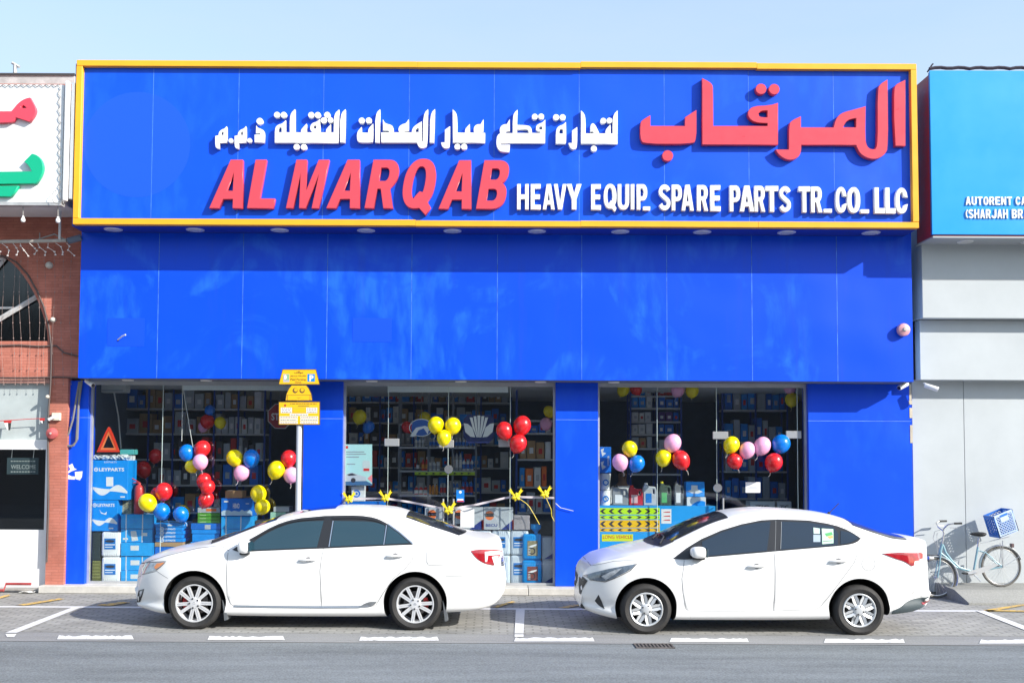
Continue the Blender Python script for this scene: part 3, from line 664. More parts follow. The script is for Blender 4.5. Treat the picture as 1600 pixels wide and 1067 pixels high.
arabic('letter', [[(285, 565), (310, 525), (410, 480), (410, 595), (752, 595), (765, 530), (800, 470), (860, 435), (960, 410), (1085, 375), (1080, 700), (1095, 790), (1140, 825), (1185, 820), (1210, 770), (1208, 190), (1235, 145), (1313, 97), (1320, 800), (1290, 870), (1230, 915), (1160, 928), (1080, 905), (1020, 860), (985, 780), (415, 775), (412, 850), (385, 905), (320, 938), (240, 925), (170, 870), (145, 825), (285, 825)], [(985, 500), (910, 512), (870, 550), (850, 595), (985, 595)]], 1190, 110, .15, redl, D2)
arabic('letter', [[(1380, 190), (1400, 145), (1498, 102), (1500, 788), (1395, 788), (1380, 500)]], 1190, 110, .15, redl, D2)
adots([(355, 890, 58), (1328, 195, 57), (1465, 198, 57)], 990, 110, .15, redl, D2)
def latin(ch, px0, py0, px1, py1, mat, dep, bold, shear=0.0):
    yf = YS - dep; X0, X1, Z0, Z1 = rect(px0, py0, px1, py1, yf)
    me = glyph_mesh(ch, X0, X1, Z0, Z1, yf, dep + 0.001, shear)
    return link('letter', me, mat, sign)
for ch, a, b in (('A', 33, 265), ('L', 295, 488), ('M', 565, 862), ('A', 845, 1078), ('R', 1110, 1347)):
    latin(ch, 320 + a * .225, 150 + 443 * .225, 320 + b * .225, 150 + 780 * .225, redl, D2, 0, 0.30)
latin('Q', 629, 150 + 436 * .225, 681, 150 + 828 * .225, redl, D2, 0, 0.30)
for ch, a, b in (('A', 112, 342), ('B', 372, 602)):
    latin(ch, 660 + a * .225, 150 + 447 * .225, 660 + b * .225, 150 + 785 * .225, redl, D2, 0, 0.30)
for ch, a, b, t, u in (('H', 657, 738, 612, 788), ('E', 752, 822, 612, 788), ('A', 836, 919, 612, 788), ('V', 913, 1000, 612, 788), ('Y', 1002, 1105, 612, 788), ('E', 1172, 1240, 613, 790), ('Q', 1260, 1348, 611, 806), ('U', 1356, 1436, 613, 790), ('I', 1447, 1472, 613, 788), ('P', 1488, 1562, 613, 790), ('_', 1532, 1582, 768, 794)):
    latin(ch, 660 + a * .225, 150 + t * .225, 660 + b * .225, 150 + u * .225, whl, D1, 0.036)
for ch, a, b in (('S', 172, 235), ('P', 242, 298), ('A', 295, 362), ('R', 380, 440), ('E', 452, 508), ('P', 557, 615), ('A', 612, 690), ('R', 692, 750), ('T', 752, 822), ('S', 828, 890), ('T', 932, 995), ('R', 1000, 1060), ('_', 1069, 1113), ('C', 1133, 1193), ('O', 1197, 1267), ('_', 1269, 1315), ('L', 1345, 1400), ('L', 1404, 1458), ('C', 1460, 1525)):
    k = (a - 170) / 1355; t, u = 690 + 19 * k, 830 + 19 * k
    if ch == '_': t = u - 20
    latin(ch, 980 + a * .2875, 90 + t * .2875, 980 + b * .2875, 90 + u * .2875, whl, D1, 0.036)
# ================================================================== RED BRICK BUILDING ON THE LEFT
YB = 16.02
brk = brick_mat('red_brick', (0.44, 0.145, 0.10), (0.50, 0.18, 0.13), (0.38, 0.13, 0.095), 0.21, 0.045, 0.004, 0.5)
XL = -13.5
xbr = P(126, 450, YB).x; xbl = P(103, 750, YB).x
def bx(px, py): q = P(px, py, YB); return (q.x, q.z)
brick = thing('brick_building', 'red brick building with arched upper window and white shop door', 'building', (P(40, 900, YB).x, YB, 0))
zb_top = P(60, 118, YB + 0.3).z
zmid = P(50, 589, YB).z
arch = soften([bx(x, y) for x, y in ((75, 533), (73, 512), (66, 487), (56, 463), (42, 438), (24, 415), (2, 398), (-30, 390), (-62, 398), (-84, 415), (-102, 438), (-116, 463), (-126, 487), (-133, 512), (-135, 533))], 2, 40, 1)
plate('wall', [rc(XL, xbr, zmid, zb_top - 0.25), arch], YB, 0.3, brk, brick)
zdoor = P(40, 912, YB).z
xd1 = P(74.5, 750, YB).x; xd0 = P(-95, 750, YB).x
for a, b in ((xd1, xbl), (XL, xd0)):
    boxo('brick_pier', brk, brick, a, b, YB - 0.001 if a == xd1 else YB, YB + 0.3, 0.02, zmid - 0.001)
# arched window, leaning timber brace behind old glass
dark = M('old_window_dark', (0.05, 0.055, 0.065), 0.25, var=0.3)
frm = M('old_white_frame', (0.62, 0.62, 0.62), 0.6, var=0.15)
aw = plate('arched_window', [arch], YB + 0.18, 0.02, glass_mat('dusty_glass', (0.45, 0.48, 0.5), 0.12, 1.7), brick)
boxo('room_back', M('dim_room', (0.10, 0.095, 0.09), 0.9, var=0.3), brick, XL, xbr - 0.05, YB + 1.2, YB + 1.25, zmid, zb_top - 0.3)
a, b = P(-20, 510, YB + 0.14), P(57, 464, YB + 0.14)
MB().tube([a, b], 0.04, 4).build('brace', frm, brick)
MB().tube([P(-60, 402, YB + 0.14), P(8, 404, YB + 0.14)], 0.03, 4).tube([P(8, 404, YB + 0.14), P(-10, 425, YB + 0.14)], 0.03, 4).build('brace', frm, brick)
MB().tube([P(-60, 482, YB + 0.15), P(22, 481, YB + 0.15)], 0.018, 4).build('brace', frm, brick)
MB().tube([P(-135, 535, YB + 0.1), P(75, 535, YB + 0.1)], 0.02, 4).build('window_sill', brk, brick)
X0, X1, Z0, Z1 = rect(74.5, 535.5, 76, 540, YB)
# transom window and door
curt = M('transom_curtain', (0.42, 0.47, 0.47), 0.5, var=0.12, scale=2.5)
zt0, zt1 = P(40, 687, YB).z, P(40, 598, YB).z
boxo('transom_window', curt, brick, xd0, xd1, YB + 0.12, YB + 0.15, zt0, zt1)
boxo('lintel', M('lintel_pink', (0.42, 0.22, 0.18), 0.8, var=0.2), brick, xd0, xd1, YB + 0.03, YB + 0.2, zt1, zmid - 0.002)
wdoor = M('white_door_paint', (0.74, 0.74, 0.75), 0.4, var=0.05)
zg_0, zg_1 = P(30, 828, YB).z, P(30, 702, YB).z
xg1 = P(66.5, 770, YB).x; xg0 = P(-60, 770, YB).x
dr_ = plate('door', [rc(xd0, xd1, 0.06, zt0 - 0.003), rc(xg0, xg1, zg_0, zg_1)], YB + 0.08, 0.06, wdoor, brick)
boxo('pane', gl, dr_, xg0, xg1, YB + 0.105, YB + 0.112, zg_0, zg_1)
boxo('frame', M('door_frame_edge', (0.5, 0.5, 0.52), 0.4), dr_, xd1 - 0.012, xd1 - 0.001, YB + 0.03, YB + 0.079, 0.06, zt0 - 0.01)
boxo('threshold', M('threshold_stone', (0.30, 0.29, 0.27), 0.8, var=0.3), brick, xd0, xd1 + 0.1, YB - 0.05, YB + 0.3, 0.0, 0.055, 0.01)
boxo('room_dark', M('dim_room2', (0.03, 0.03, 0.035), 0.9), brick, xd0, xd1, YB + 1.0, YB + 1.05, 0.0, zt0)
# parapet, metal roof edge
boxo('parapet', M('parapet_grey', (0.42, 0.42, 0.42), 0.7, var=0.2), brick, XL, P(116, 125, YB + 0.3).x, YB + 0.31, YB + 0.5, zb_top - 0.6, zb_top)
boxo('roof_edge', M('roof_dark', (0.05, 0.05, 0.055), 0.7), brick, XL, P(117, 120, YB + 0.3).x, YB + 0.28, YB + 0.6, zb_top, zb_top + 0.03)
ra = P(23, 128, YB + 0.4)
MB().tube([(ra.x, ra.y, zb_top), (ra.x, ra.y, zb_top + 0.22)], 0.03, 6).tube([(ra.x - 0.05, ra.y, zb_top + 0.24), (ra.x + 0.07, ra.y, zb_top + 0.17)], 0.025, 6).build('roof_post', M('parapet_grey', (0.42, 0.42, 0.42), 0.7), brick)
# hanging welcome board behind the door glass
wb = thing('welcome_board', 'dark slate welcome board hung behind the white shop door', 'sign', P(34, 742, YB + 0.2))
X0, X1, Z0, Z1 = rect(10.5, 715, 60, 741, YB + 0.2)
boxo('board', M('slate', (0.035, 0.06, 0.07), 0.6, var=0.2), wb, X0, X1, YB + 0.2, YB + 0.22, Z0, Z1, 0.004)
chalk = M('chalk', (0.42, 0.44, 0.42), 0.9)
text('lettering', 'WELCOME', 17, 726, 56, 732.5, YB + 0.197, chalk, wb)
for py in (719.5, 736):
    for k in range(9):
        X0, X1, Z0, Z1 = rect(17 + k * 4.4, py, 19.6 + k * 4.4, py + 1.6, YB + 0.197)
        boxo('ornament', chalk, wb, X0, X1, YB + 0.196, YB + 0.1995, Z0, Z1)
for px in (18, 52):
    MB().tube([P(px, 715.5, YB + 0.21), P(px + 1.5, 700, YB + 0.21)], 0.006, 5).build('cord', M('white_cord', (0.75, 0.73, 0.7), 0.7), wb)
# white illuminated-type sign box with raised script
YW = 15.03
wsm = M('white_sign_sheet', (0.74, 0.76, 0.78), 0.35, var=0.06, scale=2)
X0, X1, Z0, Z1 = rect(-200, 132, 98, 321, YW)
ws = thing('white_signboard', 'white shop sign box with red and green script on the brick building', 'signboard', (X1 - 1, YW, Z0))
boxo('box', wsm, ws, XL, X1, YW, YB - 0.02, Z0 + 0.05, Z1, 0.005)
boxo('bottom_rail', M('sign_rail_grey', (0.5, 0.5, 0.5), 0.5, 0.4, var=0.2), ws, XL, X1 + 0.01, YW - 0.02, YW + 0.1, Z0, Z0 + 0.045)
xr0, xr1 = P(99.5, 225, YW - 0.03).x, P(106.5, 225, YW - 0.03).x
boxo('edge_tube', M('white_tube', (0.8, 0.8, 0.8), 0.35), ws, xr0, xr1, YW - 0.05, YW + 0.03, P(104, 315, YW).z, P(104, 128, YW).z, 0.02, 2)
boxo('side_cap', M('sign_side_grey', (0.40, 0.43, 0.46), 0.5), ws, xr1 + 0.003, xr1 + 0.045, YW + 0.031, YB - 0.03, P(104, 310, YW).z, P(104, 128, YW).z)
grn = M('green_script', (0.0, 0.40, 0.21), 0.35); rds = M('red_script', (0.72, 0.06, 0.10), 0.35)
def script(polys, mat):
    yf = YW - 0.07
    plate('letter', [soften(pxpoly(p, yf, 0, 130, .1875)) for p in polys], yf, 0.071, mat, ws, bevel=0.004)
script([[(-200, 235), (95, 235), (150, 165), (205, 130), (250, 120), (265, 150), (300, 215), (290, 260), (245, 322), (130, 285), (115, 315), (85, 330), (-200, 332)], [(170, 200), (195, 185), (220, 205), (205, 213)]], rds)
script([[(-200, 742), (262, 735), (240, 690), (200, 655), (265, 588), (310, 600), (345, 640), (362, 700), (345, 770), (300, 835), (-200, 845)]], grn)
script([[(-80, 858), (155, 856), (90, 945), (-110, 945)]], grn)
# festoon lights twisted round the sign's edge
fl = MB(); pts = []
for k in range(46): pts.append(P(92.5 + 2.2 * math.sin(k * 1.9), 136 + k * 4.0, YW - 0.015))
fl.tube(pts, 0.006, 4); pts = []
for k in range(60): pts.append(P(-60 + k * 2.6, 134 + 1.8 * math.sin(k * 1.7), YW - 0.015))
fl.tube(pts, 0.006, 4)
fl.tube([P(90 + 9 * math.cos(a), 308 + 11 * math.sin(a), YW - 0.07) for a in [k * 0.45 for k in range(11)]], 0.005, 4)
wire = M('grey_wire', (0.25, 0.24, 0.23), 0.7)
tag(fl.build('festoon_cable', wire, None, P(92, 300, YW)), 'thin festoon cable wound along the edge of the white sign box', 'cable')
for px, y0, y1 in ((36, 322, 340), (90.5, 320, 341)):
    bl = thing('light_bulb', 'bare white bulb hanging under the white sign box', 'bulb', P(px, y1, YW + 0.05), 'bulbs under the white sign')
    MB().tube([P(px, y0, YW + 0.05), P(px, y1, YW + 0.05)], 0.008, 5).build('cord', wire, bl)
    c = P(px, y1 + 3, YW + 0.05)
    MB().lathe([(0, -0.045), (0.025, -0.038), (0.034, -0.015), (0.03, 0.01), (0.016, 0.03), (0.016, 0.05), (0, 0.05)], c, 'Z', 14).build('globe', M('bulb_glass', (0.85, 0.85, 0.82), 0.15), bl, smooth=60)
# gutter pole under the sign with icicle lights
gp = thing('gutter_pole', 'grey pole hung with tangled wire below the white sign box', 'pole', P(60, 378, 15.6))
MB().tube([P(-60, 379, 15.6), P(104, 376, 15.6)], 0.028, 8).build('pipe', M('pole_grey', (0.42, 0.39, 0.35), 0.6, var=0.2), gp)
MB().tube([P(94, 320, 15.6), P(93, 376, 15.6)], 0.02, 8).build('drop', frm, gp)
MB().tube([P(60, 374, 15.6), P(85, 366, 15.6), P(104, 376, 15.6)], 0.012, 6).tube([P(62, 378, 15.6), P(62, 364, 15.6)], 0.008, 5).build('bracket', wire, gp)
MB().tube([P(106, 377, 15.62), P(127, 371, 15.64)], 0.05, 10).build('pipe_end', M('pipe_dark', (0.12, 0.15, 0.2), 0.5), gp)
ic = MB()
for px in range(-10, 116, 14):
    q = [P(px + random.uniform(-2, 2), 380, 15.58)]
    for k in range(3): q.append(P(px + random.uniform(0, 9) + k * 3, 386 + k * 6 + random.uniform(-2, 2), 15.58))
    ic.tube(q, 0.0045, 4)
    for p_ in q[1:]: ic.box(p_.x - 0.012, p_.x + 0.012, p_.y - 0.006, p_.y + 0.006, p_.z - 0.012, p_.z + 0.006)
ic.build('icicle_lights', M('clear_wire', (0.62, 0.60, 0.58), 0.4), gp)
# long strings of fairy lights hanging down the brick
for k, px in enumerate((4, 22, 32, 45, 60, 70, 84, 97, 110)):
    q = [P(px + 2 * math.sin(i * .8 + k), 384 + i * 24, YB - 0.03) for i in range(10)]
    f = MB().tube(q, 0.0018, 4)
    for p_ in q[1:]: f.box(p_.x - 0.006, p_.x + 0.006, p_.y - 0.005, p_.y + 0.005, p_.z - 0.012, p_.z + 0.006)
    tag(f.build('fairy_lights', M('fairy_wire', (0.30, 0.21, 0.19), 0.6), None, q[-1]), 'thin string of fairy lights hanging down the red brick front', 'string lights', 'fairy light strings on the brick')
# cables following the arch and the lintel
cb = M('cable_brown', (0.10, 0.075, 0.07), 0.7)
arc_px = [(-20, 393), (10, 402), (26, 410), (44, 430), (58, 455), (68, 478), (76, 508), (80, 540), (80, 570), (79, 600), (76, 640), (75, 690), (76, 780), (74, 850), (73, 878)]
tag(MB().tube([P(x, y, YB - 0.025) for x, y in arc_px], 0.014, 6).build('cable', cb, None, P(76, 880, YB)), 'dark cable following the arched window and running down the brick pier', 'cable')
tag(MB().tube([P(x, y, YB - 0.02) for x, y in ((-40, 541), (30, 539), (60, 541), (88, 540), (100, 551), (124, 557))], 0.012, 6).build('cable', cb, None, P(60, 541, YB)), 'cable strung along the brick below the arched window', 'cable')
tag(MB().tube([P(x, y, YB - 0.02) for x, y in ((-40, 590), (40, 590), (90, 589), (135, 591))], 0.011, 6).build('cable', cb, None, P(60, 590, YB)), 'cable strung along the lintel above the white door', 'cable')
lp = MB()
for pl in (((86, 692), (98, 689), (107, 678), (114, 655), (119, 625), (124, 596)), ((88, 694), (104, 697), (115, 696), (121, 686), (122, 660), (123, 630), (128, 594)), ((90, 692), (112, 697), (119, 690), (122, 640), (126, 596))):
    lp.tube([P(x, y, YL - 0.05) for x, y in pl], 0.016, 6)
tag(lp.build('cable_bundle', M('cable_grey', (0.17, 0.165, 0.17), 0.6), None, P(110, 695, YL)), 'loop of thick grey cables hanging over the edge of the blue pilaster', 'cable')
# wall lamps on the brick
for px, py, rx in ((78, 415, 0.055), (84, 500, 0.04), (76, 620, 0.03)):
    c = P(px, py, YB)
    lab = {78: 'white half round lamp on the brick beside the arch top', 84: 'grey oval bulkhead fitting on the brick beside the arch', 76: 'yellowed oval fitting on the brick pier by the transom'}[px]
    tag(MB().lathe([(0, -0.09), (rx * .6, -0.08), (rx, -0.045), (rx, -0.001)], c, 'Y', 16).build('wall_lamp', M('lamp_cream', (0.55, 0.52, 0.46), 0.4), None, c, smooth=50), lab, 'lamp')
# alarm bell and junction box on the pier
c = P(83.5, 677, YB)
ab = thing('alarm_bell', 'faded red round alarm bell on the brick pier', 'bell', c)
MB().lathe([(0, -0.10), (0.03, -0.10), (0.05, -0.09), (0.085, -0.075), (0.088, -0.06), (0.088, -0.03), (0.05, -0.025), (0.05, -0.001)], (c.x, YB, c.z), 'Y', 28).build('gong', M('bell_red', (0.50, 0.10, 0.10), 0.45, var=0.25, scale=14), ab, smooth=40)
MB().lathe([(0, -0.112), (0.016, -0.112), (0.016, -0.1)], (c.x, YB, c.z), 'Y', 14).build('boss', M('bell_grey', (0.5, 0.45, 0.42), 0.4), ab)
X0, X1, Z0, Z1 = rect(83, 645, 96, 657, YB)
jb = thing('junction_box', 'cream junction box above the alarm bell on the brick pier', 'box', (X0, YB, Z0))
boxo('housing', M('cream_plastic', (0.66, 0.62, 0.52), 0.5), jb, X0, X1, YB - 0.06, YB - 0.001, Z0, Z1, 0.006)
bb = MB().box(-0.05, 0.05, -0.03, 0.03, -0.022, 0.022, 0.006); bb.bm.transform(Matrix.Translation(P(80.5, 653.5, YB - 0.1)) @ Matrix.Rotation(R(-28), 4, 'Y'))
bb.build('small_camera', M('white_plastic', (0.78, 0.78, 0.78), 0.35), jb)
# bunting flags
bt = thing('bunting', 'red cord with little striped flags across the grey transom', 'bunting', P(40, 656, YB - 0.02))
MB().tube([P(x, y, YB - 0.01) for x, y in ((-30, 659), (8, 657), (38, 655), (66, 653.5))], 0.006, 5).build('cord', M('red_cord', (0.55, 0.05, 0.05), 0.7), bt)
for px, py, w, h in ((12, 657, 13, 15), (66, 653.5, 9, 8), (-18, 658, 13, 15)):
    for i, cc in enumerate(((0.5, 0.03, 0.03), (0.75, 0.75, 0.75), (0.03, 0.03, 0.03))):
        if i == 0: qd = [(px - w / 2, py), (px + w / 2, py - .5), (px + w / 2 - 1, py + 3.5), (px - w / 2 + 1, py + 3.5)]
        elif i == 1: qd = [(px - w / 2 + 1, py + 3.6), (px + .5, py + 3.6), (px + 1, py + h), (px - 1, py + h - 1)]
        else: qd = [(px + .6, py + 3.6), (px + w / 2 - 1, py + 3.6), (px + w / 2 - 2.5, py + h), (px + 1.1, py + h)]
        pp = pxpoly(qd, YB - 0.01)
        plate('flag_stripe', [pp], YB - 0.012, 0.003, M('flag_%d' % i, cc, 0.8), bt)
# red pipe and litter at the door's foot
rp = G(20, 928)
tag(MB().tube([(P(-30, 918, 15.9).x, 15.75, 0.06), (P(13, 918, 15.9).x, 15.75, 0.06), (P(13, 918, 15.9).x, 15.82, 0.15), (P(52, 910, 15.9).x, 15.82, 0.15)], 0.022, 10).build('pipe', M('pipe_red', (0.33, 0.05, 0.05), 0.5, var=0.2), None, (P(13, 918, 15.9).x, 15.75, 0)), 'red painted pipe along the threshold of the white door', 'pipe')
pp = G(42, 926.5); bm = bmesh.new()
for j in range(5):
    for i in range(6): bm.verts.new((pp.x - 0.12 + i * 0.048, pp.y - 0.05 + j * 0.025, 0.006 + random.uniform(0, 0.03)))
bm.verts.ensure_lookup_table()
for j in range(4):
    for i in range(5): bm.faces.new((bm.verts[j * 6 + i], bm.verts[j * 6 + i + 1], bm.verts[j * 6 + i + 7], bm.verts[j * 6 + i + 6]))
tag(link('litter', finish(bm), M('paper_white', (0.72, 0.72, 0.7), 0.8), None, (pp.x, pp.y, 0)), 'scrap of crumpled white paper on the pavers by the red pipe', 'litter')
# ================================================================== GREY BUILDING ON THE RIGHT
gry = M('grey_cladding', (0.45, 0.485, 0.505), 0.5, var=0.07, scale=0.9)
grb = thing('grey_building', 'pale grey panelled building with stepped horizontal bands', 'building', (P(1520, 905, 16.1).x, 16.15, 0))
YR = 16.15; XR = 15.5
def gz(py, Y): return P(1515, py, Y).z
xw = P(1427, 760, YR).x
xj = P(1508, 760, YR).x
boxo('panel', gry, grb, xw, xj - 0.004, YR, YR + 0.05, 0.05, gz(594, YR - 0.27) + 0.03, 0.002)
boxo('panel', gry, grb, xj + 0.004, XR, YR, YR + 0.05, 0.05, gz(594, YR - 0.27) + 0.03, 0.002)
boxo('wall', M('grey_core', (0.2, 0.2, 0.21), 0.8), grb, xw + 0.01, XR, YR + 0.051, 23.0, 0.05, gz(375, YR))
Y1_, Y2_ = YR - 0.28, YR - 0.48
xe = P(1437.5, 540, Y1_).x
z_a, z_b = gz(593.5, Y1_), gz(500.5, Y1_)
boxo('band', gry, grb, xe, XR, Y1_, YR - 0.001, z_a, z_b, 0.003)
z_c = gz(497, Y2_); z_d = gz(372, Y2_)
xe2 = P(1441, 440, Y2_).x
boxo('band', gry, grb, xe2, XR, Y2_, YR + 0.04, max(z_b + 0.004, z_c), z_d + 0.3, 0.003)
boxo('band_joint', M('grey_joint', (0.30, 0.31, 0.32), 0.6), grb, xe2 + 0.01, XR, Y2_ - 0.002, Y2_ + 0.0, gz(438, Y2_), gz(437.2, Y2_))
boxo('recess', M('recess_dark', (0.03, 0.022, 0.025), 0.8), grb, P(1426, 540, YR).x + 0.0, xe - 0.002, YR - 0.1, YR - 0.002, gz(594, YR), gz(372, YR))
# cyan signboard
YC_ = 15.12
cyan = M('cyan_sign_sheet', (0.0, 0.29, 0.84), 0.35, var=0.04, scale=1.2)
X0, X1, Z0, Z1 = rect(1454.5, 111, 1700, 367, YC_)
cs_ = thing('cyan_signboard', 'bright cyan rental office signboard with small white lettering', 'signboard', (X0, YC_, Z0))
boxo('face', cyan, cs_, X0, XR, YC_, YC_ + 0.02, Z0, Z1, 0.004)
boxo('casing', M('dark_red_casing', (0.28, 0.015, 0.02), 0.45, var=0.2), cs_, X0 + 0.03, XR, YC_ + 0.021, YC_ + 0.62, Z0 - 0.02, Z1 - 0.03)
boxo('trim', M('trim_blue', (0.02, 0.10, 0.45), 0.4), cs_, X0 + 0.005, X0 + 0.029, YC_ + 0.021, YC_ + 0.06, Z0, Z1 - 0.02)
boxo('soffit', M('soffit_pale', (0.36, 0.38, 0.40), 0.6), cs_, X0 + 0.02, XR, YC_ + 0.02, YC_ + 0.7, Z0 - 0.045, Z0 - 0.021)
fx = MB()
fp = [P(1452 + k * 9, 108 - 2.2 * abs(math.sin(k * .9)), YC_ + 0.05) for k in range(20)]
fx.tube(fp, 0.025, 6); fx.tube([P(1449, 113, YC_ + 0.1), P(1456, 102, YC_ + 0.1), P(1458, 100, YC_ + 0.1)], 0.012, 5)
fx.build('torn_trim', M('torn_dark', (0.03, 0.025, 0.04), 0.8), cs_)
for k in range(2):
    c = P(1508 + 100 * k, 370, YC_ + 0.3)
    MB().lathe([(0, -0.012), (0.11, -0.012), (0.12, 0.0)], (c.x, YC_ + 0.3, Z0 - 0.046), 'Z', 20).build('downlight', M('downlight_trim', (0.7, 0.7, 0.7), 0.3, 0.3), cs_)
for words, py0, py1 in (((('AUTORENT', 1509, 1581.5), ('CAR', 1587, 1612)), 307.5, 320.5), ((('(', 1509, 1512.5), ('SHARJAH', 1513.5, 1575), ('BRANCH', 1581, 1636)), 327, 341.5)):
    for wd, wa, wb_ in words:
        n_ = len(wd); adv = (wb_ - wa + (1.3 if n_ > 1 else 0)) / n_
        for k, ch in enumerate(wd):
            Xa, Xb, Za, Zb = rect(wa + adv * k, py0, wa + adv * (k + 1) - (1.3 if n_ > 1 else 0), py1, YC_ - 0.02)
            link('letter', glyph_mesh(ch, Xa, Xb, Za, Zb, YC_ - 0.02, 0.021), whl, cs_)
# ------------------------------------------------------------------ small wall fixtures
wp = M('white_plastic', (0.78, 0.78, 0.78), 0.35)
def cctv(px, py, Y, yaw, tilt, label, mpx):
    c = P(px, py, Y); t = thing('security_camera', label, 'camera', c)
    b = MB().lathe([(0, -0.11), (0.034, -0.11), (0.038, -0.10), (0.038, 0.09), (0.03, 0.10), (0, 0.10)], (0, 0, 0), 'Y', 16)
    rot = Matrix.Translation(c) @ Matrix.Rotation(yaw, 4, 'Z') @ Matrix.Rotation(tilt, 4, 'X')
    b.bm.transform(rot); b.build('housing', wp, t, smooth=40)
    l = MB().lathe([(0, -0.003), (0.03, -0.003), (0.03, 0.0)], (0, -0.1105, 0), 'Y', 16); l.bm.transform(rot); l.build('lens', M('lens_black', (0.015, 0.015, 0.02), 0.15), t)
    m = P(mpx, 596, Y + 0.06)
    MB().tube([(m.x, m.y, zbu - 0.006), (m.x, m.y, m.z - 0.02), c], 0.016, 8).build('bracket', wp, t)
cctv(1411.5, 602.5, 15.88, R(-60), R(22), 'white camera under the blue panels, aimed over the shop front', 1418)
cctv(1455, 605, 15.88, R(66), R(20), 'white camera under the grey band of the panelled building', 1443)
cctv(140, 598, 15.86, R(52), R(24), 'white camera at the top of the window with the warning triangle', 137)
c = P(1409.5, 516, YU)
fa = thing('fire_alarm', 'faded pink round alarm bell on the blue upper panels', 'bell', c)
MB().lathe([(0, -0.115), (0.05, -0.11), (0.09, -0.09), (0.1, -0.06), (0.1, -0.035), (0.07, -0.03), (0.07, -0.001)], (c.x, YU, c.z), 'Y', 28).build('gong', M('bell_pink', (0.66, 0.33, 0.38), 0.5, var=0.12, scale=12), fa, smooth=40)
MB().lathe([(0, -0.13), (0.02, -0.13), (0.035, -0.115), (0.035, -0.11)], (c.x, YU, c.z), 'Y', 16).build('boss', M('bell_grey', (0.5, 0.45, 0.42), 0.4), fa)
# torn paper and old mastic
pt = M('paper_white', (0.72, 0.72, 0.7), 0.8)
for q in ([(107, 727), (113, 724), (116, 731), (120, 733), (112, 736), (107, 739), (106, 737), (110, 733)], [(117, 737), (129, 736), (128, 745), (125, 750), (118, 748)], [(101, 741), (106, 741), (112, 744), (117, 744), (117, 749), (101, 748)]):
    tag(plate('paper_scrap', [pxpoly(q, YL)], YL - 0.004, 0.003, pt, None, P(q[0][0], q[0][1], YL)), 'torn white paper scrap glued on the blue pilaster by the bricks', 'paper', 'paper scraps on the pilaster')
ms = M('old_mastic', (0.50, 0.45, 0.36), 0.85, var=0.2)
for y0, y1, x0_, x1_ in ((600, 626, 1420.5, 1424), (626, 632, 1420, 1425), (637, 653, 1421, 1425.5), (664, 692, 1422, 1426)):
    X0, X1, Z0, Z1 = rect(x0_, y0, x1_, y1, YL)
    boxo('mastic_strip', ms, shop, X0, X1, YL - 0.006, YL - 0.001, Z0, Z1)
# ================================================================== CARS
def pchip(xs, ys):
    xs, ys = np.array(xs, float), np.array(ys, float)
    h = np.diff(xs); d = np.diff(ys) / h; n = len(xs); m = np.zeros(n)
    for i in range(1, n - 1):
        if d[i - 1] * d[i] > 0:
            w1, w2 = 2 * h[i] + h[i - 1], h[i] + 2 * h[i - 1]
            m[i] = (w1 + w2) / (w1 / d[i - 1] + w2 / d[i])
    m[0], m[-1] = d[0], d[-1]
    def f(x):
        x = min(max(x, xs[0]), xs[-1]); i = int(min(max(np.searchsorted(xs, x) - 1, 0), n - 2)); t = (x - xs[i]) / h[i]
        return ((1 + 2 * t) * (1 - t) ** 2 * ys[i] + t * (1 - t) ** 2 * h[i] * m[i] + t * t * (3 - 2 * t) * ys[i + 1] + t * t * (t - 1) * h[i] * m[i + 1])
    return f
def chaikin(p, it):
    for _ in range(it):
        q = [p[0]]
        for i in range(len(p) - 1):
            a, b = p[i], p[i + 1]
            q.append(((a[0] * .75 + b[0] * .25), (a[1] * .75 + b[1] * .25))); q.append(((a[0] * .25 + b[0] * .75), (a[1] * .25 + b[1] * .75)))
        q.append(p[-1]); p = q
    return p
car_white = M('car_white_paint', (0.80, 0.80, 0.79), 0.36, coat=0.45)
tint = M('tinted_car_glass', (0.009, 0.038, 0.055), 0.04, coat=0.6, spec=0.9)
tint2 = M('tinted_car_glass_blue', (0.006, 0.016, 0.03), 0.04, coat=0.6, spec=0.9)
scr = M('screen_glass', (0.028, 0.032, 0.042), 0.09, spec=0.22)
blk = M('black_trim', (0.02, 0.021, 0.024), 0.35)
blk_m = M('black_plastic', (0.035, 0.037, 0.04), 0.6, var=0.1)
rub = M('tyre_rubber', (0.022, 0.021, 0.021), 0.75, var=0.25, scale=14, bump=0.15, bscale=90)
alloy = M('alloy_silver', (0.70, 0.71, 0.73), 0.3, 0.35)
hubc = M('hubcap_silver', (0.56, 0.58, 0.60), 0.38, 0.35)
well = M('wheel_well', (0.006, 0.006, 0.006), 0.9)
seam_m = M('panel_gap', (0.22, 0.22, 0.23), 0.8)
lamp_cl = M('lamp_clear', (0.36, 0.39, 0.42), 0.08, coat=1.0, spec=0.8, var=0.5, scale=18)
lamp_dk = M('lamp_dark', (0.10, 0.13, 0.17), 0.08, coat=1.0, spec=0.8, var=0.6, scale=14)
lamp_or = M('lamp_amber', (0.75, 0.24, 0.05), 0.12, coat=1.0)
lamp_rd = M('lamp_red', (0.30, 0.008, 0.015), 0.08, coat=1.0, var=0.35, scale=16)
lamp_wh = M('lamp_white', (0.75, 0.73, 0.74), 0.1, coat=1.0)
disc_m = M('brake_disc', (0.16, 0.15, 0.15), 0.4, 0.8); cal_m = M('caliper_red', (0.45, 0.02, 0.02), 0.5)
flap_m = M('mud_flap', (0.10, 0.11, 0.12), 0.6)
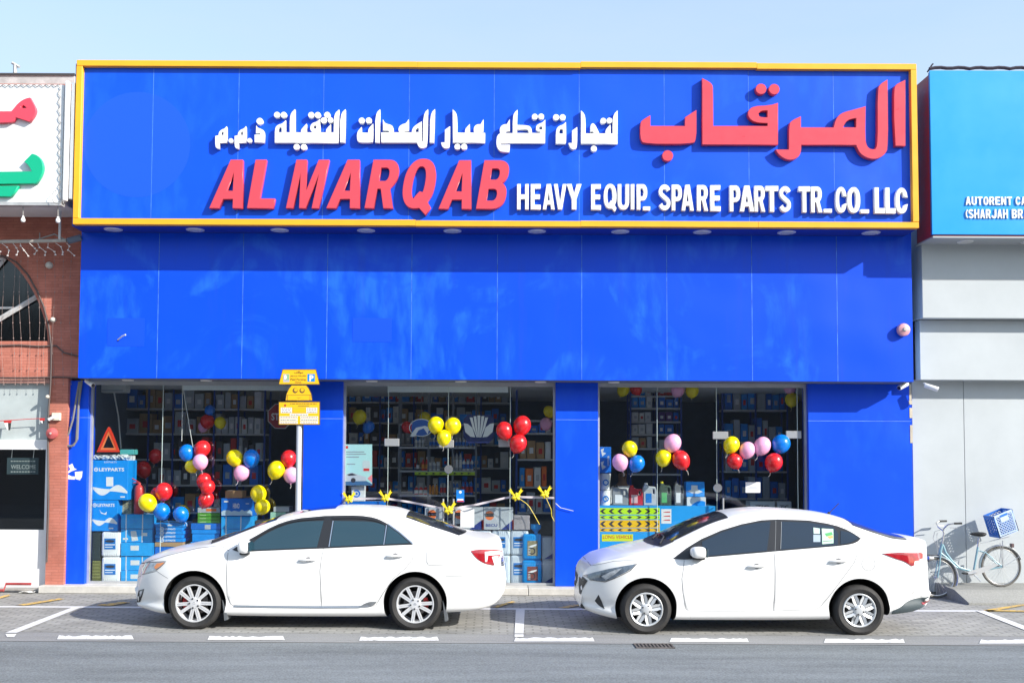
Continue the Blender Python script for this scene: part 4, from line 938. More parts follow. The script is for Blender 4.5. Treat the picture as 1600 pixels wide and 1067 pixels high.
class Car:
    def __init__(s, name, label, Yn, hw, spec):
        s.Yn, s.hw, s.Yc = Yn, hw, Yn + hw; s.sp = spec
        wf, wr = spec['wheels']
        q = [P(w[0], w[1], Yn + 0.02) for w in (wf, wr)]
        s.wx = [v.x for v in q]
        s.root = thing(name, label, 'car', ((q[0].x + q[1].x) / 2, s.Yc, 0))
        prof = lambda key, Y: sorted([(P(x, y, Y).x, P(x, y, Y).z) for x, y in spec[key]])
        top = prof('top', s.Yc - spec.get('topoff', 0.1)); bot = prof('bottom', Yn + 0.25); belt = prof('belt', Yn + 0.06)
        def uniq(l):
            out = [l[0]]
            for a in l[1:]:
                if a[0] - out[-1][0] > 0.004: out.append(a)
            return out
        top, bot, belt = uniq(top), uniq(bot), uniq(belt)
        s.x0, s.x1 = max(top[0][0], bot[0][0]), min(top[-1][0], bot[-1][0])
        s.fz_top, s.fz_bot, s.fz_belt = pchip(*zip(*top)), pchip(*zip(*bot)), pchip(*zip(*belt))
        g = [(P(x, 850, s.Yc - 0.3).x, wt, dr) for x, wt, dr in spec['green']]
        s.f_wt, s.f_dr = pchip([a[0] for a in g], [a[1] for a in g]), pchip([a[0] for a in g], [a[2] for a in g])
        L = s.x1 - s.x0
        u = np.linspace(0, 1, 110); xs = s.x0 + L * (0.5 - 0.5 * np.cos(np.pi * u)) * 0.35 + L * u * 0.65
        s.xs = xs
        s.sec = [s.section(x) for x in xs]
    def taper(s, x):
        a, b = x - s.x0, s.x1 - x; la, ka, lb, kb = s.sp['taper']
        t = 1.0
        if a < la: t -= ka * (1 - a / la) ** 2.6
        if b < lb: t -= kb * (1 - b / lb) ** 2.6
        return t
    def section(s, x):
        hw = s.hw * s.taper(x); zt, zb, ze = s.fz_top(x), s.fz_bot(x), s.fz_belt(x)
        zt = max(zt, zb + 0.02); ze = min(max(ze, zb + 0.01), zt - 0.004)
        wt, dr = s.f_wt(x) * (0.4 + 0.6 * s.taper(x)), s.f_dr(x)
        zte = max(zt - dr, ze + 0.001)
        wb = hw - 0.045
        wt = min(wt, wb - 0.02)
        zm = zb + (ze - zb) * 0.62
        p = [(0, zb), (hw * .80, zb), (hw - 0.075, zb + (ze - zb) * .02), (hw - 0.030, zb + (ze - zb) * .10), (hw - 0.062, zb + (ze - zb) * .21), (hw - 0.014, zb + (ze - zb) * .36), (hw, zm), (hw - 0.006, zb + (ze - zb) * .80),
             (wb, ze - (ze - zb) * 0.03), (wb - 0.025, ze + (zte - ze) * 0.04)]
        p += [(wb - 0.025 + (wt - wb + 0.025) * t, ze + (zte - ze) * (t + 0.10 * math.sin(math.pi * t))) for t in (0.35, 0.7, 0.93)]
        p += [(wt - 0.03, zte + (zt - zte) * 0.22), (wt * .8, zte + (zt - zte) * 0.55), (wt * .45, zte + (zt - zte) * 0.9), (wt * .2, zt - (zt - zte) * .015), (0, zt)]
        return chaikin(p, 2)
    def at(s, x):
        x = min(max(x, s.xs[0]), s.xs[-1]); i = int(min(max(np.searchsorted(s.xs, x) - 1, 0), len(s.xs) - 2))
        t = (x - s.xs[i]) / (s.xs[i + 1] - s.xs[i]); A, B = s.sec[i], s.sec[i + 1]
        return [(a[0] + (b[0] - a[0]) * t, a[1] + (b[1] - a[1]) * t) for a, b in zip(A, B)]
    def side(s, x, z):
        """half width of the body at (x, z)"""
        pr = s.at(x)[5:]
        if z <= pr[0][1]: return pr[0][0]
        for a, b in zip(pr, pr[1:]):
            if a[1] <= z <= b[1] and b[1] > a[1]:
                return a[0] + (b[0] - a[0]) * (z - a[1]) / (b[1] - a[1])
        return 0.02
    def topz(s, x, y):
        pr = s.at(x)[::-1]; y = abs(y)
        for a, b in zip(pr, pr[1:]):
            if a[0] <= y <= b[0] and b[0] > a[0]: return a[1] + (b[1] - a[1]) * (y - a[0]) / (b[0] - a[0])
            if b[0] < a[0]: break
        return pr[-30][1]
    def body(s):
        bm = bmesh.new(); rings = []
        for x, sec in zip(s.xs, s.sec):
            r = [bm.verts.new((x, s.Yc - y, z)) for y, z in sec]
            l = [bm.verts.new((x, s.Yc + y, z)) for y, z in sec[1:-1]]
            rings.append(r + l[::-1])
        n = len(rings[0])
        for A, B in zip(rings, rings[1:]):
            for k in range(n): bm.faces.new((A[k], A[(k + 1) % n], B[(k + 1) % n], B[k]))
        bm.faces.new(rings[0][::-1]); bm.faces.new(rings[-1])
        bmesh.ops.recalc_face_normals(bm, faces=bm.faces)
        me = finish(bm, None); me.materials.append(car_white); me.materials.append(well)
        tmp = bpy.data.objects.new('tmp', me)
        for i in range(2):
            for sd_ in (-1, 1):
                c = MB(); yy = (s.Yn - 0.2, s.Yn + 0.34) if sd_ < 0 else (s.Yc + s.hw - 0.34, s.Yc + s.hw + 0.2)
                z = s.sp['archz']; r = s.sp['archr']
                c.lathe([(r, yy[0]), (r, yy[1])], (s.wx[i], 0, z), 'Y', 64)
                cm_ = finish(c.bm); cm_.materials.append(car_white); cm_.materials.append(well)
                for p in cm_.polygons: p.material_index = 1
                co = bpy.data.objects.new('cut', cm_); TS.collection.objects.link(co)
                md = tmp.modifiers.new('b', 'BOOLEAN'); md.operation = 'DIFFERENCE'; md.object = co; md.solver = 'EXACT'
        out = baked(tmp)
        for m in list(tmp.modifiers): bpy.data.objects.remove(m.object)
        bpy.data.objects.remove(tmp)
        out.polygons.foreach_set('use_smooth', [True] * len(out.polygons)); out.set_sharp_from_angle(angle=R(38))
        o = bpy.data.objects.new('body', out); COL.objects.link(o); o.parent = s.root
        out.transform(Matrix.Translation(-ORG[s.root])); ORG[o] = ORG[s.root]
        s.body_o = o
        return o
    def topx(s, px, py):
        """pixel on the near flank -> (x, z), by walking onto the surface"""
        d = ray(px, py); inside = lambda Y: (s.Yc - Y) <= s.side((EYE + d * (Y / d.y)).x, (EYE + d * (Y / d.y)).z)
        lo = s.Yn - 0.08; hi = None; n = 90
        for k in range(1, n + 1):
            Y = s.Yn - 0.08 + (s.hw + 0.05) * k / n
            if s.x0 <= (EYE + d * (Y / d.y)).x <= s.x1 and inside(Y): hi = Y; break
            lo = Y
        if hi is None: hi = lo = s.Yn + 0.05
        for _ in range(12):
            m = (lo + hi) / 2
            if inside(m): hi = m
            else: lo = m
        q = EYE + d * (hi / d.y)
        return (q.x, q.z)
    def lift(s, x, z, off, sg):
        """point standing off the flank along its normal"""
        e = 0.012; S = s.side(x, z); sx = (s.side(x + e, z) - s.side(x - e, z)) / (2 * e); sz = (s.side(x, z + e) - s.side(x, z - e)) / (2 * e)
        sx, sz = max(-4, min(4, sx)), max(-4, min(4, sz)); L = math.sqrt(1 + sx * sx + sz * sz)
        return (x - off * sx / L, s.Yc + sg * (S + off / L), z - off * sz / L)
    def patch(s, name, poly, off, mat, parent=None, step=0.045, both=True, depth=0.012, soft=True, flip=None):
        """panel laid on the flank: outline in pixels, standing off the body by off"""
        pts = [s.topx(x, y) for x, y in poly]
        if soft: pts = soften(pts, 8, 40, 2)
        dense = []
        for i in range(len(pts)):
            a, b = Vector(pts[i]), Vector(pts[(i + 1) % len(pts)]); k = max(1, int((b - a).length / step))
            for j in range(k): dense.append(a.lerp(b, j / k))
        n = len(dense)
        xs_ = [p.x for p in dense]; zs_ = [p.y for p in dense]
        def inside(x, y):
            c = False
            for i in range(n):
                a, b = dense[i], dense[i - 1]
                if (a.y > y) != (b.y > y) and x < (b.x - a.x) * (y - a.y) / (b.y - a.y) + a.x: c = not c
            return c
        inner = []
        x = min(xs_) + step / 2
        while x < max(xs_):
            z = min(zs_) + step / 2
            while z < max(zs_):
                if inside(x, z) and min((Vector((x, z)) - d).length for d in dense) > step * .45: inner.append(Vector((x, z)))
                z += step
            x += step
        vs, es, fs, *_ = delaunay_2d_cdt(dense + inner, [], [list(range(n))], 1, 1e-6)
        outs = []
        for sg in ((-1, 1) if both else (-1,)):
            bm = bmesh.new()
            V = [bm.verts.new(s.lift(v.x, v.y, off, sg)) for v in vs]
            for f in fs:
                try: bm.faces.new([V[i] for i in f])
                except ValueError: pass
            bmesh.ops.recalc_face_normals(bm, faces=bm.faces)
            ff = list(bm.faces)
            if sum(f.normal.y * sg for f in ff) < 0: bmesh.ops.reverse_faces(bm, faces=ff)
            be = [e for e in bm.edges if len(e.link_faces) == 1]
            r = bmesh.ops.extrude_edge_only(bm, edges=be)
            for v in [g for g in r['geom'] if isinstance(g, bmesh.types.BMVert)]: v.co.y -= sg * depth
            o = link(name, finish(bm, 45), mat, (parent[0 if sg < 0 else 1] if isinstance(parent, (list, tuple)) else parent) or s.root)
            outs.append(o)
        return outs
    def strip(s, name, line, w, off, mat, parent=None, both=True):
        """narrow strip along a pixel polyline on the flank"""
        pts = [Vector(s.topx(x, y)) for x, y in line]
        dn = []
        for a, b in zip(pts, pts[1:]):
            k = max(1, int((b - a).length / 0.03))
            for j in range(k): dn.append(a.lerp(b, j / k))
        dn.append(pts[-1]); outs = []
        for sg in ((-1, 1) if both else (-1,)):
            bm = bmesh.new(); prev = None
            for i, p in enumerate(dn):
                t = (dn[min(i + 1, len(dn) - 1)] - dn[max(i - 1, 0)]).normalized(); nn = Vector((-t.y, t.x)) * w / 2
                a, b = p + nn, p - nn
                cur = (bm.verts.new(s.lift(a.x, a.y, off, sg)), bm.verts.new(s.lift(b.x, b.y, off, sg)))
                if prev: bm.faces.new((prev[0], prev[1], cur[1], cur[0]))
                prev = cur
            outs.append(link(name, finish(bm), mat, parent or s.root))
        return outs
    def screen(s, name, base, head, inset, mat, bow=0.10, off=0.004):
        """windscreen / rear window over the top surface between two pixels on the centre line"""
        xa, xb = P(*base, s.Yc).x, P(*head, s.Yc).x
        bm = bmesh.new(); nu, nv = 14, 14; grid = []
        for i in range(nu + 1):
            row = []
            for j in range(nv + 1):
                v = -1 + 2 * j / nv
                x = xa + (xb - xa) * i / nu
                w = s.f_wt(x) - inset
                y = w * v
                xx = x + math.copysign(bow, xb - xa) * (v * v) * (1 - i / nu)
                row.append(bm.verts.new((xx, s.Yc + y, s.topz(xx, y) + off)))
            grid.append(row)
        for i in range(nu):
            for j in range(nv): bm.faces.new((grid[i][j], grid[i][j + 1], grid[i + 1][j + 1], grid[i + 1][j]))
        bmesh.ops.recalc_face_normals(bm, faces=bm.faces)
        if sum(f.normal.z for f in bm.faces) < 0: bmesh.ops.reverse_faces(bm, faces=list(bm.faces))
        return link(name, finish(bm, 60), mat, s.root)
    def wheel(s, x, z, sg, r, rr, kind, flat, turn):
        """sg -1 near side, +1 far side; built at origin then placed"""
        yo = s.Yn + 0.03 if sg < 0 else s.Yc + s.hw - 0.03
        c = Vector((x, yo, z)); org = thing_part('wheel', s.root)
        w = 0.20
        f = -1 if sg < 0 else 1
        def place(mb):
            if f > 0: mb.bm.transform(Matrix.Diagonal((1, -1, 1, 1)))
            mb.bm.transform(Matrix.Translation(c)); return mb
        t = MB().lathe([(rr - 0.004, 0.022), (rr + 0.012, 0.008), (rr + 0.03, 0.002), ((r + rr) / 2, -0.006), (r - 0.032, 0.004), (r - 0.012, 0.022), (r - 0.003, 0.045), (r, w * .5), (r - 0.003, w - 0.045), (r - 0.02, w - 0.015), ((r + rr) / 2, w), (rr - 0.004, w - 0.02)], (0, 0, 0), 'Y', 64, False)
        for v in t.bm.verts:
            if v.co.z < -flat:
                v.co.z = -flat
            elif v.co.z < -flat * .8:   # side wall bulge above the contact patch
                v.co.y += -0.006 if v.co.y < w / 2 else 0.006
        place(t); ty = t.build('tyre', rub, org, smooth=35)
        if kind == 'alloy':
            b = MB().lathe([(rr - 0.006, 0.018), (rr, 0.012), (rr - 0.014, 0.012), (rr - 0.02, 0.03), (rr - 0.024, 0.16), (rr - 0.03, 0.16)], (0, 0, 0), 'Y', 64, False)
            N = 10
            for k in range(N):
                a = 2 * math.pi * (k + turn) / N + (0.05 if k % 2 else -0.05)
                ca, sa = math.cos(a), math.sin(a)
                def pt(rad, off, y): return (ca * rad - sa * off, y, sa * rad + ca * off)
                i0, i1 = 0.035, rr - 0.012
                w0, w1 = 0.020, 0.0175
                for (u0, u1, yy0, yy1) in ((-1, -.22, 0.012, 0.006), (.22, 1, 0.012, 0.006), (-.3, .3, 0.019, 0.014)):
                    b.prism([pt(i0, w0 * u0, yy0 + 0.004), pt(i0, w0 * u1, yy0 + 0.004), pt(i1, w1 * u1 * 1.15, yy1 + 0.01), pt(i1, w1 * u0 * 1.15, yy1 + 0.01)], (0, 0.03, 0))
            b.lathe([(0, 0.008), (0.03, 0.008), (0.062, 0.012), (0.075, 0.022), (0.075, 0.06)], (0, 0, 0), 'Y', 30)
            place(b); rim = b.build('rim', alloy, org, smooth=30)
            nuts = 5; nr = 0.058
        else:
            b = MB().lathe([(rr, 0.012), (rr - 0.008, 0.006), (rr - 0.02, 0.012), (rr - 0.024, 0.03), (rr - 0.024, 0.15), (rr - 0.03, 0.15)], (0, 0, 0), 'Y', 64, False)
            N = 8
            for k in range(N):
                a = 2 * math.pi * (k + turn) / N; ca, sa = math.cos(a), math.sin(a)
                def pt(rad, off, y): return (ca * rad - sa * off, y, sa * rad + ca * off)
                prof_ = [(0.04, 0.018), (0.08, 0.034), (0.125, 0.040), (0.165, 0.033), (rr - 0.012, 0.040)]
                for u in (-1, 1):
                    for (r0, h0), (r1, h1) in zip(prof_, prof_[1:]):
                        y0_, y1_ = 0.014 - 0.10 * (r0 - 0.04) * (rr - r0) * 4, 0.014 - 0.10 * (r1 - 0.04) * (rr - r1) * 4
                        b.prism([pt(r0, u * 0.004, y0_ + 0.012), pt(r0, u * h0, y0_), pt(r1, u * h1, y1_), pt(r1, u * 0.004, y1_ + 0.012)], (0, 0.014, 0))
            b.lathe([(0, 0.002), (0.03, 0.002), (0.055, 0.008), (0.07, 0.02), (0.07, 0.05)], (0, 0, 0), 'Y', 30)
            place(b); rim = b.build('rim', hubc, org, smooth=30)
            nuts = 4; nr = 0.05
        for k in range(nuts):
            a = 2 * math.pi * (k + .5) / nuts + turn
            q = MB().lathe([(0, 0.004), (0.011, 0.004), (0.0115, 0.02)], (math.cos(a) * nr, 0, math.sin(a) * nr), 'Y', 10)
            place(q).build('nut', blk_m, org)
        if kind == 'alloy':     # oval badge on the cap
            q = MB()
            q.tube([(0.017 * math.cos(t_), 0.007, 0.012 * math.sin(t_)) for t_ in np.linspace(0, 2 * math.pi, 18)[:-1]], 0.0018, 4, closed=True)
            q.tube([(0.006 * math.cos(t_), 0.007, 0.011 * math.sin(t_)) for t_ in np.linspace(0, 2 * math.pi, 14)[:-1]], 0.0016, 4, closed=True)
            place(q).build('badge', M('chrome', (0.75, 0.75, 0.76), 0.12, 1.0), org)
        dk = MB().lathe([(0, 0.10), (0.15, 0.10), (0.15, 0.112), (0, 0.112)], (0, 0, 0), 'Y', 32)
        place(dk).build('brake_disc', disc_m, org)
        bk = MB().lathe([(0, 0.15), (rr - 0.03, 0.15), (rr - 0.03, 0.16), (0, 0.16)], (0, 0, 0), 'Y', 32)
        place(bk).build('backing_plate', well, org)
        if kind == 'alloy':
            cc = MB(); cs = 1 if x > s.wx[0] + 1 else -1
            for a in (-22, -8, 8, 22):
                aa = R(a) + (0 if cs > 0 else math.pi); cc.box(-0.024, 0.024, 0.07, 0.13, -0.02, 0.02)
                for v in cc.bm.verts[-8:]: v.co = Vector((v.co.x + 0.135 * math.cos(aa), v.co.y, v.co.z + 0.135 * math.sin(aa)))
                cc.bm.verts.ensure_lookup_table()
            place(cc).build('caliper', cal_m, org)
def thing_part(name, root):
    o = bpy.data.objects.new(name, None); COL.objects.link(o); o.parent = root; o.empty_display_size = 0.05
    ORG[o] = ORG[root]; return o
def handle(c, px, py, w, parents, mat=None):
    for sg, par in zip((-1, 1), parents):
        x, z = c.topx(px, py); y = c.side(x, z); L = w / FPX * c.Yn / 2
        m = MB().tube([(x - L, c.Yc + sg * (y + 0.008), z - 0.006), (x - L * .8, c.Yc + sg * (y + 0.032), z - 0.003), (x, c.Yc + sg * (y + 0.042), z), (x + L * .8, c.Yc + sg * (y + 0.032), z + 0.006), (x + L, c.Yc + sg * (y + 0.006), z + 0.008)], [0.010, 0.014, 0.016, 0.014, 0.009], 10)
        m.build('handle', mat or car_white, par, smooth=60)
        MB().lathe([(0, 0.0), (0.03, -0.0015), (0.035, -0.004)], (x, c.Yc + sg * (y + 0.004), z), 'Y', 16).build('handle_recess', seam_m, par)
def mirror(c, poly_c, w, h, d, low_px):
    """door mirror: rounded shell on a short foot"""
    for sg in (-1, 1):
        x, z = c.topx(*poly_c); y = c.side(x, z) if True else 0
        y = max(y, c.hw - 0.12)
        b = MB(); r = bmesh.ops.create_icosphere(b.bm, subdivisions=3, radius=1.0)
        for v in b.bm.verts:
            q = v.co; e = 0.62
            q = Vector((math.copysign(abs(q.x) ** e, q.x), math.copysign(abs(q.y) ** e, q.y), math.copysign(abs(q.z) ** e, q.z)))
            sc = 0.82 + 0.18 * (1 - abs(v.co.x)) if q.x < 0 else 1.0
            v.co = Vector((x + q.x * w / 2, c.Yc + sg * (y + 0.10 + q.y * d / 2), z + q.z * h / 2 * sc))
        mt = thing_part('mirror', c.root)
        b.build('shell', car_white, mt, smooth=60)
        MB().box(x - w * .36, x + w * .40, min(c.Yc + sg * (y - 0.02), c.Yc + sg * (y + 0.13)), max(c.Yc + sg * (y - 0.02), c.Yc + sg * (y + 0.13)), z - h / 2 - 0.018, z - h / 2 + 0.012, 0.006).build('foot', blk_m, mt)
        MB().box(x + w * .44, x + w / 2 + 0.008, c.Yc + sg * (y + 0.10) - d * .42, c.Yc + sg * (y + 0.10) + d * .42, z - h * .38, z + h * .38, 0.004).build('glass', tint, mt)
# ------------------------------------------------------------------ the older saloon with ten-spoke wheels
A = Car('parked_sedan', 'white sedan with ten spoke alloy wheels parked before the shop door', 12.70, 0.90, dict(
    wheels=((302.5, 943), (648.5, 945.5)), archz=0.335, archr=0.392,
    top=[(207.3, 918), (208, 908), (210.5, 898), (216, 889), (225, 880), (243, 866), (266, 856.5), (297, 849.5), (322, 845), (345, 841), (362, 835.5), (380, 828), (400, 819.5), (422, 811), (444, 803.5), (471, 797), (507, 791), (542, 789), (578, 789.3), (613, 792), (640, 799.5), (670, 810), (700, 821), (728, 831), (747, 834), (768, 836), (779, 839.5), (784.5, 850), (787, 868), (789.5, 888), (791, 905)],
    bottom=[(207.3, 925), (208.5, 941), (212, 949), (230, 953), (256, 957), (300, 958), (355, 959.5), (480, 961), (605, 961), (660, 957), (697, 955), (743, 952), (768, 946), (782, 935), (789, 922), (791, 910)],
    belt=[(207.3, 921), (209, 905), (214, 896), (228, 880), (250, 871), (280, 863), (320, 858), (360, 859.5), (400, 860), (505, 855.5), (600, 851), (645, 849), (690, 847), (735, 846), (765, 848), (780, 853), (787, 875), (791, 907)],
    green=[(207, .40, .02), (240, .62, .03), (300, .68, .035), (345, .70, .03), (400, .655, .05), (450, .60, .06), (540, .585, .065), (610, .59, .06), (660, .62, .06), (725, .66, .03), (760, .68, .03), (791, .5, .02)],
    taper=(0.85, 0.36, 0.75, 0.26)))
A.body()
dA1 = A.patch('door', [(358, 861), (355, 886), (356, 930), (361, 943), (366, 945.5), (501, 947), (499.5, 912), (498.5, 890), (501, 872), (504.5, 857)], 0.003, car_white, depth=0.006)
dA2 = A.patch('door', [(506.5, 857), (503, 872), (500.5, 890), (501.5, 912), (503, 947), (580, 947.5), (587, 943), (597, 926), (614, 902), (633, 886), (643, 874), (646, 862), (646, 852.5)], 0.003, car_white, depth=0.006)
for ln in ([(357, 860), (354, 886), (355, 930), (360, 943), (366, 946.4)], [(505.5, 856), (502, 872), (499.5, 891), (500.5, 912), (502, 948)], [(647, 852), (647, 862), (644, 874.5), (634, 887), (615, 903), (598, 927), (588, 944), (582, 948)]):
    A.strip('door_gap', ln, 0.006, 0.0015, seam_m)
A.patch('window_surround', [(363, 858.5), (380, 848), (400, 837), (427, 821.5), (459, 810.5), (507, 806), (560, 805), (588, 809), (605, 818), (623, 831), (645.5, 850.5), (601, 852.2), (505, 856.6), (400, 861), (372, 862.5)], 0.006, blk, depth=0.010, step=0.02)
gA = []
A.patch('window_pane', [(394.5, 859.6), (393.5, 850), (402, 842.5), (427, 828), (457, 817), (480, 814.8), (506, 814), (495.5, 855)], 0.010, tint, dA1, depth=0.004, step=0.03)
A.patch('window_pane', [(522.5, 814), (516, 854.2), (598.5, 850.6), (602, 821), (588, 816.5), (570, 814.8)], 0.010, tint, dA2, depth=0.004, step=0.03)
A.patch('window_pane', [(606, 821.5), (601.5, 850.4), (640, 848.6), (622, 833)], 0.010, tint, dA2, depth=0.004, step=0.03)
A.patch('rain_visor', [(398, 842), (425, 826), (458, 815), (507, 810.6), (507, 806.8), (459, 811.2), (427, 822.3), (400, 837.8)], 0.016, blk, dA1, depth=0.010, step=0.018)
A.patch('rain_visor', [(519, 811), (560, 810), (590, 814.5), (603, 822), (604, 818.4), (587, 809.8), (560, 805.8), (521, 806.4)], 0.016, blk, dA2, depth=0.010, step=0.018)
chA = M('chrome', (0.75, 0.75, 0.76), 0.12, 1.0)
A.strip('chrome_trim', [(520.8, 814), (514.3, 854.4)], 0.013, 0.012, chA)
A.strip('chrome_trim', [(604.2, 820.5), (599.8, 851)], 0.012, 0.012, chA)
A.strip('chrome_trim', [(606.5, 819), (624, 831.5), (645, 849.6)], 0.015, 0.012, chA)
A.strip('sill_trim', [(366, 946.6), (430, 947.5), (500, 948), (560, 947.6), (580, 945.5), (587, 940)], 0.026, 0.012, M('sill_chrome', (0.45, 0.46, 0.47), 0.25, 0.8))
A.patch('sill_corner', [(560, 948.6), (574, 939.5), (589, 938.8), (586, 944), (580, 948.2)], 0.012, M('sill_chrome', (0.45, 0.46, 0.47), 0.25, 0.8))
A.screen('windscreen', (352, 842), (446, 804), 0.045, scr)
A.screen('rear_window', (729, 833), (640, 799), 0.04, scr, bow=0.08)
A.strip('fuel_flap_gap', [(670, 858.5), (692, 858.2), (695.5, 861), (695.8, 879), (693, 882), (670, 882.4), (667, 879), (667, 862), (670, 858.5)], 0.006, 0.002, seam_m, both=False)
A.patch('fuel_flap', [(669, 859), (693, 858.5), (695, 861), (695.5, 879), (693, 881.5), (670, 882), (667.5, 879), (667.5, 862)], 0.0035, car_white, both=False, depth=0.006)
hl = A.patch('headlight', [(227, 878.5), (259.5, 877.3), (252, 884.5), (244, 890.5), (220.5, 897), (221.5, 890)], 0.008, lamp_cl, depth=0.02, step=0.022)
A.patch('indicator', [(246, 880), (258, 878.3), (251, 884.6), (244, 889), (241.5, 886)], 0.011, lamp_or, hl, depth=0.004)
A.strip('headlight_edge', [(221.5, 879.5), (240, 878), (260, 876.8), (252, 885), (244, 891)], 0.008, 0.008, blk_m)
tl = A.patch('tail_light', [(735.5, 860.5), (743, 858.5), (765, 857.5), (779, 858), (783, 861), (781.5, 867), (775, 876), (771, 883), (757, 880), (744, 872)], 0.009, lamp_rd, depth=0.02, step=0.022)
A.patch('reverse_lamp', [(757, 862), (779, 860), (782, 862.5), (781, 866), (762, 867.5), (760.5, 877), (757.5, 877.5)], 0.013, lamp_wh, tl, depth=0.004)
A.patch('reverse_lamp', [(768, 869.5), (778, 868), (775.5, 876), (771.5, 881)], 0.013, lamp_wh, tl, depth=0.004)
fg = A.patch('fog_lamp', [(217, 922), (225.5, 919.5), (223, 930), (219, 940), (214.5, 940.5)], 0.004, blk_m, depth=0.01)
A.patch('fog_glass', [(219, 923), (224, 921), (221.5, 930), (218.5, 932)], 0.008, lamp_cl, fg, depth=0.004)
A.strip('bumper_gap', [(216, 901.5), (222, 897.5), (245, 892), (262, 903)], 0.005, 0.0015, seam_m)
A.strip('bumper_gap', [(696, 900), (735, 899.5)], 0.005, 0.0015, seam_m)
A.strip('hood_gap', [(223, 880), (260, 868), (310, 856), (345, 852), (358, 860)], 0.006, 0.002, seam_m)
# cowl with wipers, sunroof glass, side skirts, mud flaps
x = P(347, 845, A.Yc).x
bm = bmesh.new(); pr = None
for j in range(15):
    v = -1 + 2 * j / 14; y = v * (A.f_wt(x) - 0.02); xx = x + 0.10 * v * v
    cur = (bm.verts.new((xx - 0.06, A.Yc + y, A.topz(xx - 0.06, y) + 0.004)), bm.verts.new((xx + 0.06, A.Yc + y, A.topz(xx + 0.06, y) + 0.006)))
    if pr: bm.faces.new((pr[0], pr[1], cur[1], cur[0]))
    pr = cur
link('cowl', finish(bm), blk_m, A.root)
for y0, y1 in ((-0.55, 0.05), (0.02, 0.55)):
    MB().tube([(x + 0.02, A.Yc + y0, A.topz(x + 0.02, y0) + 0.02), (x + 0.1, A.Yc + (y0 + y1) / 2, A.topz(x + 0.1, (y0 + y1) / 2) + 0.025), (x + 0.12, A.Yc + y1, A.topz(x + 0.12, y1) + 0.02)], 0.01, 6).build('wiper', blk_m, A.root)
bm = bmesh.new(); gr = []
xa_, xb_ = P(478, 797, A.Yc).x, P(532, 790, A.Yc).x
for i in range(7):
    gr.append([bm.verts.new((xa_ + (xb_ - xa_) * i / 6, A.Yc + v, A.topz(xa_ + (xb_ - xa_) * i / 6, v) + 0.004)) for v in np.linspace(-0.42, 0.42, 11)])
for i in range(6):
    for j in range(10): bm.faces.new((gr[i][j], gr[i + 1][j], gr[i + 1][j + 1], gr[i][j + 1]))
link('sunroof', finish(bm, 60), tint2, A.root)
for px0, px1, py in ((347, 355.5, 954), (691.5, 700, 955)):
    for sg in (-1, 1):
        a, b = P(px0, py, A.Yn + 0.05).x, P(px1, py, A.Yn + 0.05).x
        yy = A.Yn + 0.05 if sg < 0 else A.Yc + A.hw - 0.23
        MB().prism([(a, yy, 0.36), (b - 0.01, yy, 0.20), (b, yy, 0.12), (a + 0.03, yy, 0.11)], (0, 0.18, 0)).build('mud_flap', flap_m, A.root)
for i in range(2):
    for sg in (-1, 1):
        A.wheel(A.wx[i], 0.322, sg, 0.332, 0.232, 'alloy', 0.320, 0.13 * i + 0.05)
handle(A, 482, 874, 28, dA1); handle(A, 618, 868, 28, dA2)
mirror(A, (385, 852.5), 0.15, 0.165, 0.22, 0)
A.strip('number_plate_holder', [(783.5, 868), (785, 884)], 0.03, 0.006, chA)
# ------------------------------------------------------------------ the newer saloon with hubcaps
B = Car('parked_sedan', 'white sedan with silver hubcaps and window stickers parked beside the bicycle', 12.52, 0.862, dict(
    wheels=((1010.3, 952.5), (1344, 952.5)), archz=0.315, archr=0.372,
    top=[(903.0, 925), (903.8, 905), (905, 895), (908, 886), (914, 879.5), (924, 873), (941, 864.5), (972, 855), (1000, 849.5), (1020, 845.5), (1040, 836), (1067, 822.5), (1095, 810), (1119, 802), (1137, 797.5), (1160, 794.3), (1190, 792.5), (1232, 794.4), (1273, 798.5), (1298, 803.5), (1310, 807), (1345, 819.5), (1376, 830), (1393, 834), (1410, 835.5), (1424, 837.5), (1432, 841), (1438, 849), (1440, 862), (1442.5, 880), (1448, 898), (1452, 915), (1453.5, 926)],
    bottom=[(903.0, 930), (903.6, 945), (908, 951), (920, 956), (942, 962), (964, 965.5), (1000, 966), (1057, 966), (1180, 966.5), (1298, 965.5), (1350, 961), (1393, 958), (1428, 953.5), (1444, 946), (1452, 936), (1453.5, 929)],
    belt=[(903.0, 928), (904.5, 910), (908, 897), (920, 886), (945, 878), (985, 871), (1030, 869), (1069, 873), (1102, 870.5), (1190, 863), (1209, 861), (1310, 853), (1331, 850.5), (1370, 849), (1405, 848), (1430, 851), (1439, 866), (1447, 900), (1453.5, 927)],
    green=[(903, .38, .02), (925, .58, .03), (980, .66, .035), (1025, .68, .03), (1070, .64, .05), (1125, .585, .06), (1200, .56, .065), (1285, .565, .065), (1330, .60, .095), (1375, .63, .08), (1400, .64, .04), (1430, .62, .03), (1453, .5, .02)],
    taper=(0.85, 0.38, 0.70, 0.26)))
B.body()
dB1 = B.patch('door', [(1070, 876), (1066.5, 904), (1068, 925), (1072.5, 949), (1078, 953.5), (1207.8, 953), (1207.8, 864), (1150, 869)], 0.003, car_white, depth=0.006)
dB2 = B.patch('door', [(1210.2, 863.6), (1210.2, 953), (1272, 950.8), (1281, 946), (1313, 905), (1333.5, 877), (1338, 865), (1331, 853.5), (1300, 856)], 0.003, car_white, depth=0.006)
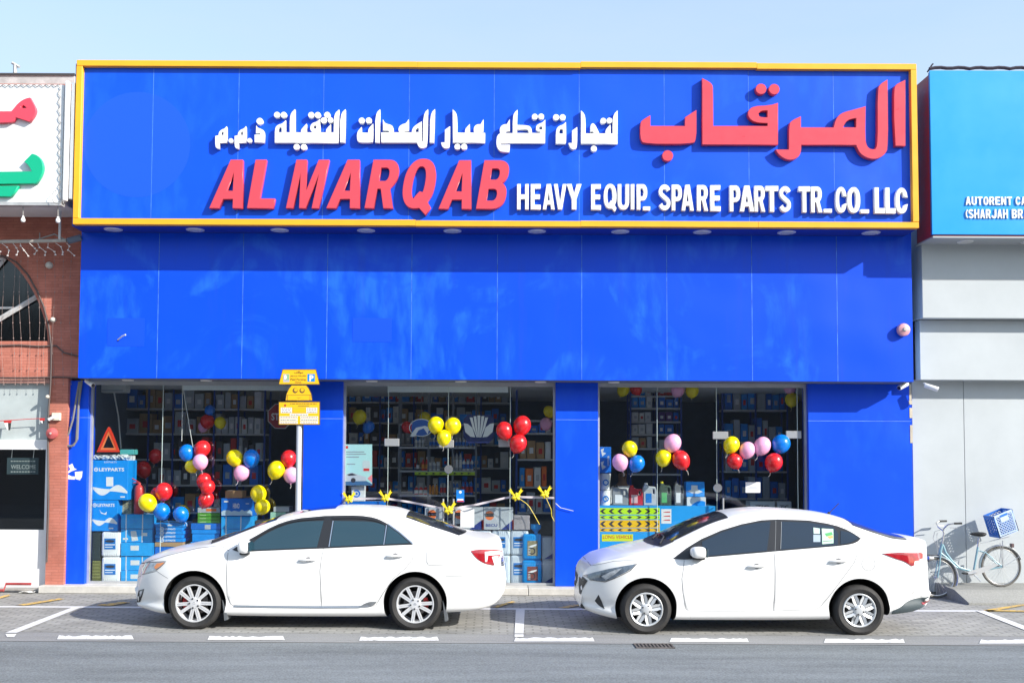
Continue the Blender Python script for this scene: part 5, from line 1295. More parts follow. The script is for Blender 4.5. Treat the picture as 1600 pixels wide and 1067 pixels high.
for ln in ([(1069, 875), (1065.2, 904), (1067, 925), (1071.3, 950), (1077, 954.6)], [(1209, 862), (1209, 953.5)], [(1331, 851.5), (1339.6, 865), (1335, 878), (1314, 906.5), (1282, 947.5), (1273, 952), (1209, 954), (1077, 954.8)]):
    B.strip('door_gap', ln, 0.006, 0.0015, seam_m)
B.patch('window_surround', [(1051, 873), (1073, 856), (1096, 842), (1127, 828.5), (1158, 819), (1189, 812.8), (1215, 811.3), (1263, 813), (1302, 819.5), (1327, 829), (1345, 841), (1340, 846.5), (1331, 849.8), (1310, 852.6), (1209, 861.2), (1190, 863), (1102, 870.6), (1075, 874.5)], 0.006, blk, depth=0.010, step=0.02)
B.patch('window_pane', [(1099, 869.2), (1096.5, 846.5), (1127, 832), (1158, 822), (1180, 817.5), (1203.5, 815), (1198, 860.6)], 0.010, tint2, dB1, depth=0.004, step=0.03)
B.patch('window_pane', [(1220.8, 815), (1220, 858.6), (1308.5, 851.6), (1309.5, 834), (1301, 823), (1263, 816.5)], 0.010, tint2, dB2, depth=0.004, step=0.03)
B.patch('window_pane', [(1313, 829.5), (1313, 850.6), (1330, 848), (1341.5, 841), (1327, 831.5)], 0.010, tint2, dB2, depth=0.004, step=0.03)
B.strip('pillar_line', [(1212, 813), (1211, 860)], 0.005, 0.007, M('pillar_grey', (0.2, 0.21, 0.22), 0.4))
B.strip('pillar_line', [(1220.5, 815.5), (1219.5, 858)], 0.008, 0.012, M('pillar_grey', (0.2, 0.21, 0.22), 0.4))
sk1 = B.patch('window_sticker', [(1283.5, 826), (1301.5, 827), (1302, 849), (1284.5, 850.5)], 0.0125, M('sticker_pale_green', (0.45, 0.66, 0.52), 0.5), dB2[:1] * 2, both=False, depth=0.001, soft=False)
B.patch('sticker_print', [(1288, 834), (1299, 831.5), (1301, 836), (1291, 838.5)], 0.0137, M('sticker_green', (0.08, 0.36, 0.12), 0.5), dB2[:1] * 2, both=False, depth=0.001)
B.patch('sticker_print', [(1292, 838.5), (1301, 837), (1301, 841), (1296, 842)], 0.0137, M('sticker_orange', (0.75, 0.35, 0.12), 0.5), dB2[:1] * 2, both=False, depth=0.001)
B.strip('sticker_print', [(1285.5, 846), (1300.5, 845)], 0.006, 0.0137, blk, dB2[0], both=False)
B.patch('window_sticker', [(1270.5, 824.5), (1280.5, 826), (1280.5, 834.5), (1271, 834)], 0.0125, M('sticker_mint', (0.45, 0.62, 0.55), 0.5), dB2[:1] * 2, both=False, depth=0.001, soft=False)
B.patch('window_sticker', [(1270.5, 835.5), (1281.5, 836), (1281.5, 847), (1270.5, 847)], 0.0125, M('sticker_grey', (0.32, 0.40, 0.48), 0.5), dB2[:1] * 2, both=False, depth=0.001, soft=False)
B.screen('windscreen', (1016, 849), (1123, 802), 0.045, scr)
B.screen('rear_window', (1394, 835), (1308, 807), 0.03, scr, bow=0.05, off=0.006)
cf = s_ = None
q = [B.topx(1357 + 10.5 * math.cos(a), 880.5 + 10.5 * math.sin(a)) for a in np.linspace(0, 2 * math.pi, 28)]
B.strip('fuel_flap', [(1357 + 10.4 * math.cos(a), 880.6 + 10.4 * math.sin(a)) for a in np.linspace(0, 2 * math.pi, 28)], 0.005, 0.0015, seam_m, both=False)
hlB = B.patch('headlight', [(911.5, 898.5), (930, 893.5), (952, 888.2), (975, 884), (993.5, 880.8), (984, 890.5), (965, 900), (946, 907.8), (934, 906.5), (921, 904.5)], 0.008, lamp_dk, depth=0.02, step=0.022)
B.patch('lens', [(940, 900), (958, 891), (972, 887.5), (962, 896), (947, 905.5)], 0.011, lamp_cl, hlB, depth=0.004)
B.strip('headlight_edge', [(921, 905), (934, 907), (946, 908.4), (966, 900.6), (985, 891), (995, 880.4)], 0.007, 0.008, blk_m)
tlB = B.patch('tail_light', [(1378.7, 864.6), (1405, 862.8), (1438, 862.3), (1441, 865), (1441, 872), (1424, 884.2), (1414, 877), (1398, 872)], 0.010, lamp_rd, depth=0.02, step=0.022)
B.patch('reverse_lamp', [(1428, 876.5), (1439.5, 872.4), (1440, 875.5), (1427, 881.5)], 0.014, lamp_wh, tlB, depth=0.004)
B.patch('grille', [(905.2, 896), (911, 900), (918.5, 907), (911, 918), (905.6, 927), (904.6, 915)], 0.008, blk_m, depth=0.01, step=0.014)
B.patch('fog_recess', [(929.5, 938), (935.5, 928.5), (940, 938), (945, 951), (936, 946)], 0.005, blk_m, depth=0.012)
B.patch('lower_intake', [(904.6, 939), (910, 943), (915, 949.5), (906, 948)], 0.008, blk_m, depth=0.01, step=0.014)
B.patch('bumper_insert', [(1393, 957.6), (1395, 953), (1407, 948.5), (1422, 935), (1451.5, 931), (1451, 937), (1444, 945), (1428, 953)], 0.014, M('bumper_grey', (0.055, 0.075, 0.085), 0.55), depth=0.014, step=0.022)
B.patch('reflector', [(1437.5, 941), (1450.5, 935.5), (1450, 938.5), (1440, 944.5)], 0.020, lamp_rd, depth=0.004)
B.strip('bumper_crease', [(1424, 929), (1437, 909)], 0.008, 0.002, M('crease_grey', (0.3, 0.3, 0.3), 0.6))
B.strip('hood_gap', [(921, 881), (960, 876), (1010, 873), (1045, 872)], 0.005, 0.002, seam_m)
B.strip('sill_gap', [(1079, 955.5), (1079, 965)], 0.005, 0.0015, seam_m)
x = P(1020, 849, B.Yc).x
bm = bmesh.new(); pr = None
for j in range(15):
    v = -1 + 2 * j / 14; y = v * (B.f_wt(x) - 0.02); xx = x + 0.10 * v * v
    cur = (bm.verts.new((xx - 0.10, B.Yc + y, B.topz(xx - 0.10, y) + 0.004)), bm.verts.new((xx + 0.06, B.Yc + y, B.topz(xx + 0.06, y) + 0.006)))
    if pr: bm.faces.new((pr[0], pr[1], cur[1], cur[0]))
    pr = cur
link('cowl', finish(bm), blk_m, B.root)
for y0, y1 in ((-0.55, 0.05), (0.02, 0.55)):
    MB().tube([(x + 0.0, B.Yc + y0, B.topz(x, y0) + 0.02), (x + 0.1, B.Yc + (y0 + y1) / 2, B.topz(x + 0.1, (y0 + y1) / 2) + 0.025), (x + 0.12, B.Yc + y1, B.topz(x + 0.12, y1) + 0.02)], 0.01, 6).build('wiper', blk_m, B.root)
a = P(1294, 801.5, B.Yc)
MB().tube([(a.x, B.Yc, B.topz(a.x, 0)), (a.x + 0.02, B.Yc, B.topz(a.x, 0) + 0.02)], 0.02, 8).tube([(a.x + 0.02, B.Yc, B.topz(a.x, 0) + 0.02), (a.x + 0.14, B.Yc, B.topz(a.x, 0) + 0.14)], 0.006, 6).build('aerial', blk_m, B.root)
for i in range(2):
    for sg in (-1, 1):
        B.wheel(B.wx[i], 0.297, sg, 0.313, 0.205, 'cap', 0.296, 0.25 + 0.2 * i)
handle(B, 1182, 884, 28, dB1); handle(B, 1310, 876, 28, dB2)
mirror(B, (1088.5, 861.5), 0.19, 0.14, 0.2, 0)
# ================================================================== THINGS SEEN THROUGH THE GLASS
FLOOR = Z_STEP - 0.006
cblue = M('carton_blue', (0.0, 0.27, 0.80), 0.5, var=0.08, scale=8)
cblue2 = M('carton_sky_blue', (0.01, 0.34, 0.78), 0.45, var=0.12, scale=8)
cdeep = M('carton_deep_blue', (0.0, 0.15, 0.62), 0.5, var=0.1)
cwhite = M('carton_white', (0.70, 0.71, 0.71), 0.5, var=0.05)
cbrown = M('carton_brown', (0.42, 0.26, 0.13), 0.8, var=0.12)
cgreen = M('carton_green', (0.10, 0.36, 0.04), 0.5, var=0.1)
cgrey = M('carton_grey', (0.45, 0.48, 0.52), 0.5, var=0.08)
pwhite = M('print_white', (0.78, 0.78, 0.78), 0.5)
pblue = M('print_blue', (0.0, 0.17, 0.55), 0.5)
pdark = M('print_dark', (0.03, 0.03, 0.045), 0.6)
pred = M('print_red', (0.60, 0.03, 0.03), 0.5)
porange = M('print_orange', (0.80, 0.17, 0.03), 0.5)
pnavy = M('print_navy', (0.02, 0.04, 0.22), 0.5)
strapm = M('strap_white', (0.62, 0.68, 0.72), 0.4)
def decal(par, name, pts, Y, mat, th=0.0012):
    """flat print laid on a front face"""
    return plate(name, [pxpoly(pts, Y)], Y - th, th * 0.8, mat, par)
def drect(par, name, x0, y0, x1, y1, Y, mat): return decal(par, name, [(x0, y0), (x1, y0), (x1, y1), (x0, y1)], Y, mat)
def carton(name, label, px0, py0, px1, py1, Y, depth, mat, group=None, floor=False, prints=(), straps=(), cat='carton'):
    X0, X1, Z0, Z1 = rect(px0, py0, px1, py1, Y)
    if floor: Z0 = FLOOR + 0.001
    t = thing(name, label, cat, ((X0 + X1) / 2, Y + depth / 2, Z0), group)
    boxo('box', mat, t, X0 + 0.002, X1 - 0.002, Y, Y + depth, Z0 + 0.001, Z1 - 0.001, 0.004)
    boxo('tape', M('packing_tape', (0.30, 0.36, 0.42), 0.35), t, X0 + 0.003, X1 - 0.003, Y + depth * .42, Y + depth * .55, Z1 - 0.001, Z1 + 0.0008)
    for s_ in straps:
        xs_ = X0 + (X1 - X0) * s_
        boxo('strap', strapm, t, xs_ - 0.008, xs_ + 0.008, Y - 0.003, Y + depth + 0.003, Z0 + 0.0012, Z1 + 0.0025)
    for p in prints:
        k = p[0]
        if k == 'r': drect(t, 'print', *p[1:5], Y, p[5])
        elif k == 'p': decal(t, 'print', p[1], Y, p[2])
        elif k == 't': text('lettering', p[1], *p[2:6], Y - 0.0012, p[6], t, p[7] if len(p) > 7 else 0.0, 0.001)
        elif k == 'o':
            q = P(p[1], p[2], Y); r1 = p[3] / FPX * Y; plate('emblem', [circ(q.x, q.z, r1, 18), circ(q.x, q.z, r1 * .62, 14), circ(q.x, q.z, r1 * .35, 10)], Y - 0.0012, 0.001, p[4], t)
    return t
def wave(x0, x1, y, h): # white ribbon print on the cartons
    up, lo = [], []
    for k in range(13):
        t = k / 12; x = x0 + (x1 - x0) * t
        c = y + h * (0.35 * math.sin(t * 2 * math.pi) + 0.55 * t); w = h * (0.12 + 0.30 * abs(math.sin(t * 2 * math.pi)))
        up.append((x, c - w)); lo.append((x, c + w))
    return up + lo[::-1]
YD = 16.30
ley = lambda x0, y0, x1, y1: [('o', x0 + 3, (y0 + y1) / 2, 3.2, pwhite), ('t', 'LEYPARTS', x0 + 7.5, y0, x1, y1, pwhite, 0.03)]
carton('carton', 'large blue carton with white wave print under the warning triangle', 143.5, 719, 200, 781, YD, 0.4, cblue, None, False, ley(147, 730.5, 194, 736) + [('r', 166, 745, 177, 759.5, pwhite), ('p', wave(145, 199, 762, 13), pwhite), ('t', 'LEYPARTS', 163, 720.5, 182, 723, pwhite), ('r', 188, 775, 195, 777, pwhite)])
carton('carton', 'smaller blue carton with white wave print standing on the white cans', 143.5, 781.3, 184, 829.6, YD, 0.4, cblue, None, False, ley(145, 786.5, 179, 791.5) + [('p', wave(144.5, 183, 812, 10), pwhite), ('p', [(155, 795), (158, 802), (166, 804), (167, 799), (163, 802), (158, 800)], pwhite), ('r', 170, 824, 177, 826, pwhite)])
def jerry(label, px0, py0, px1, py1, Y, depth, mat, group, lab=None, floor=False, cap=None, name='jerrycan', handle_=False):
    """ribbed plastic can with rounded shoulders and a printed label"""
    X0, X1, Z0, Z1 = rect(px0, py0, px1, py1, Y)
    if floor: Z0 = FLOOR + 0.001
    t = thing(name, label, 'can', ((X0 + X1) / 2, Y + depth / 2, Z0), group)
    b = MB().box(X0, X1, Y, Y + depth, Z0 + 0.001, Z1 - 0.001, min(0.035, (X1 - X0) * .14), 3)
    b.build('body', mat, t, smooth=50)
    n = 7
    for k in range(n):   # vertical ribs at shoulder and foot
        x = X0 + (X1 - X0) * (0.16 + 0.68 * k / (n - 1))
        r = MB(); h = (Z1 - Z0)
        r.box(x - 0.006, x + 0.006, Y - 0.004, Y + 0.01, Z1 - h * .20, Z1 - h * .055, 0.002); r.box(x - 0.006, x + 0.006, Y - 0.004, Y + 0.01, Z0 + h * .05, Z0 + h * .16, 0.002)
        r.build('rib', mat, t)
    if lab: lab(t, px0, py0, px1, py1, Y)
    if cap is not None:
        MB().lathe([(0.028, 0), (0.028, 0.03), (0.024, 0.034), (0, 0.034)], (X0 + (X1 - X0) * .72, Y + depth * .4, Z1 - 0.002), 'Z', 16).build('cap', cap, t)
    return t
def lab_blue(t, x0, y0, x1, y1, Y):
    w, h = x1 - x0, y1 - y0
    o = drect(t, 'label', x0 + w * .17, y0 + h * .27, x0 + w * .75, y0 + h * .70, Y - 0.004, pblue)
    q = P(x0 + w * .46, y0 + h * .38, Y); plate('print', [circ(q.x, q.z, 0.075, 20, 0.022)], Y - 0.0065, 0.001, pdark, t)
    drect(t, 'print', x0 + w * .2, y0 + h * .50, x0 + w * .72, y0 + h * .54, Y - 0.0052, pwhite); drect(t, 'print', x0 + w * .2, y0 + h * .60, x0 + w * .6, y0 + h * .63, Y - 0.0052, pwhite)
canw = M('can_white', (0.82, 0.82, 0.82), 0.4, var=0.04)
canw2 = M('can_blueish', (0.60, 0.66, 0.74), 0.45, var=0.05)
jerry('upper white plastic can with blue label below the wave print carton', 158, 830.2, 188, 869.5, YD, 0.22, canw, None, lab_blue)
jerry('lower white plastic can with blue label standing on the shop floor', 158, 870, 188, 909, YD, 0.22, canw, None, lab_blue, True)
carton('carton', 'stack of olive booklets beside the white plastic cans', 143.5, 876, 157.3, 909, YD + 0.02, 0.2, M('olive', (0.12, 0.13, 0.03), 0.7, var=0.3, scale=30), None, True, [('r', 144.5, 876 + 5 * k, 156, 877.4 + 5 * k, M('olive_light', (0.25, 0.26, 0.08), 0.7)) for k in range(6)])
carton('carton', 'dark box in the corner below the smaller wave print carton', 143.5, 830.2, 157.3, 875.7, YD + 0.03, 0.2, M('dark_teal', (0.02, 0.035, 0.035), 0.6))
rows = [(803.5, 825.5), (826, 847), (847.4, 868.6), (869, 891), (891.4, 909)]
desc = ['top', 'second', 'third', 'fourth', 'bottom']
for k, (a, b) in enumerate(rows):
    pr = [[('t', 'GMB', 203, 812, 214, 817, cblue)], [('p', [(204, 829.5), (212.5, 829), (216, 844), (206, 845)], cwhite), ('r', 221, 832, 230, 837, cwhite), ('r', 192, 840, 200, 843, cwhite)], [('r', 204, 852, 217, 859.5, cwhite)], [('r', 204, 875, 218, 882.5, cwhite)], [('r', 204, 897, 219, 904, cwhite)]][k]
    carton('carton', '%s strapped sky blue carton of the stack beside the white cans' % desc[k], 188.6, a, 239 - (k % 2), b, YD + 0.02 * (k % 2), 0.36, cblue2, 'strapped cartons beside the cans', k == 4, pr, (0.17, 0.68) if k != 2 else ())
flat = [(816.8, 823), (823.3, 828.8), (829.1, 834.8), (835.1, 840.8), (841.1, 846.6)]
for k, (a, b) in enumerate(flat):
    carton('flat_box', '%s flat blue box with white name print, under the blue balloons' % desc[k], 242 + (k % 3) * .6, a, 287 - (k % 2) * 2, b, YD + 0.05, 0.5, cblue, 'flat blue boxes', False, ley(250, a + 1.6, 274, b - 1.2) if k else [('r', 262, 819, 269, 821.5, cwhite)])
carton('carton', 'brown cardboard tray below the flat blue boxes', 241.5, 847, 286, 854, YD + 0.05, 0.45, cbrown)
carton('carton', 'big blue carton carrying the brown tray and flat blue boxes', 241.5, 854.4, 290, 909, YD + 0.05, 0.45, cdeep, None, True)
for k, (a, b) in enumerate(((817.5, 827), (827.4, 833.6), (834, 846))):
    carton('flat_box', ['upper', 'middle', 'lower'][k] + ' plain blue flat box under the green boxes', 298 + k, a, 344.5 - k, b, YD + 0.08, 0.4, [cdeep, cblue, cblue][k], 'plain blue flat boxes', False, [('r', 320, 819.5, 329, 826.5, cgrey)] if k == 0 else [])
carton('carton', 'wide blue carton on the floor under the plain flat boxes', 297, 846.4, 345, 909, YD + 0.08, 0.4, cblue, None, True)
for k, (a, b) in enumerate(((793, 801), (801.3, 806.6), (806.9, 811.8), (812.1, 817.2))):
    carton('flat_box', ['grey printed flat box on top of the green ones', 'top green flat box under the grey printed one', 'middle green flat box between two green ones', 'bottom green flat box resting on plain blue ones'][k], 308.5, a, 344, b, YD + 0.12, 0.35, [cgrey, cgreen, cgreen, cgreen][k], None, False, [('r', 322, 794.5, 338, 798.5, porange)] if k == 0 else [('r', 312, b - 2.6, 322, b - 1.4, M('print_pale_green', (0.4, 0.6, 0.3), 0.6))])
st3 = [(778.5, 806), (806.4, 826), (826.4, 846), (846.4, 868), (868.4, 909)]
for k, (a, b) in enumerate(st3):
    pr = [('r', 350, 782, 357, 784.5, cwhite), ('t', 'HINO', 364, 786, 374, 794, pwhite, 0.03), ('r', 384, 786, 389, 787.2, cwhite), ('p', [(346, 799)] + [(346 + 4 * i, 799 - random.uniform(0, 4)) for i in range(1, 12)] + [(394, 799), (394, 805), (346, 805)], M('print_frost', (0.45, 0.6, 0.72), 0.6))] if k == 0 else [('t', 'GMB', 364, (a + b) / 2 - 3, 374, (a + b) / 2 + 2, cblue)]
    carton('carton', ['deep blue carton with white print on the tallest strapped stack', 'strapped carton just below the deep blue printed one', 'third strapped carton down behind the sedan windscreen', 'fourth strapped carton of the tallest stack, low behind the sedan', 'floor carton at the bottom of the tallest strapped stack'][k], 345.2, a, 394.5 + (k % 2), b, YD + 0.02 * (k % 2), 0.36, cdeep if k == 0 else cblue2, 'tallest carton stack', k == 4, pr, () if k == 0 else (0.16, 0.62))
carton('carton', 'small open brown cardboard box on the tallest stack', 351.5, 766.5, 379, 778.2, YD + 0.05, 0.25, cbrown)
carton('carton', 'pale green box beside the yellow parking sign post', 422, 800, 447, 812.5, YD + 0.1, 0.3, M('carton_mint', (0.35, 0.62, 0.48), 0.5, var=0.1))
carton('carton', 'grey box lying on the pale green box', 427, 791.5, 452, 799.7, YD + 0.1, 0.3, cgrey)
carton('carton', 'dark crate under the pale green box', 398, 812.8, 452, 909, YD + 0.12, 0.4, M('crate_dark', (0.05, 0.045, 0.05), 0.7, var=0.3), None, True)
# shelf of the inner display under the red chain of balloons
# warning triangle
tri = thing('warning_triangle', 'red reflective warning triangle standing on the wave print carton', 'triangle', P(169, 707, YD))
yt = YD + 0.05
plate('outer_frame', [soften(pxpoly([(151, 706), (168, 667), (172, 667), (187, 706)], yt), 30, 80, 1), pxpoly([(156, 703), (169.5, 672.5), (182.2, 703)], yt)], yt, 0.02, M('reflector_red', (0.75, 0.05, 0.02), 0.25), tri)
plate('inner_frame', [pxpoly([(156.4, 702.8), (169.5, 673), (181.8, 702.8)], yt), pxpoly([(160.5, 699.5), (169.5, 679.5), (178.3, 699.5)], yt)], yt + 0.004, 0.012, M('reflector_orange', (0.85, 0.20, 0.06), 0.35), tri)
for px in (153, 183): MB().tube([P(px, 706.5, yt + 0.01), P(px + 1, 709.5, yt + 0.06)], 0.008, 6).tube([P(px + 1, 709.5, yt + 0.0), P(px + 1, 709.5, yt + 0.12)], 0.008, 6).build('foot', blk_m, tri)
# clear plastic bags between triangle and carton
bgm = M('clear_bag', (0.55, 0.58, 0.60), 0.15, var=0.35, scale=30)
for k, (px, w) in enumerate(((153, 9), (167, 10), (181, 9), (194, 8))):
    bmb = MB(); bmesh.ops.create_icosphere(bmb.bm, subdivisions=3, radius=1.0)
    c = P(px, 714.4, YD + 0.16); hz = 4.7 / FPX * YD
    for v in bmb.bm.verts:
        d = 1 + 0.22 * math.sin(v.co.x * 9 + k) * math.cos(v.co.z * 7 + v.co.y * 8)
        v.co = Vector((c.x + v.co.x * w / FPX * YD * d, c.y + v.co.y * 0.12 * d, c.z + max(-0.98, min(1.05, v.co.z * d)) * hz))
    tag(bmb.build('plastic_bag', bgm, None, (c.x, c.y, c.z - hz)), 'crumpled clear plastic bag squeezed under the warning triangle', 'bag', 'clear bags under the triangle')
carton('carton', 'turquoise box behind the warning triangle', 187, 702, 209, 710, YD + 0.25, 0.2, M('carton_turq', (0.08, 0.42, 0.42), 0.5))
carton('carton', 'tall white box carrying the turquoise box', 188, 710.3, 206, 760, YD + 0.28, 0.16, cwhite, None, False, [('r', 191, 725, 202, 735, cgrey)])
carton('carton', 'colourful packet box above the strapped cartons', 190, 760.4, 206, 803, YD + 0.2, 0.14, M('carton_mix', (0.30, 0.28, 0.18), 0.5, var=0.8, scale=25))
# fire extinguisher
fe = thing('fire_extinguisher', 'red fire extinguisher standing on the strapped cartons', 'extinguisher', P(217, 803, YD + 0.18))
c = P(217, 803, YD + 0.18); hh = P(217, 757, YD + 0.18).z - c.z
MB().lathe([(0.0, 0), (0.07, 0.0), (0.078, 0.02), (0.078, hh - 0.07), (0.06, hh - 0.02), (0.03, hh), (0.025, hh + 0.03), (0, hh + 0.03)], c, 'Z', 20).build('cylinder', M('ext_red', (0.62, 0.05, 0.05), 0.3), fe, smooth=40)
MB().tube([(c.x + 0.01, c.y, c.z + hh + 0.03), (c.x - 0.05, c.y, c.z + hh + 0.06), (c.x - 0.12, c.y, c.z + hh + 0.10)], 0.009, 6).tube([(c.x, c.y, c.z + hh + 0.03), (c.x - 0.10, c.y, c.z + hh + 0.03)], 0.009, 6).build('lever', M('ext_red', (0.62, 0.05, 0.05), 0.3), fe)
MB().tube([(c.x + 0.02, c.y, c.z + hh + 0.03), (c.x + 0.09, c.y - .02, c.z + hh), (c.x + 0.11, c.y - .02, c.z + hh - .2), (c.x + 0.10, c.y - .02, c.z + hh - .38)], 0.011, 8).build('hose', blk_m, fe)
# ------------------------------------------------------------------ middle window stock
gulf = lambda x, y: [('p', [(x - 7 + 14 * t, y - math.sqrt(max(0, 49 - (14 * t - 7) ** 2)) * .95) for t in np.linspace(0, 1, 15)][::1] + [(x + 7, y + .2), (x - 7, y + .2)], porange), ('p', [(x - 7 + 14 * t, y + 1 + math.sqrt(max(0, 49 - (14 * t - 7) ** 2)) * .95) for t in np.linspace(0, 1, 15)], porange), ('r', x - 7.6, y - 2.6, x + 7.6, y + 2.8, cgrey), ('t', 'Gulf', x - 6.6, y - 2.2, x + 6.6, y + 2.6, pnavy, 0.03)]
YM = 16.32
carton('carton', 'pale oil carton with round orange emblem near the door handles', 663.5, 793, 692, 827.5, YM, 0.3, cgrey, None, False, gulf(675, 803))
carton('carton', 'pale oil carton with round orange emblem, partly behind a paper notice', 711, 793, 755.3, 827.5, YM, 0.3, cgrey, None, False, gulf(717.5, 803) + [('p', [(733, 827), (754.5, 811), (754.5, 827)], pnavy), ('r', 752, 812, 755, 827, pred), ('r', 713, 818, 722, 821.5, pdark)])
carton('carton', 'pale oil carton with round orange emblem and stencilled code, beside a small box', 755.9, 793, 802, 827.5, YM, 0.3, cgrey, None, False, gulf(765, 804.5) + [('p', [(783, 827), (801.5, 812), (801.5, 827)], pnavy), ('r', 800, 812, 802, 827, pred), ('t', 'BECU', 759, 818, 777, 822.5, pnavy, 0.03)])
carton('carton', 'small grey printed box next to the oil cartons', 802.6, 805, 828, 827.5, YM, 0.26, M('carton_taupe', (0.34, 0.31, 0.33), 0.6, var=0.2, scale=20), None, False, [('t', 'PARTS', 804, 808, 815, 811.5, pdark)])
for r_, (a, b) in enumerate(((828.2, 867), (867.4, 911))):
    for k in range(6):
        x0_ = 652 + k * 29.1
        jerry('grey white drum can with blue label in the row under the oil cartons' if r_ == 0 else 'grey white drum can with blue label standing on the floor under other cans', x0_, a, x0_ + 28.4, b, YM + 0.02, 0.24, canw2, 'row of cans under the oil cartons' if r_ == 0 else 'floor row of cans', lab_blue, r_ == 1)
canb = M('can_bright_blue', (0.0, 0.28, 0.70), 0.35, var=0.05)
def lab_oil(c1):
    def f(t, x0, y0, x1, y1, Y):
        w, h = x1 - x0, y1 - y0
        drect(t, 'label', x0 + w * .26, y0 + h * .26, x0 + w * .80, y0 + h * .84, Y - 0.004, c1)
        decal(t, 'print', [(x0 + w * .28, y0 + h * .5), (x0 + w * .46, y0 + h * .44), (x0 + w * .76, y0 + h * .38), (x0 + w * .76, y0 + h * .44), (x0 + w * .5, y0 + h * .52)], Y - 0.0055, pwhite)
        q = P(x0 + w * .5, y0 + h * .66, Y); plate('print', [circ(q.x, q.z, 0.055, 20), circ(q.x, q.z, 0.035, 16)], Y - 0.0062, 0.001, pdark, t)
        for i in range(4): drect(t, 'print', x0 + w * .29, y0 + h * (.58 + .06 * i), x0 + w * .42, y0 + h * (.60 + .06 * i), Y - 0.0055, pwhite)
    return f
jerry('upper bright blue oil can with tan picture label', 816.5, 834, 846, 874.3, 16.29, 0.2, canb, None, lab_oil(M('label_tan', (0.28, 0.24, 0.14), 0.5, var=0.3, scale=20)), cap=canb)
jerry('lower bright blue oil can with maroon picture label on the floor', 816, 874.8, 846.5, 912.5, 16.29, 0.2, canb, None, lab_oil(M('label_maroon', (0.22, 0.06, 0.05), 0.5, var=0.3, scale=20)), True)
fnl = P(837, 833.5, 16.38)
tag(MB().lathe([(0.02, 0), (0.022, 0.02), (0.085, 0.085), (0.085, 0.15), (0.08, 0.15), (0.08, 0.09)], fnl, 'Z', 24).build('funnel', canb, None, fnl, smooth=40), 'bright blue funnel on top of the upper blue oil can', 'funnel')
for k, (a, b) in enumerate(((839, 874), (874.4, 911))):
    carton('carton', ['upper', 'lower'][k] + ' grey carton with navy corner beside the bright blue oil cans', 847, a, 866, b, 16.36, 0.3, cgrey, None, k == 1, [('p', [(850, b - 1), (865.5, b - 11), (865.5, b - 1)], pnavy)])
X0, X1, Z0, Z1 = rect(719.5, 793, 741, 823.5, YG - 0.012)
tag(boxo('paper_notice', pwhite, None, X0, X1, YG - 0.0085, YG - 0.007, Z0, Z1, 0, 1, (X0, YG, Z0)), 'blank white paper notice taped to the glass door', 'notice')
# poster on the left pane of the door bay
po = thing('poster', 'pale turquoise poster of a silver car taped in the door bay', 'poster', P(558, 758, YG + 0.02))
yp = YG + 0.02
drect(po, 'sheet', 536.5, 694, 581.5, 758, yp, M('poster_turq', (0.42, 0.68, 0.68), 0.5))
yq = yp - 0.0016
drect(po, 'print', 539, 696.5, 544, 700.5, yq, pred)
for y_, w_ in ((705, 28), (708.5, 31), (713, 20), (724, 14)): drect(po, 'print', 541 if y_ < 715 else 542, y_, 541 + w_, y_ + 1.6, yq, M('poster_grey', (0.28, 0.32, 0.36), 0.6))
decal(po, 'print', [(536.6, 742), (550, 738), (562, 742), (572, 745), (572.5, 751), (536.6, 752)], yq, M('poster_car', (0.50, 0.54, 0.60), 0.4))
decal(po, 'print', [(542, 741), (550, 739), (558, 742), (545, 743)], yq - 0.0014, pdark)
decal(po, 'print', [(536.6, 752.2), (572.5, 751.2), (581.4, 756), (581.4, 757.8), (536.6, 757.8)], yq, M('poster_blue', (0.05, 0.14, 0.30), 0.5))
decal(po, 'print', [(581.4, 741), (574, 747), (581.4, 754)], yq, M('poster_pink', (0.85, 0.25, 0.28), 0.5))
decal(po, 'print', [(566.5, 721), (569, 719), (578, 720), (578.5, 737), (566.5, 737)], yq, M('poster_can', (0.52, 0.60, 0.62), 0.5))
drect(po, 'print', 568, 731.5, 577, 735.5, yq - 0.0014, pred)
q = P(552, 750, yq); plate('print', [circ(q.x, q.z, 0.038, 16)], yq - 0.003, 0.001, pdark, po)
carton('carton', 'white round-logo pack under the poster', 549, 759, 570, 783, YM, 0.14, cwhite, None, False, [('o', 557, 771, 6, cdeep)])
carton('carton', 'blue box under the white round-logo pack', 536, 783.4, 600, 800, YM, 0.3, cdeep)
carton('carton', 'large dark carton on the floor under the poster', 536, 800.4, 650, 909, YM, 0.35, cdeep, None, True)
# small notice cards
for nm, x0_, y0_, x1_, y1_, m_, lb in (('notice_card', 713, 765, 725.5, 784, pblue, 'small blue card notice stuck beside the door handles'), ('notice_card', 1165, 753, 1188, 769.5, pwhite, 'white paper notice stuck on the single glass door')):
    t = thing(nm, lb, 'notice', P(x0_, y1_, YG)); drect(t, 'card', x0_, y0_, x1_, y1_, YG - 0.008, m_)
    if m_ is pblue:
        drect(t, 'print', 714.5, 779, 724, 781.5, YG - 0.0096, pwhite); drect(t, 'print', 714, 782, 725, 783.6, YG - 0.0096, pred); q = P(719.3, 768.5, YG); plate('print', [circ(q.x, q.z, 0.022, 14)], YG - 0.0106, 0.001, pwhite, t)
    else:
        drect(t, 'print', 1172, 760, 1182, 761, YG - 0.0096, cgrey); drect(t, 'print', 1169, 762, 1184, 763, YG - 0.0096, cgrey)
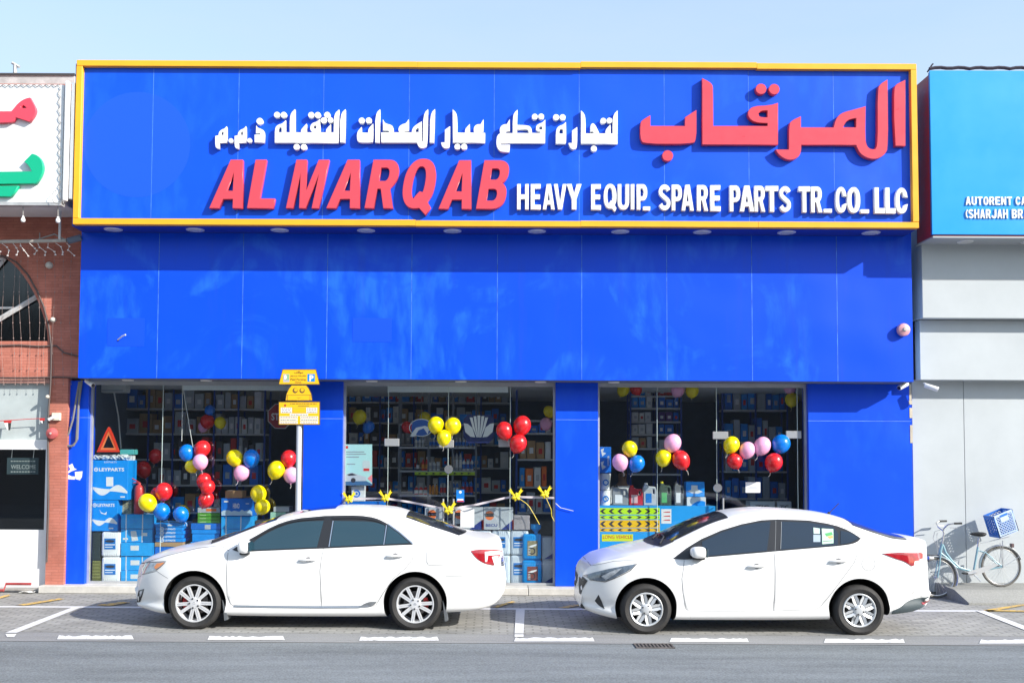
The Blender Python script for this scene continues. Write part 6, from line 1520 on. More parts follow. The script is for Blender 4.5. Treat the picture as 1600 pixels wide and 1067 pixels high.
# shelf rack with bottles behind the doors
def rack(label, px0, px1, boards, Y, depth, board_m, post_m, extra=()):
    t = thing('shelf_rack', label, 'shelf', ((P(px0, 800, Y).x + P(px1, 800, Y).x) / 2, Y + depth / 2, FLOOR))
    X0, X1 = P(px0, 706, Y).x, P(px1, 706, Y).x
    zs = [P((px0 + px1) / 2, b, Y).z for b in boards]
    for z in zs: boxo('shelf', board_m, t, X0 + 0.03, X1 - 0.03, Y, Y + depth, z - 0.03, z)
    for x in [X0, X1 - 0.03] + [P(e, 706, Y).x for e in extra]:
        for y in (Y + 0.001, Y + depth - 0.031): boxo('post', post_m, t, x, x + 0.03, y - 0.002, y + 0.03, FLOOR, max(zs) + 0.55)
    return t, zs
shm = M('shelf_white', (0.55, 0.56, 0.58), 0.5); pbl = M('post_blue', (0.01, 0.06, 0.32), 0.5)
YK = 18.3
rk, zs = rack('shop rack of bottles behind the glass doors', 622, 745, (662, 698, 735, 773, 815), YK, 0.4, shm, M('post_grey', (0.2, 0.22, 0.25), 0.5), (668, 706))
X0, X1, Z0, Z1 = rect(648, 737, 742, 742, YK)
boxo('edge_strip', M('lime_strip', (0.60, 0.85, 0.05), 0.5), rk, X0, X1, YK - 0.006, YK - 0.001, Z0, Z1)
for k in range(8): decal(rk, 'print', [(654 + k * 11, 738), (659 + k * 11, 739.5), (654 + k * 11, 741)], YK - 0.006, pdark)
BM_ = {}
def bottle_mesh(h, r, kind):
    key = (round(h, 3), round(r, 3), kind)
    if key in BM_: return BM_[key]
    body = MB(); cap_ = MB(); lab_ = MB()
    body.lathe([(r * .9, 0), (r, h * .04), (r, h * .68), (r * .75, h * .78), (r * .34, h * .86), (r * .34, h * .92), (0, h * .92)], (0, 0, 0), 'Z', 12)
    cap_.lathe([(r * .42, h * .90), (r * .42, h), (0, h)], (0, 0, 0), 'Z', 10)
    lab_.lathe([(r * 1.012, h * .16), (r * 1.012, h * .56)], (0, 0, 0), 'Z', 12, False)
    BM_[key] = (finish(body.bm, 40), finish(cap_.bm), finish(lab_.bm, 40)); return BM_[key]
def bottle(label, c, h, r, mats, group, kind='b'):
    ms_ = bottle_mesh(h, r, (kind, mats[0].name, mats[1].name, mats[2].name))
    t = thing('bottle', label, 'bottle', c, group)
    for me, nm, mt in zip(ms_, ('body', 'cap', 'label'), mats):
        if not me.materials: me.materials.append(mt)
        o = bpy.data.objects.new(nm, me); COL.objects.link(o); o.parent = t
    return t
bR, bO, bW, bG, bB, bD = (M('bot_red', (0.70, 0.06, 0.05), 0.35), M('bot_orange', (0.85, 0.34, 0.06), 0.35), M('bot_white', (0.82, 0.82, 0.80), 0.35), M('bot_grey', (0.45, 0.47, 0.5), 0.35), M('bot_blue', (0.04, 0.20, 0.65), 0.35), M('bot_dark', (0.03, 0.03, 0.035), 0.3))
def row(px0, px1, step, shelf_i, hpx, mats, label, group, Y=YK + 0.12, zsrc=None):
    px = px0
    while px <= px1:
        x = P(px, 720, Y).x; bottle(label, (x, Y, (zsrc or zs)[shelf_i] + 0.001), hpx / FPX * Y, (step * .44) / FPX * Y, mats, group); px += step
row(651, 667, 7.2, 3, 13, (bR, bW, bW), 'squat red bottle with white cap on the rack behind the doors', 'squat red bottles')
row(672, 684, 5.2, 3, 17, (bO, bD, bO), 'slim orange bottle with dark cap on the rack behind the doors', 'slim orange bottles')
row(690, 700, 5.2, 3, 20, (bG, bB, bR), 'grey bottle with red label on the rack behind the doors', 'grey bottles with red labels')
row(709, 719, 5.4, 3, 20, (bB, bW, bW), 'blue bottle with white label on the rack behind the doors', 'blue bottles with white labels')
row(724, 738, 6.2, 3, 23, (bB, bD, bR), 'tall blue bottle with red label on the rack behind the doors', 'tall blue bottles')
row(653, 658, 5.4, 2, 15, (bD, bD, bW), 'dark bottle with white label above the lime shelf edge', 'dark bottles above the lime edge')
row(661, 667, 5.6, 2, 17, (bR, bR, bO), 'red bottle with orange label above the lime shelf edge', 'red bottles above the lime edge')
row(672, 686, 6.4, 2, 14, (bW, bG, bG), 'white bottle with grey label above the lime shelf edge', 'white bottles above the lime edge')
row(708, 720, 5.6, 2, 30, (bG, bD, bW), 'tall grey bottle with white label above the lime shelf edge', 'tall grey bottles')
row(725, 740, 6.2, 2, 18, (bW, bB, bB), 'white bottle with blue label above the lime shelf edge', 'white and blue bottles')
row(650, 666, 5.6, 1, 13, (bW, bB, bG), 'small white bottle with blue cap on the shelf by the fittings', 'small white bottles')
row(672, 742, 5.8, 1, 14, (bG, bW, bB), 'small grey bottle with blue label on the shelf by the fittings', 'small grey bottles')
for k in range(4):
    carton('carton', ['tan parts box on the top rack shelf', 'navy parts box on the top rack shelf', 'grey parts box on the top rack shelf', 'blue parts box on the top rack shelf'][k], 652 + k * 22, 662 - (12 + 3 * (k % 2)), 670 + k * 22, 661.8, YK + 0.05, 0.25, [cbrown, cdeep, cgrey, cblue][k])
# logos hung behind the middle panes
YQ = YG + 0.35
hg = thing('hanging_emblem', 'white fan shaped emblem on a dark blue board behind the glass', 'emblem', P(748, 690, YQ))
plate('board', [pxpoly([(724, 655), (730, 648), (766, 648), (772, 655), (772, 684), (764, 692), (732, 692), (724, 684)], YQ)], YQ, 0.02, M('board_navy', (0.01, 0.02, 0.12), 0.5), hg)
for k, (top_, w_) in enumerate((((736, 652), 2.2), ((742, 650), 2.2), ((748.2, 648.8), 2.3), ((754.5, 650), 2.2), ((760.5, 652), 2.2))):
    bx_ = 748.2 + (k - 2) * 1.5
    decal(hg, 'petal', [(top_[0] - w_, top_[1]), (top_[0] + w_, top_[1]), (top_[0] * .55 + bx_ * .45 + 1.6, 668), (bx_ + .6, 683), (bx_ - .6, 683), (top_[0] * .55 + bx_ * .45 - 1.6, 668)], YQ - 0.001, pwhite)
decal(hg, 'petal', [(724.5, 661), (731, 662), (738, 668), (742.5, 683), (735, 682), (727, 675)], YQ - 0.001, pwhite); decal(hg, 'petal', [(772, 661), (765.5, 662), (758.5, 668), (754, 683), (761.5, 682), (769.5, 675)], YQ - 0.001, pwhite)
MB().tube([P(748, 648.5, YQ + 0.01), (P(748, 648, YQ).x, YQ + 0.01, zg1)], 0.004, 4).build('wire', wire, hg)
he = thing('hanging_emblem', 'oval white ring emblem on a blue board behind the glass', 'emblem', P(658, 683, YQ + 0.1))
q = P(658, 668, YQ + 0.1)
plate('board', [circ(q.x, q.z, 0.16, 28, 0.145)], YQ + 0.104, 0.02, M('board_blue', (0.02, 0.10, 0.40), 0.5), he)
plate('ring', [circ(q.x, q.z, 0.195, 32, 0.145), circ(q.x, q.z, 0.182, 32, 0.133)], YQ + 0.1, 0.006, pwhite, he)
decal(he, 'print', [(640, 682), (650, 668), (664, 665), (672, 668), (668, 678), (662, 669), (654, 672), (648, 682)], YQ + 0.102, pwhite)
MB().tube([(q.x, YQ + 0.11, q.z + 0.14), (q.x, YQ + 0.11, zg1)], 0.004, 4).build('wire', wire, he)
# racks and boxes behind the other panes
rkL, zL = rack('blue post rack of boxes behind the balloons and warning triangle', 190, 414, (638, 677, 717, 757, 800), 18.4, 0.5, shm, pbl, (229.5, 268, 332, 370))
def fill(px0, px1, zl, i, Y, mats, labf, hmin, hmax, wmin=14, wmax=26, dp=0.3):
    px = px0; n = 0
    while px < px1 - 8:
        w = random.uniform(wmin, wmax); w = min(w, px1 - px)
        X0, X1 = P(px, 706, Y).x, P(px + w - 1.5, 706, Y).x; h = random.uniform(hmin, hmax) / FPX * Y
        t = thing('parts_box', labf[0], 'box', ((X0 + X1) / 2, Y, zl[i] + 0.001), labf[1])
        boxo('box', random.choice(mats), t, X0, X1, Y, Y + dp, zl[i] + 0.001, zl[i] + 0.001 + h, 0.004)
        xm = (X0 + X1) / 2; ww = (X1 - X0)
        boxo('label', random.choice((pwhite, cgrey, pred)), t, xm - ww * .22, xm + ww * .25, Y - 0.002, Y - 0.0005, zl[i] + h * .3, zl[i] + h * .62)
        px += w; n += 1
fill(196, 330, zL, 1, 18.45, [cbrown, M('box_maroon', (0.18, 0.05, 0.04), 0.6), cgrey], ('parts box on the rack level with the triangle tip', 'boxes level with the triangle tip'), 18, 34)
fill(336, 410, zL, 1, 18.45, [cwhite, cgrey], ('small white parts box in the tidy row near the sign post', 'white boxes near the sign post'), 22, 32, 9, 11)
fill(336, 410, zL, 0, 18.45, [cwhite, cbrown, cgrey], ('parts box on the top rack shelf near the sign post', 'boxes on the top rack shelf near the post'), 20, 33, 9, 15)
fill(196, 330, zL, 0, 18.45, [cdeep, cgrey, cbrown], ('parts box on the top rack shelf above the triangle', 'boxes on the top rack shelf above the triangle'), 20, 34, 10, 18)
fill(240, 410, zL, 2, 18.45, [cgrey, M('box_dark', (0.07, 0.07, 0.08), 0.6), pred], ('bagged parts pack on the rack behind the hanging balloons', 'packs behind the hanging balloons'), 22, 34, 9, 15)
fill(236, 410, zL, 3, 18.45, [M('box_dark', (0.07, 0.07, 0.08), 0.6), cgrey, cdeep], ('dark parts pack on the low rack behind the balloons', 'packs on the low rack'), 22, 34, 10, 16)
rkM, zM_ = rack('rack of small boxes beside the pilaster end of the door bay', 806, 868, (656, 676, 717, 760, 800), 18.0, 0.4, shm, pbl, ())
fill(812, 862, zM_, 2, 18.05, [cwhite, cblue, cbrown], ('small parts box behind the red balloon pane of the door bay', 'boxes behind the red balloon pane'), 18, 32, 9, 15)
fill(812, 862, zM_, 3, 18.05, [cblue, cwhite, porange], ('mixed parts box low behind the red balloon pane of the door bay', 'low boxes behind the red balloon pane'), 20, 34, 9, 14)
fill(812, 862, zM_, 1, 18.05, [cdeep, cgrey], ('dark parts box high behind the red balloon pane of the door bay', 'high boxes behind the red balloon pane'), 10, 15, 10, 16)
rkR, zR_ = rack('tall rack of filters and boxes behind the counter', 984, 1066, (618, 637, 658, 678, 700, 740), 18.6, 0.4, shm, pbl, (1025,))
for i, (h1, h2) in enumerate(((12, 15), (13, 17), (13, 17), (13, 17), (12, 18))):
    fill(988, 1024, zR_, i, 18.65, [[cblue, cwhite], [cblue, cwhite], [cwhite], [cwhite], [cbrown, cgrey]][i], ('filter box behind the counter, row %s' % ['at the top', 'second from the top', 'in the middle', 'above the balloons', 'between the balloons'][i], 'filter boxes row %d' % i), h1, h2, 9, 12)
    fill(1029, 1062, zR_, i, 18.65, [[pred, porange], [cdeep], [cdeep, M('box_purple', (0.12, 0.06, 0.25), 0.6)], [cdeep], [pred, cgrey]][i], ('dark boxed part behind the counter, shelf %s' % ['at the top', 'second from the top', 'in the middle', 'above the balloons', 'between the balloons'][i], 'boxed parts shelf %d' % i), h1, h2, 10, 15)
rkD, zD_ = rack('rack of blue boxes behind the single glass door', 1128, 1232, (640, 690, 736, 778, 810), 18.8, 0.4, shm, pbl, (1180,))
for i in range(4):
    fill(1133, 1228, zD_, i, 18.85, [cdeep, cblue, cdeep, cgrey], ('blue parts box behind the single glass door, %s shelf' % ['top', 'second', 'third', 'low'][i], 'boxes behind the single door %d' % i), 22, 38, 9, 15)
for k in range(2):
    carton('carton', ['white boxed oil pack', 'white boxed filter pack'][k] + ' low behind the single glass door', 1172 + k * 43, 783, 1211 + k * 26, 812, 17.6, 0.3, cwhite, None, False, [('t', ['ZIC', 'ZIC'][k], 1180 + k * 38, 789, 1202 + k * 30, 795, pdark, 0.03)])
carton('carton', 'brown cabinet carrying the white packs behind the single glass door', 1165, 812.4, 1240, 900, 17.6, 0.4, M('cabinet_brown', (0.10, 0.07, 0.06), 0.6), None, True, cat='cabinet')
rkB, zB_ = rack('deep rack of mixed stock at the back of the shop behind the doors', 540, 800, (628, 660, 694, 730, 768, 806), 20.4, 0.5, shm, pbl, (592, 645, 698, 750))
for i in range(6):
    fill(545, 796, zB_, i, 20.45, [cdeep, cblue, cgrey, cwhite, cbrown, pred, M('box_dark', (0.07, 0.07, 0.08), 0.6)], ('parts box deep in the shop behind the doors, %s shelf' % ['top', 'second', 'third', 'fourth', 'fifth', 'lowest'][i], 'deep stock boxes %d' % i), 14, 27, 8, 16)
fill(812, 862, zM_, 4, 18.05, [cblue, cgrey, cdeep], ('parts box on the lowest shelf behind the red balloon pane', 'lowest boxes behind the red balloon pane'), 20, 34, 9, 14)
fill(240, 410, zL, 4, 18.45, [cblue, cgrey, cbrown], ('parts box on the lowest shelf behind the strapped cartons', 'lowest shelf boxes behind the cartons'), 20, 32, 12, 20)
# pendant lamps and a white air conditioner head high on the wall behind the triangle
acx = rect(146, 598, 196, 613, 17.2)
ac = thing('air_conditioner', 'white wall air conditioner high behind the warning triangle', 'air conditioner', (acx[0], 17.2, acx[2]))
boxo('housing', cwhite, ac, acx[0], acx[1], 17.2, 17.45, acx[2], acx[3], 0.02, 2); boxo('louvre', cgrey, ac, acx[0] + 0.04, acx[1] - 0.04, 17.195, 17.1995, acx[2] + 0.02, acx[2] + 0.05)
MB().tube([P(178, 613, 17.25), P(185, 650, 17.25), P(189, 700, 17.25)], 0.012, 6).build('drain_pipe', cwhite, ac)
# ------------------------------------------------------------------ counter in the right bay
YT = 16.30
X0, X1, Z0, Z1 = rect(936, 790, 1118, 909, YT)
ct = thing('counter', 'sky blue shop counter with chevron strips and jugs on top', 'counter', ((X0 + X1) / 2, YT, FLOOR))
boxo('front', M('counter_blue', (0.02, 0.34, 0.80), 0.4, var=0.04), ct, X0, X1, YT, YT + 0.03, FLOOR + 0.001, Z1)
boxo('top', M('counter_top', (0.10, 0.32, 0.55), 0.4), ct, X0, X1, YT + 0.0305, YT + 0.55, Z1 - 0.03, Z1 - 0.001)
boxo('side', M('counter_blue', (0.02, 0.34, 0.80), 0.4), ct, X1 - 0.03, X1, YT + 0.0305, YT + 0.55, FLOOR + 0.001, Z1 - 0.031)
lime = M('strip_lime', (0.50, 0.80, 0.01), 0.4); amb = M('strip_amber', (0.90, 0.52, 0.01), 0.4)
def chevrons(x0, y0, x1, y1, mat, n, label):
    t = thing('chevron_strip', label, 'sign', P(x0, y1, YT)); drect(t, 'strip', x0, y0, x1, y1, YT - 0.001, mat)
    h = y1 - y0; m = (y0 + y1) / 2; a, b = y0 + h * .14, y1 - h * .14; cx = (x0 + x1) / 2; st_ = (x1 - x0) / n
    for k in range(n):
        x = x0 + st_ * (k + .5); d = -1 if x < cx - st_ * .3 else (1 if x > cx + st_ * .3 else 0); w = st_ * .26
        if d == 0: decal(t, 'chevron', [(x, a), (x + w * 1.2, m), (x, b), (x - w * 1.2, m)], YT - 0.0024, pdark)
        else: decal(t, 'chevron', [(x - d * w, a), (x + d * w * .3, a), (x + d * w * 1.6, m), (x + d * w * .3, b), (x - d * w, b), (x + d * w * .3, m)], YT - 0.0024, pdark)
chevrons(936.5, 793.2, 1031, 803.5, lime, 7, 'wide lime chevron strip at the top of the blue counter')
chevrons(936.5, 805, 1031, 810.8, lime, 7, 'narrow lime chevron strip on the blue counter')
chevrons(936.5, 812.2, 1031, 824, amb, 7, 'wide amber chevron strip on the blue counter')
chevrons(936.5, 825, 1031, 830.2, amb, 7, 'narrow amber chevron strip on the blue counter')
lv = thing('vehicle_plate', 'lime plate reading long vehicle on the blue counter', 'sign', P(940, 845, YT))
drect(lv, 'plate', 940.5, 834.3, 989, 845.3, YT - 0.001, M('plate_lime', (0.72, 0.78, 0.02), 0.4)); text('lettering', 'LONG VEHICLE', 942, 836, 987.5, 841.2, YT - 0.003, pred, lv, 0.01, 0.001)
wl = thing('sticker_sheet', 'white sheet with three red marks on the blue counter', 'sticker', P(1033, 817, YT)); drect(wl, 'sheet', 1033.3, 795, 1049, 817.6, YT - 0.001, pwhite)
for y_ in (798.5, 804.8, 811): decal(wl, 'print', [(1035.5, y_ + 2), (1039, y_ + .6), (1046.5, y_ + .2), (1047.5, y_ + 2)], YT - 0.0024, pred)
def jug(label, px0, py0, px1, mat, labm, capm):
    Y = YT + 0.14; X0, X1, Z0, Z1 = rect(px0, py0, px1, 790, Y); Zb = ct_top; w = X1 - X0; h = Z1 - Zb
    t = thing('oil_jug', label, 'jug', ((X0 + X1) / 2, Y + 0.05, Zb))
    cs = soften([(X0, Zb), (X1, Zb), (X1, Zb + h * .72), (X1 - w * .10, Zb + h * .90), (X0 + w * .42, Zb + h * .92), (X0 + w * .36, Zb + h), (X0 + w * .08, Zb + h), (X0, Zb + h * .86)], 25, 60, 1)
    hole = [(X1 - w * .30, Zb + h * .55), (X1 - w * .14, Zb + h * .55), (X1 - w * .14, Zb + h * .76), (X1 - w * .30, Zb + h * .80)]
    plate('body', [cs, hole], Y, 0.11, mat, t, bevel=0.008)
    boxo('label', labm, t, X0 + w * .16, X0 + w * .62, Y - 0.002, Y - 0.0005, Zb + h * .12, Zb + h * .58)
    MB().lathe([(w * .13, 0), (w * .13, 0.03), (0, 0.03)], (X0 + w * .22, Y + 0.055, Zb + h - 0.002), 'Z', 12).build('cap', capm, t)
ct_top = Z1
jug('grey oil jug with pale label on the counter', 957, 761, 982, M('jug_grey', (0.28, 0.29, 0.30), 0.4, var=0.1), pwhite, blk)
jug('red oil jug with pale label on the counter', 983, 761, 1004.5, M('jug_red', (0.55, 0.03, 0.05), 0.35, var=0.1), M('label_pink', (0.72, 0.45, 0.45), 0.5), pred)
jug('silver oil jug with blue swoosh label on the counter', 1005.5, 757, 1026, M('jug_silver', (0.48, 0.50, 0.53), 0.35, var=0.1), pblue, pwhite)
jug('slim clear bottle with green label on the counter', 1031, 755, 1049, M('jug_dark', (0.07, 0.10, 0.08), 0.3), M('label_green', (0.10, 0.42, 0.14), 0.5), M('cap_yellow', (0.75, 0.65, 0.02), 0.4))
jug('slim grey bottle with white label on the counter', 1054, 755, 1069, M('jug_smoke', (0.16, 0.17, 0.18), 0.35), pwhite, blk)
Y = YT + 0.1
for k, (a, b) in enumerate(((766, 790), (739.5, 765.6))):
    X0, X1, Z0, Z1 = rect(937, a, 955, b, Y); Z0 = ct_top if k == 0 else Z0
    t = thing('bucket', ['lower white bucket with blue emblem on the counter', 'upper white bucket with blue emblem under the blue carton'][k], 'bucket', ((X0 + X1) / 2, Y + 0.1, Z0)); r_ = (X1 - X0) / 2
    MB().lathe([(r_ * .9, 0.001), (r_, Z1 - Z0 - 0.03), (0, Z1 - Z0 - 0.03)], ((X0 + X1) / 2, Y + 0.1, Z0), 'Z', 24).build('tub', canw, t, smooth=40)
    MB().lathe([(r_ * 1.03, Z1 - Z0 - 0.029), (r_ * 1.03, Z1 - Z0 - 0.003), (0, Z1 - Z0 - 0.003)], ((X0 + X1) / 2, Y + 0.1, Z0), 'Z', 24).build('lid', canw, t)
    q = P(946.5, (a + b) / 2 + 1, Y); plate('emblem', [circ(q.x, q.z, 0.05, 18), circ(q.x, q.z, 0.03, 14)], Y - 0.004, 0.003, pblue, t)
carton('carton', 'tall blue carton with white shapes on top of the buckets', 936, 698, 955, 739, Y, 0.2, cdeep, None, False, [('p', [(938.5, 702), (944, 700), (942, 706), (947, 708), (941, 713)], cwhite), ('p', [(938.5, 722), (944, 720), (942, 726), (947, 729), (941, 734)], cwhite), ('t', 'PARTS', 949, 712, 952, 728, pwhite)])
carton('carton', 'bright blue box with white swoosh beside the bottles on the counter', 1072, 752.3, 1101, 776, YT + 0.12, 0.2, cblue, None, False, [('p', [(1074, 767), (1080, 765), (1080, 758), (1090, 758), (1090, 764), (1098, 768), (1090, 771), (1080, 770)], cwhite)])
carton('carton', 'white and blue arched box under the bright blue box', 1073, 776.4, 1103, 803, YT + 0.1, 0.22, cwhite, None, False, [('p', [(1074, 800)] + [(1074 + 28 * t, 800 - 18 * math.sin(math.pi * (0.08 + t * .55))) for t in np.linspace(0, 1, 12)] + [(1102, 802), (1074, 802)], cblue)])
# shop assistant behind the counter
sk = M('skin', (0.20, 0.10, 0.065), 0.55); shirt = M('shirt_white', (0.62, 0.63, 0.66), 0.8, var=0.05)
pc = P(972, 760, 17.4); px_, py_ = pc.x, 17.4; zh = P(972, 730, 17.4).z       # crown
per = thing('person', 'person in a white shirt standing behind the blue counter', 'person', (px_, py_, FLOOR))
def skin(name, verts, edges, radii, mat, parent, root=0, sub=2):
    me = bpy.data.meshes.new('sk'); me.from_pydata([Vector(v) for v in verts], edges, [])
    o = bpy.data.objects.new('tmp', me)
    md = o.modifiers.new('s', 'SKIN'); md.use_smooth_shade = True
    for i, r in enumerate(radii):
        me.skin_vertices[0].data[i].radius = r if isinstance(r, tuple) else (r, r)
        me.skin_vertices[0].data[i].use_root = (i == root)
    m2 = o.modifiers.new('u', 'SUBSURF'); m2.levels = sub; m2.render_levels = sub
    out = baked(o); bpy.data.objects.remove(o)
    return link(name, out, mat, parent)
H = zh - FLOOR; z = lambda f: FLOOR + H * f
V_ = [(0, 0, z(.52)), (0, 0, z(.64)), (0, 0, z(.76)), (0, .0, z(.82)), (0, -.01, z(.87)), (0, -.02, z(.92)), (0, -.01, z(.975)),
      (-.19, 0, z(.81)), (-.26, -.02, z(.64)), (-.20, -.22, z(.565)), (.19, 0, z(.81)), (.26, -.02, z(.64)), (.20, -.22, z(.565)),
      (-.10, 0, z(.46)), (-.11, -.01, z(.27)), (-.11, .02, z(.05)), (-.11, -.12, z(.025)), (.10, 0, z(.46)), (.11, -.01, z(.27)), (.11, .02, z(.05)), (.11, -.12, z(.025)),
      (-.17, -.30, z(.56)), (.17, -.30, z(.56))]
E_ = [(0, 1), (1, 2), (2, 3), (3, 4), (4, 5), (5, 6), (3, 7), (7, 8), (8, 9), (3, 10), (10, 11), (11, 12), (0, 13), (13, 14), (14, 15), (15, 16), (0, 17), (17, 18), (18, 19), (19, 20), (9, 21), (12, 22)]
rad = [(.10, .08), (.10, .08), (.10, .08), (.06, .06), (.055, .055), (.085, .10), (.075, .085), .04, .04, .036, .04, .04, .036, .085, .06, .042, .035, .085, .06, .042, .035, .035, .035]
skin('body', [(px_ + a, py_ + b, c) for a, b, c in V_], E_, rad, sk, per)
S_ = [0, 1, 2, 3, 7, 8, 10, 11]
skin('shirt', [(px_ + V_[i][0], py_ + V_[i][1], V_[i][2] - (0.03 if i == 3 else 0)) for i in S_], [(0, 1), (1, 2), (2, 3), (3, 4), (4, 5), (3, 6), (6, 7)], [(.175, .135), (.175, .135), (.195, .135), (.14, .105), .095, .07, .095, .07], shirt, per)
skin('trousers', [(px_ + V_[i][0], py_ + V_[i][1], V_[i][2]) for i in (0, 13, 14, 15, 17, 18, 19)], [(0, 1), (1, 2), (2, 3), (0, 4), (4, 5), (5, 6)], [(.165, .125), .10, .075, .06, .10, .075, .06], M('trousers_dark', (0.03, 0.03, 0.04), 0.8), per)
hr = MB(); bmesh.ops.create_icosphere(hr.bm, subdivisions=3, radius=1.0)
for v in hr.bm.verts: v.co = Vector((px_ + v.co.x * .092, py_ + .012 + v.co.y * .108, z(.953) + max(v.co.z, -0.25 - 0.5 * (v.co.y > 0.1)) * .088))
hr.build('hair', M('hair_black', (0.01, 0.009, 0.008), 0.6), per, smooth=60)
for sx in (-1, 1):
    e = MB(); bmesh.ops.create_icosphere(e.bm, subdivisions=2, radius=0.012); e.bm.transform(Matrix.Translation((px_ + sx * .032, py_ - .112, z(.925)))); e.build('eye', pdark, per)
# ------------------------------------------------------------------ stop sign hung inside the left window
sq = P(438, 650, 17.3); oc = lambda r: [(sq.x + r * math.cos(R(22.5 + 45 * k)), sq.z + r * math.sin(R(22.5 + 45 * k))) for k in range(8)]
ss = thing('stop_sign', 'dark red octagonal stop sign hanging behind the parking sign', 'sign', (sq.x, 17.3, sq.z))
plate('plate', [oc(0.23)], 17.3, 0.01, M('stop_white', (0.6, 0.6, 0.6), 0.5), ss); plate('face', [oc(0.215)], 17.296, 0.003, M('stop_red', (0.32, 0.02, 0.03), 0.5), ss)
link('lettering', text_mesh('STOP', sq.x - .15, sq.x + .15, sq.z - .07, sq.z + .05, 17.293, 0.002, 0.02), pwhite, ss)
MB().tube([(sq.x, 17.305, sq.z + .2), (sq.x, 17.305, zg1)], 0.004, 4).build('wire', wire, ss)
# ------------------------------------------------------------------ balloons
BC = dict(yellow=(0.80, 0.66, 0.0), red=(0.66, 0.015, 0.02), blue=(0.0, 0.17, 0.66), pink=(0.85, 0.40, 0.62))
def balloon_mat(cn):
    m = M('balloon_' + cn, BC[cn], 0.26, coat=0.25, var=0.06, scale=1.5)
    b = m.node_tree.nodes['Principled BSDF']; b.inputs['Subsurface Weight'].default_value = 0.25; b.inputs['Subsurface Radius'].default_value = (0.05, 0.05, 0.05)
    return m
BALLOON = {}
def balloon(cn, px, py, r, label, Y=None, ang=None):
    Y = Y if Y is not None else YG - 0.13
    c = P(px, py, Y); rr = r / FPX * Y
    ang = ang if ang is not None else random.uniform(-35, 35)
    if cn not in BALLOON:
        b = MB(); prof_ = [(0.0, -1.24), (0.10, -1.25), (0.13, -1.20), (0.05, -1.16), (0.10, -1.08)]
        for k in range(1, 15):
            a = R(-90 + 12 * k + 0); rad_ = math.cos(a); h_ = math.sin(a)
            if h_ < -0.5: h_ = h_ - 0.10 * (-0.5 - h_) / 0.5
            prof_.append((max(rad_, 0.12 if k < 2 else rad_), h_ * 1.04))
        prof_.append((0, 1.05)); b.lathe(prof_, (0, 0, 0), 'Z', 28)
        me = finish(b.bm, 50); me.materials.append(balloon_mat(cn))
        st_ = MB().tube([(0, 0, -1.2), (0.08, 0, -1.5), (-0.02, 0, -1.8)], 0.02, 4); ms2 = finish(st_.bm); ms2.materials.append(M('white_cord', (0.75, 0.73, 0.7), 0.7))
        BALLOON[cn] = (me, ms2)
    t = thing('balloon', label, 'balloon', c)
    rot = Matrix.Rotation(R(ang), 3, 'Y') @ Matrix.Rotation(R(random.uniform(-20, 20)), 3, 'X')
    t.rotation_euler = rot.to_euler(); u_ = random.uniform(0.95, 1.03); t.scale = (rr * u_, rr * u_, rr * random.uniform(0.97, 1.07))
    for nm, me in zip(('skin', 'string'), BALLOON[cn]):
        o = bpy.data.objects.new(nm, me); COL.objects.link(o); o.parent = t
YI = 17.3   # hung further inside
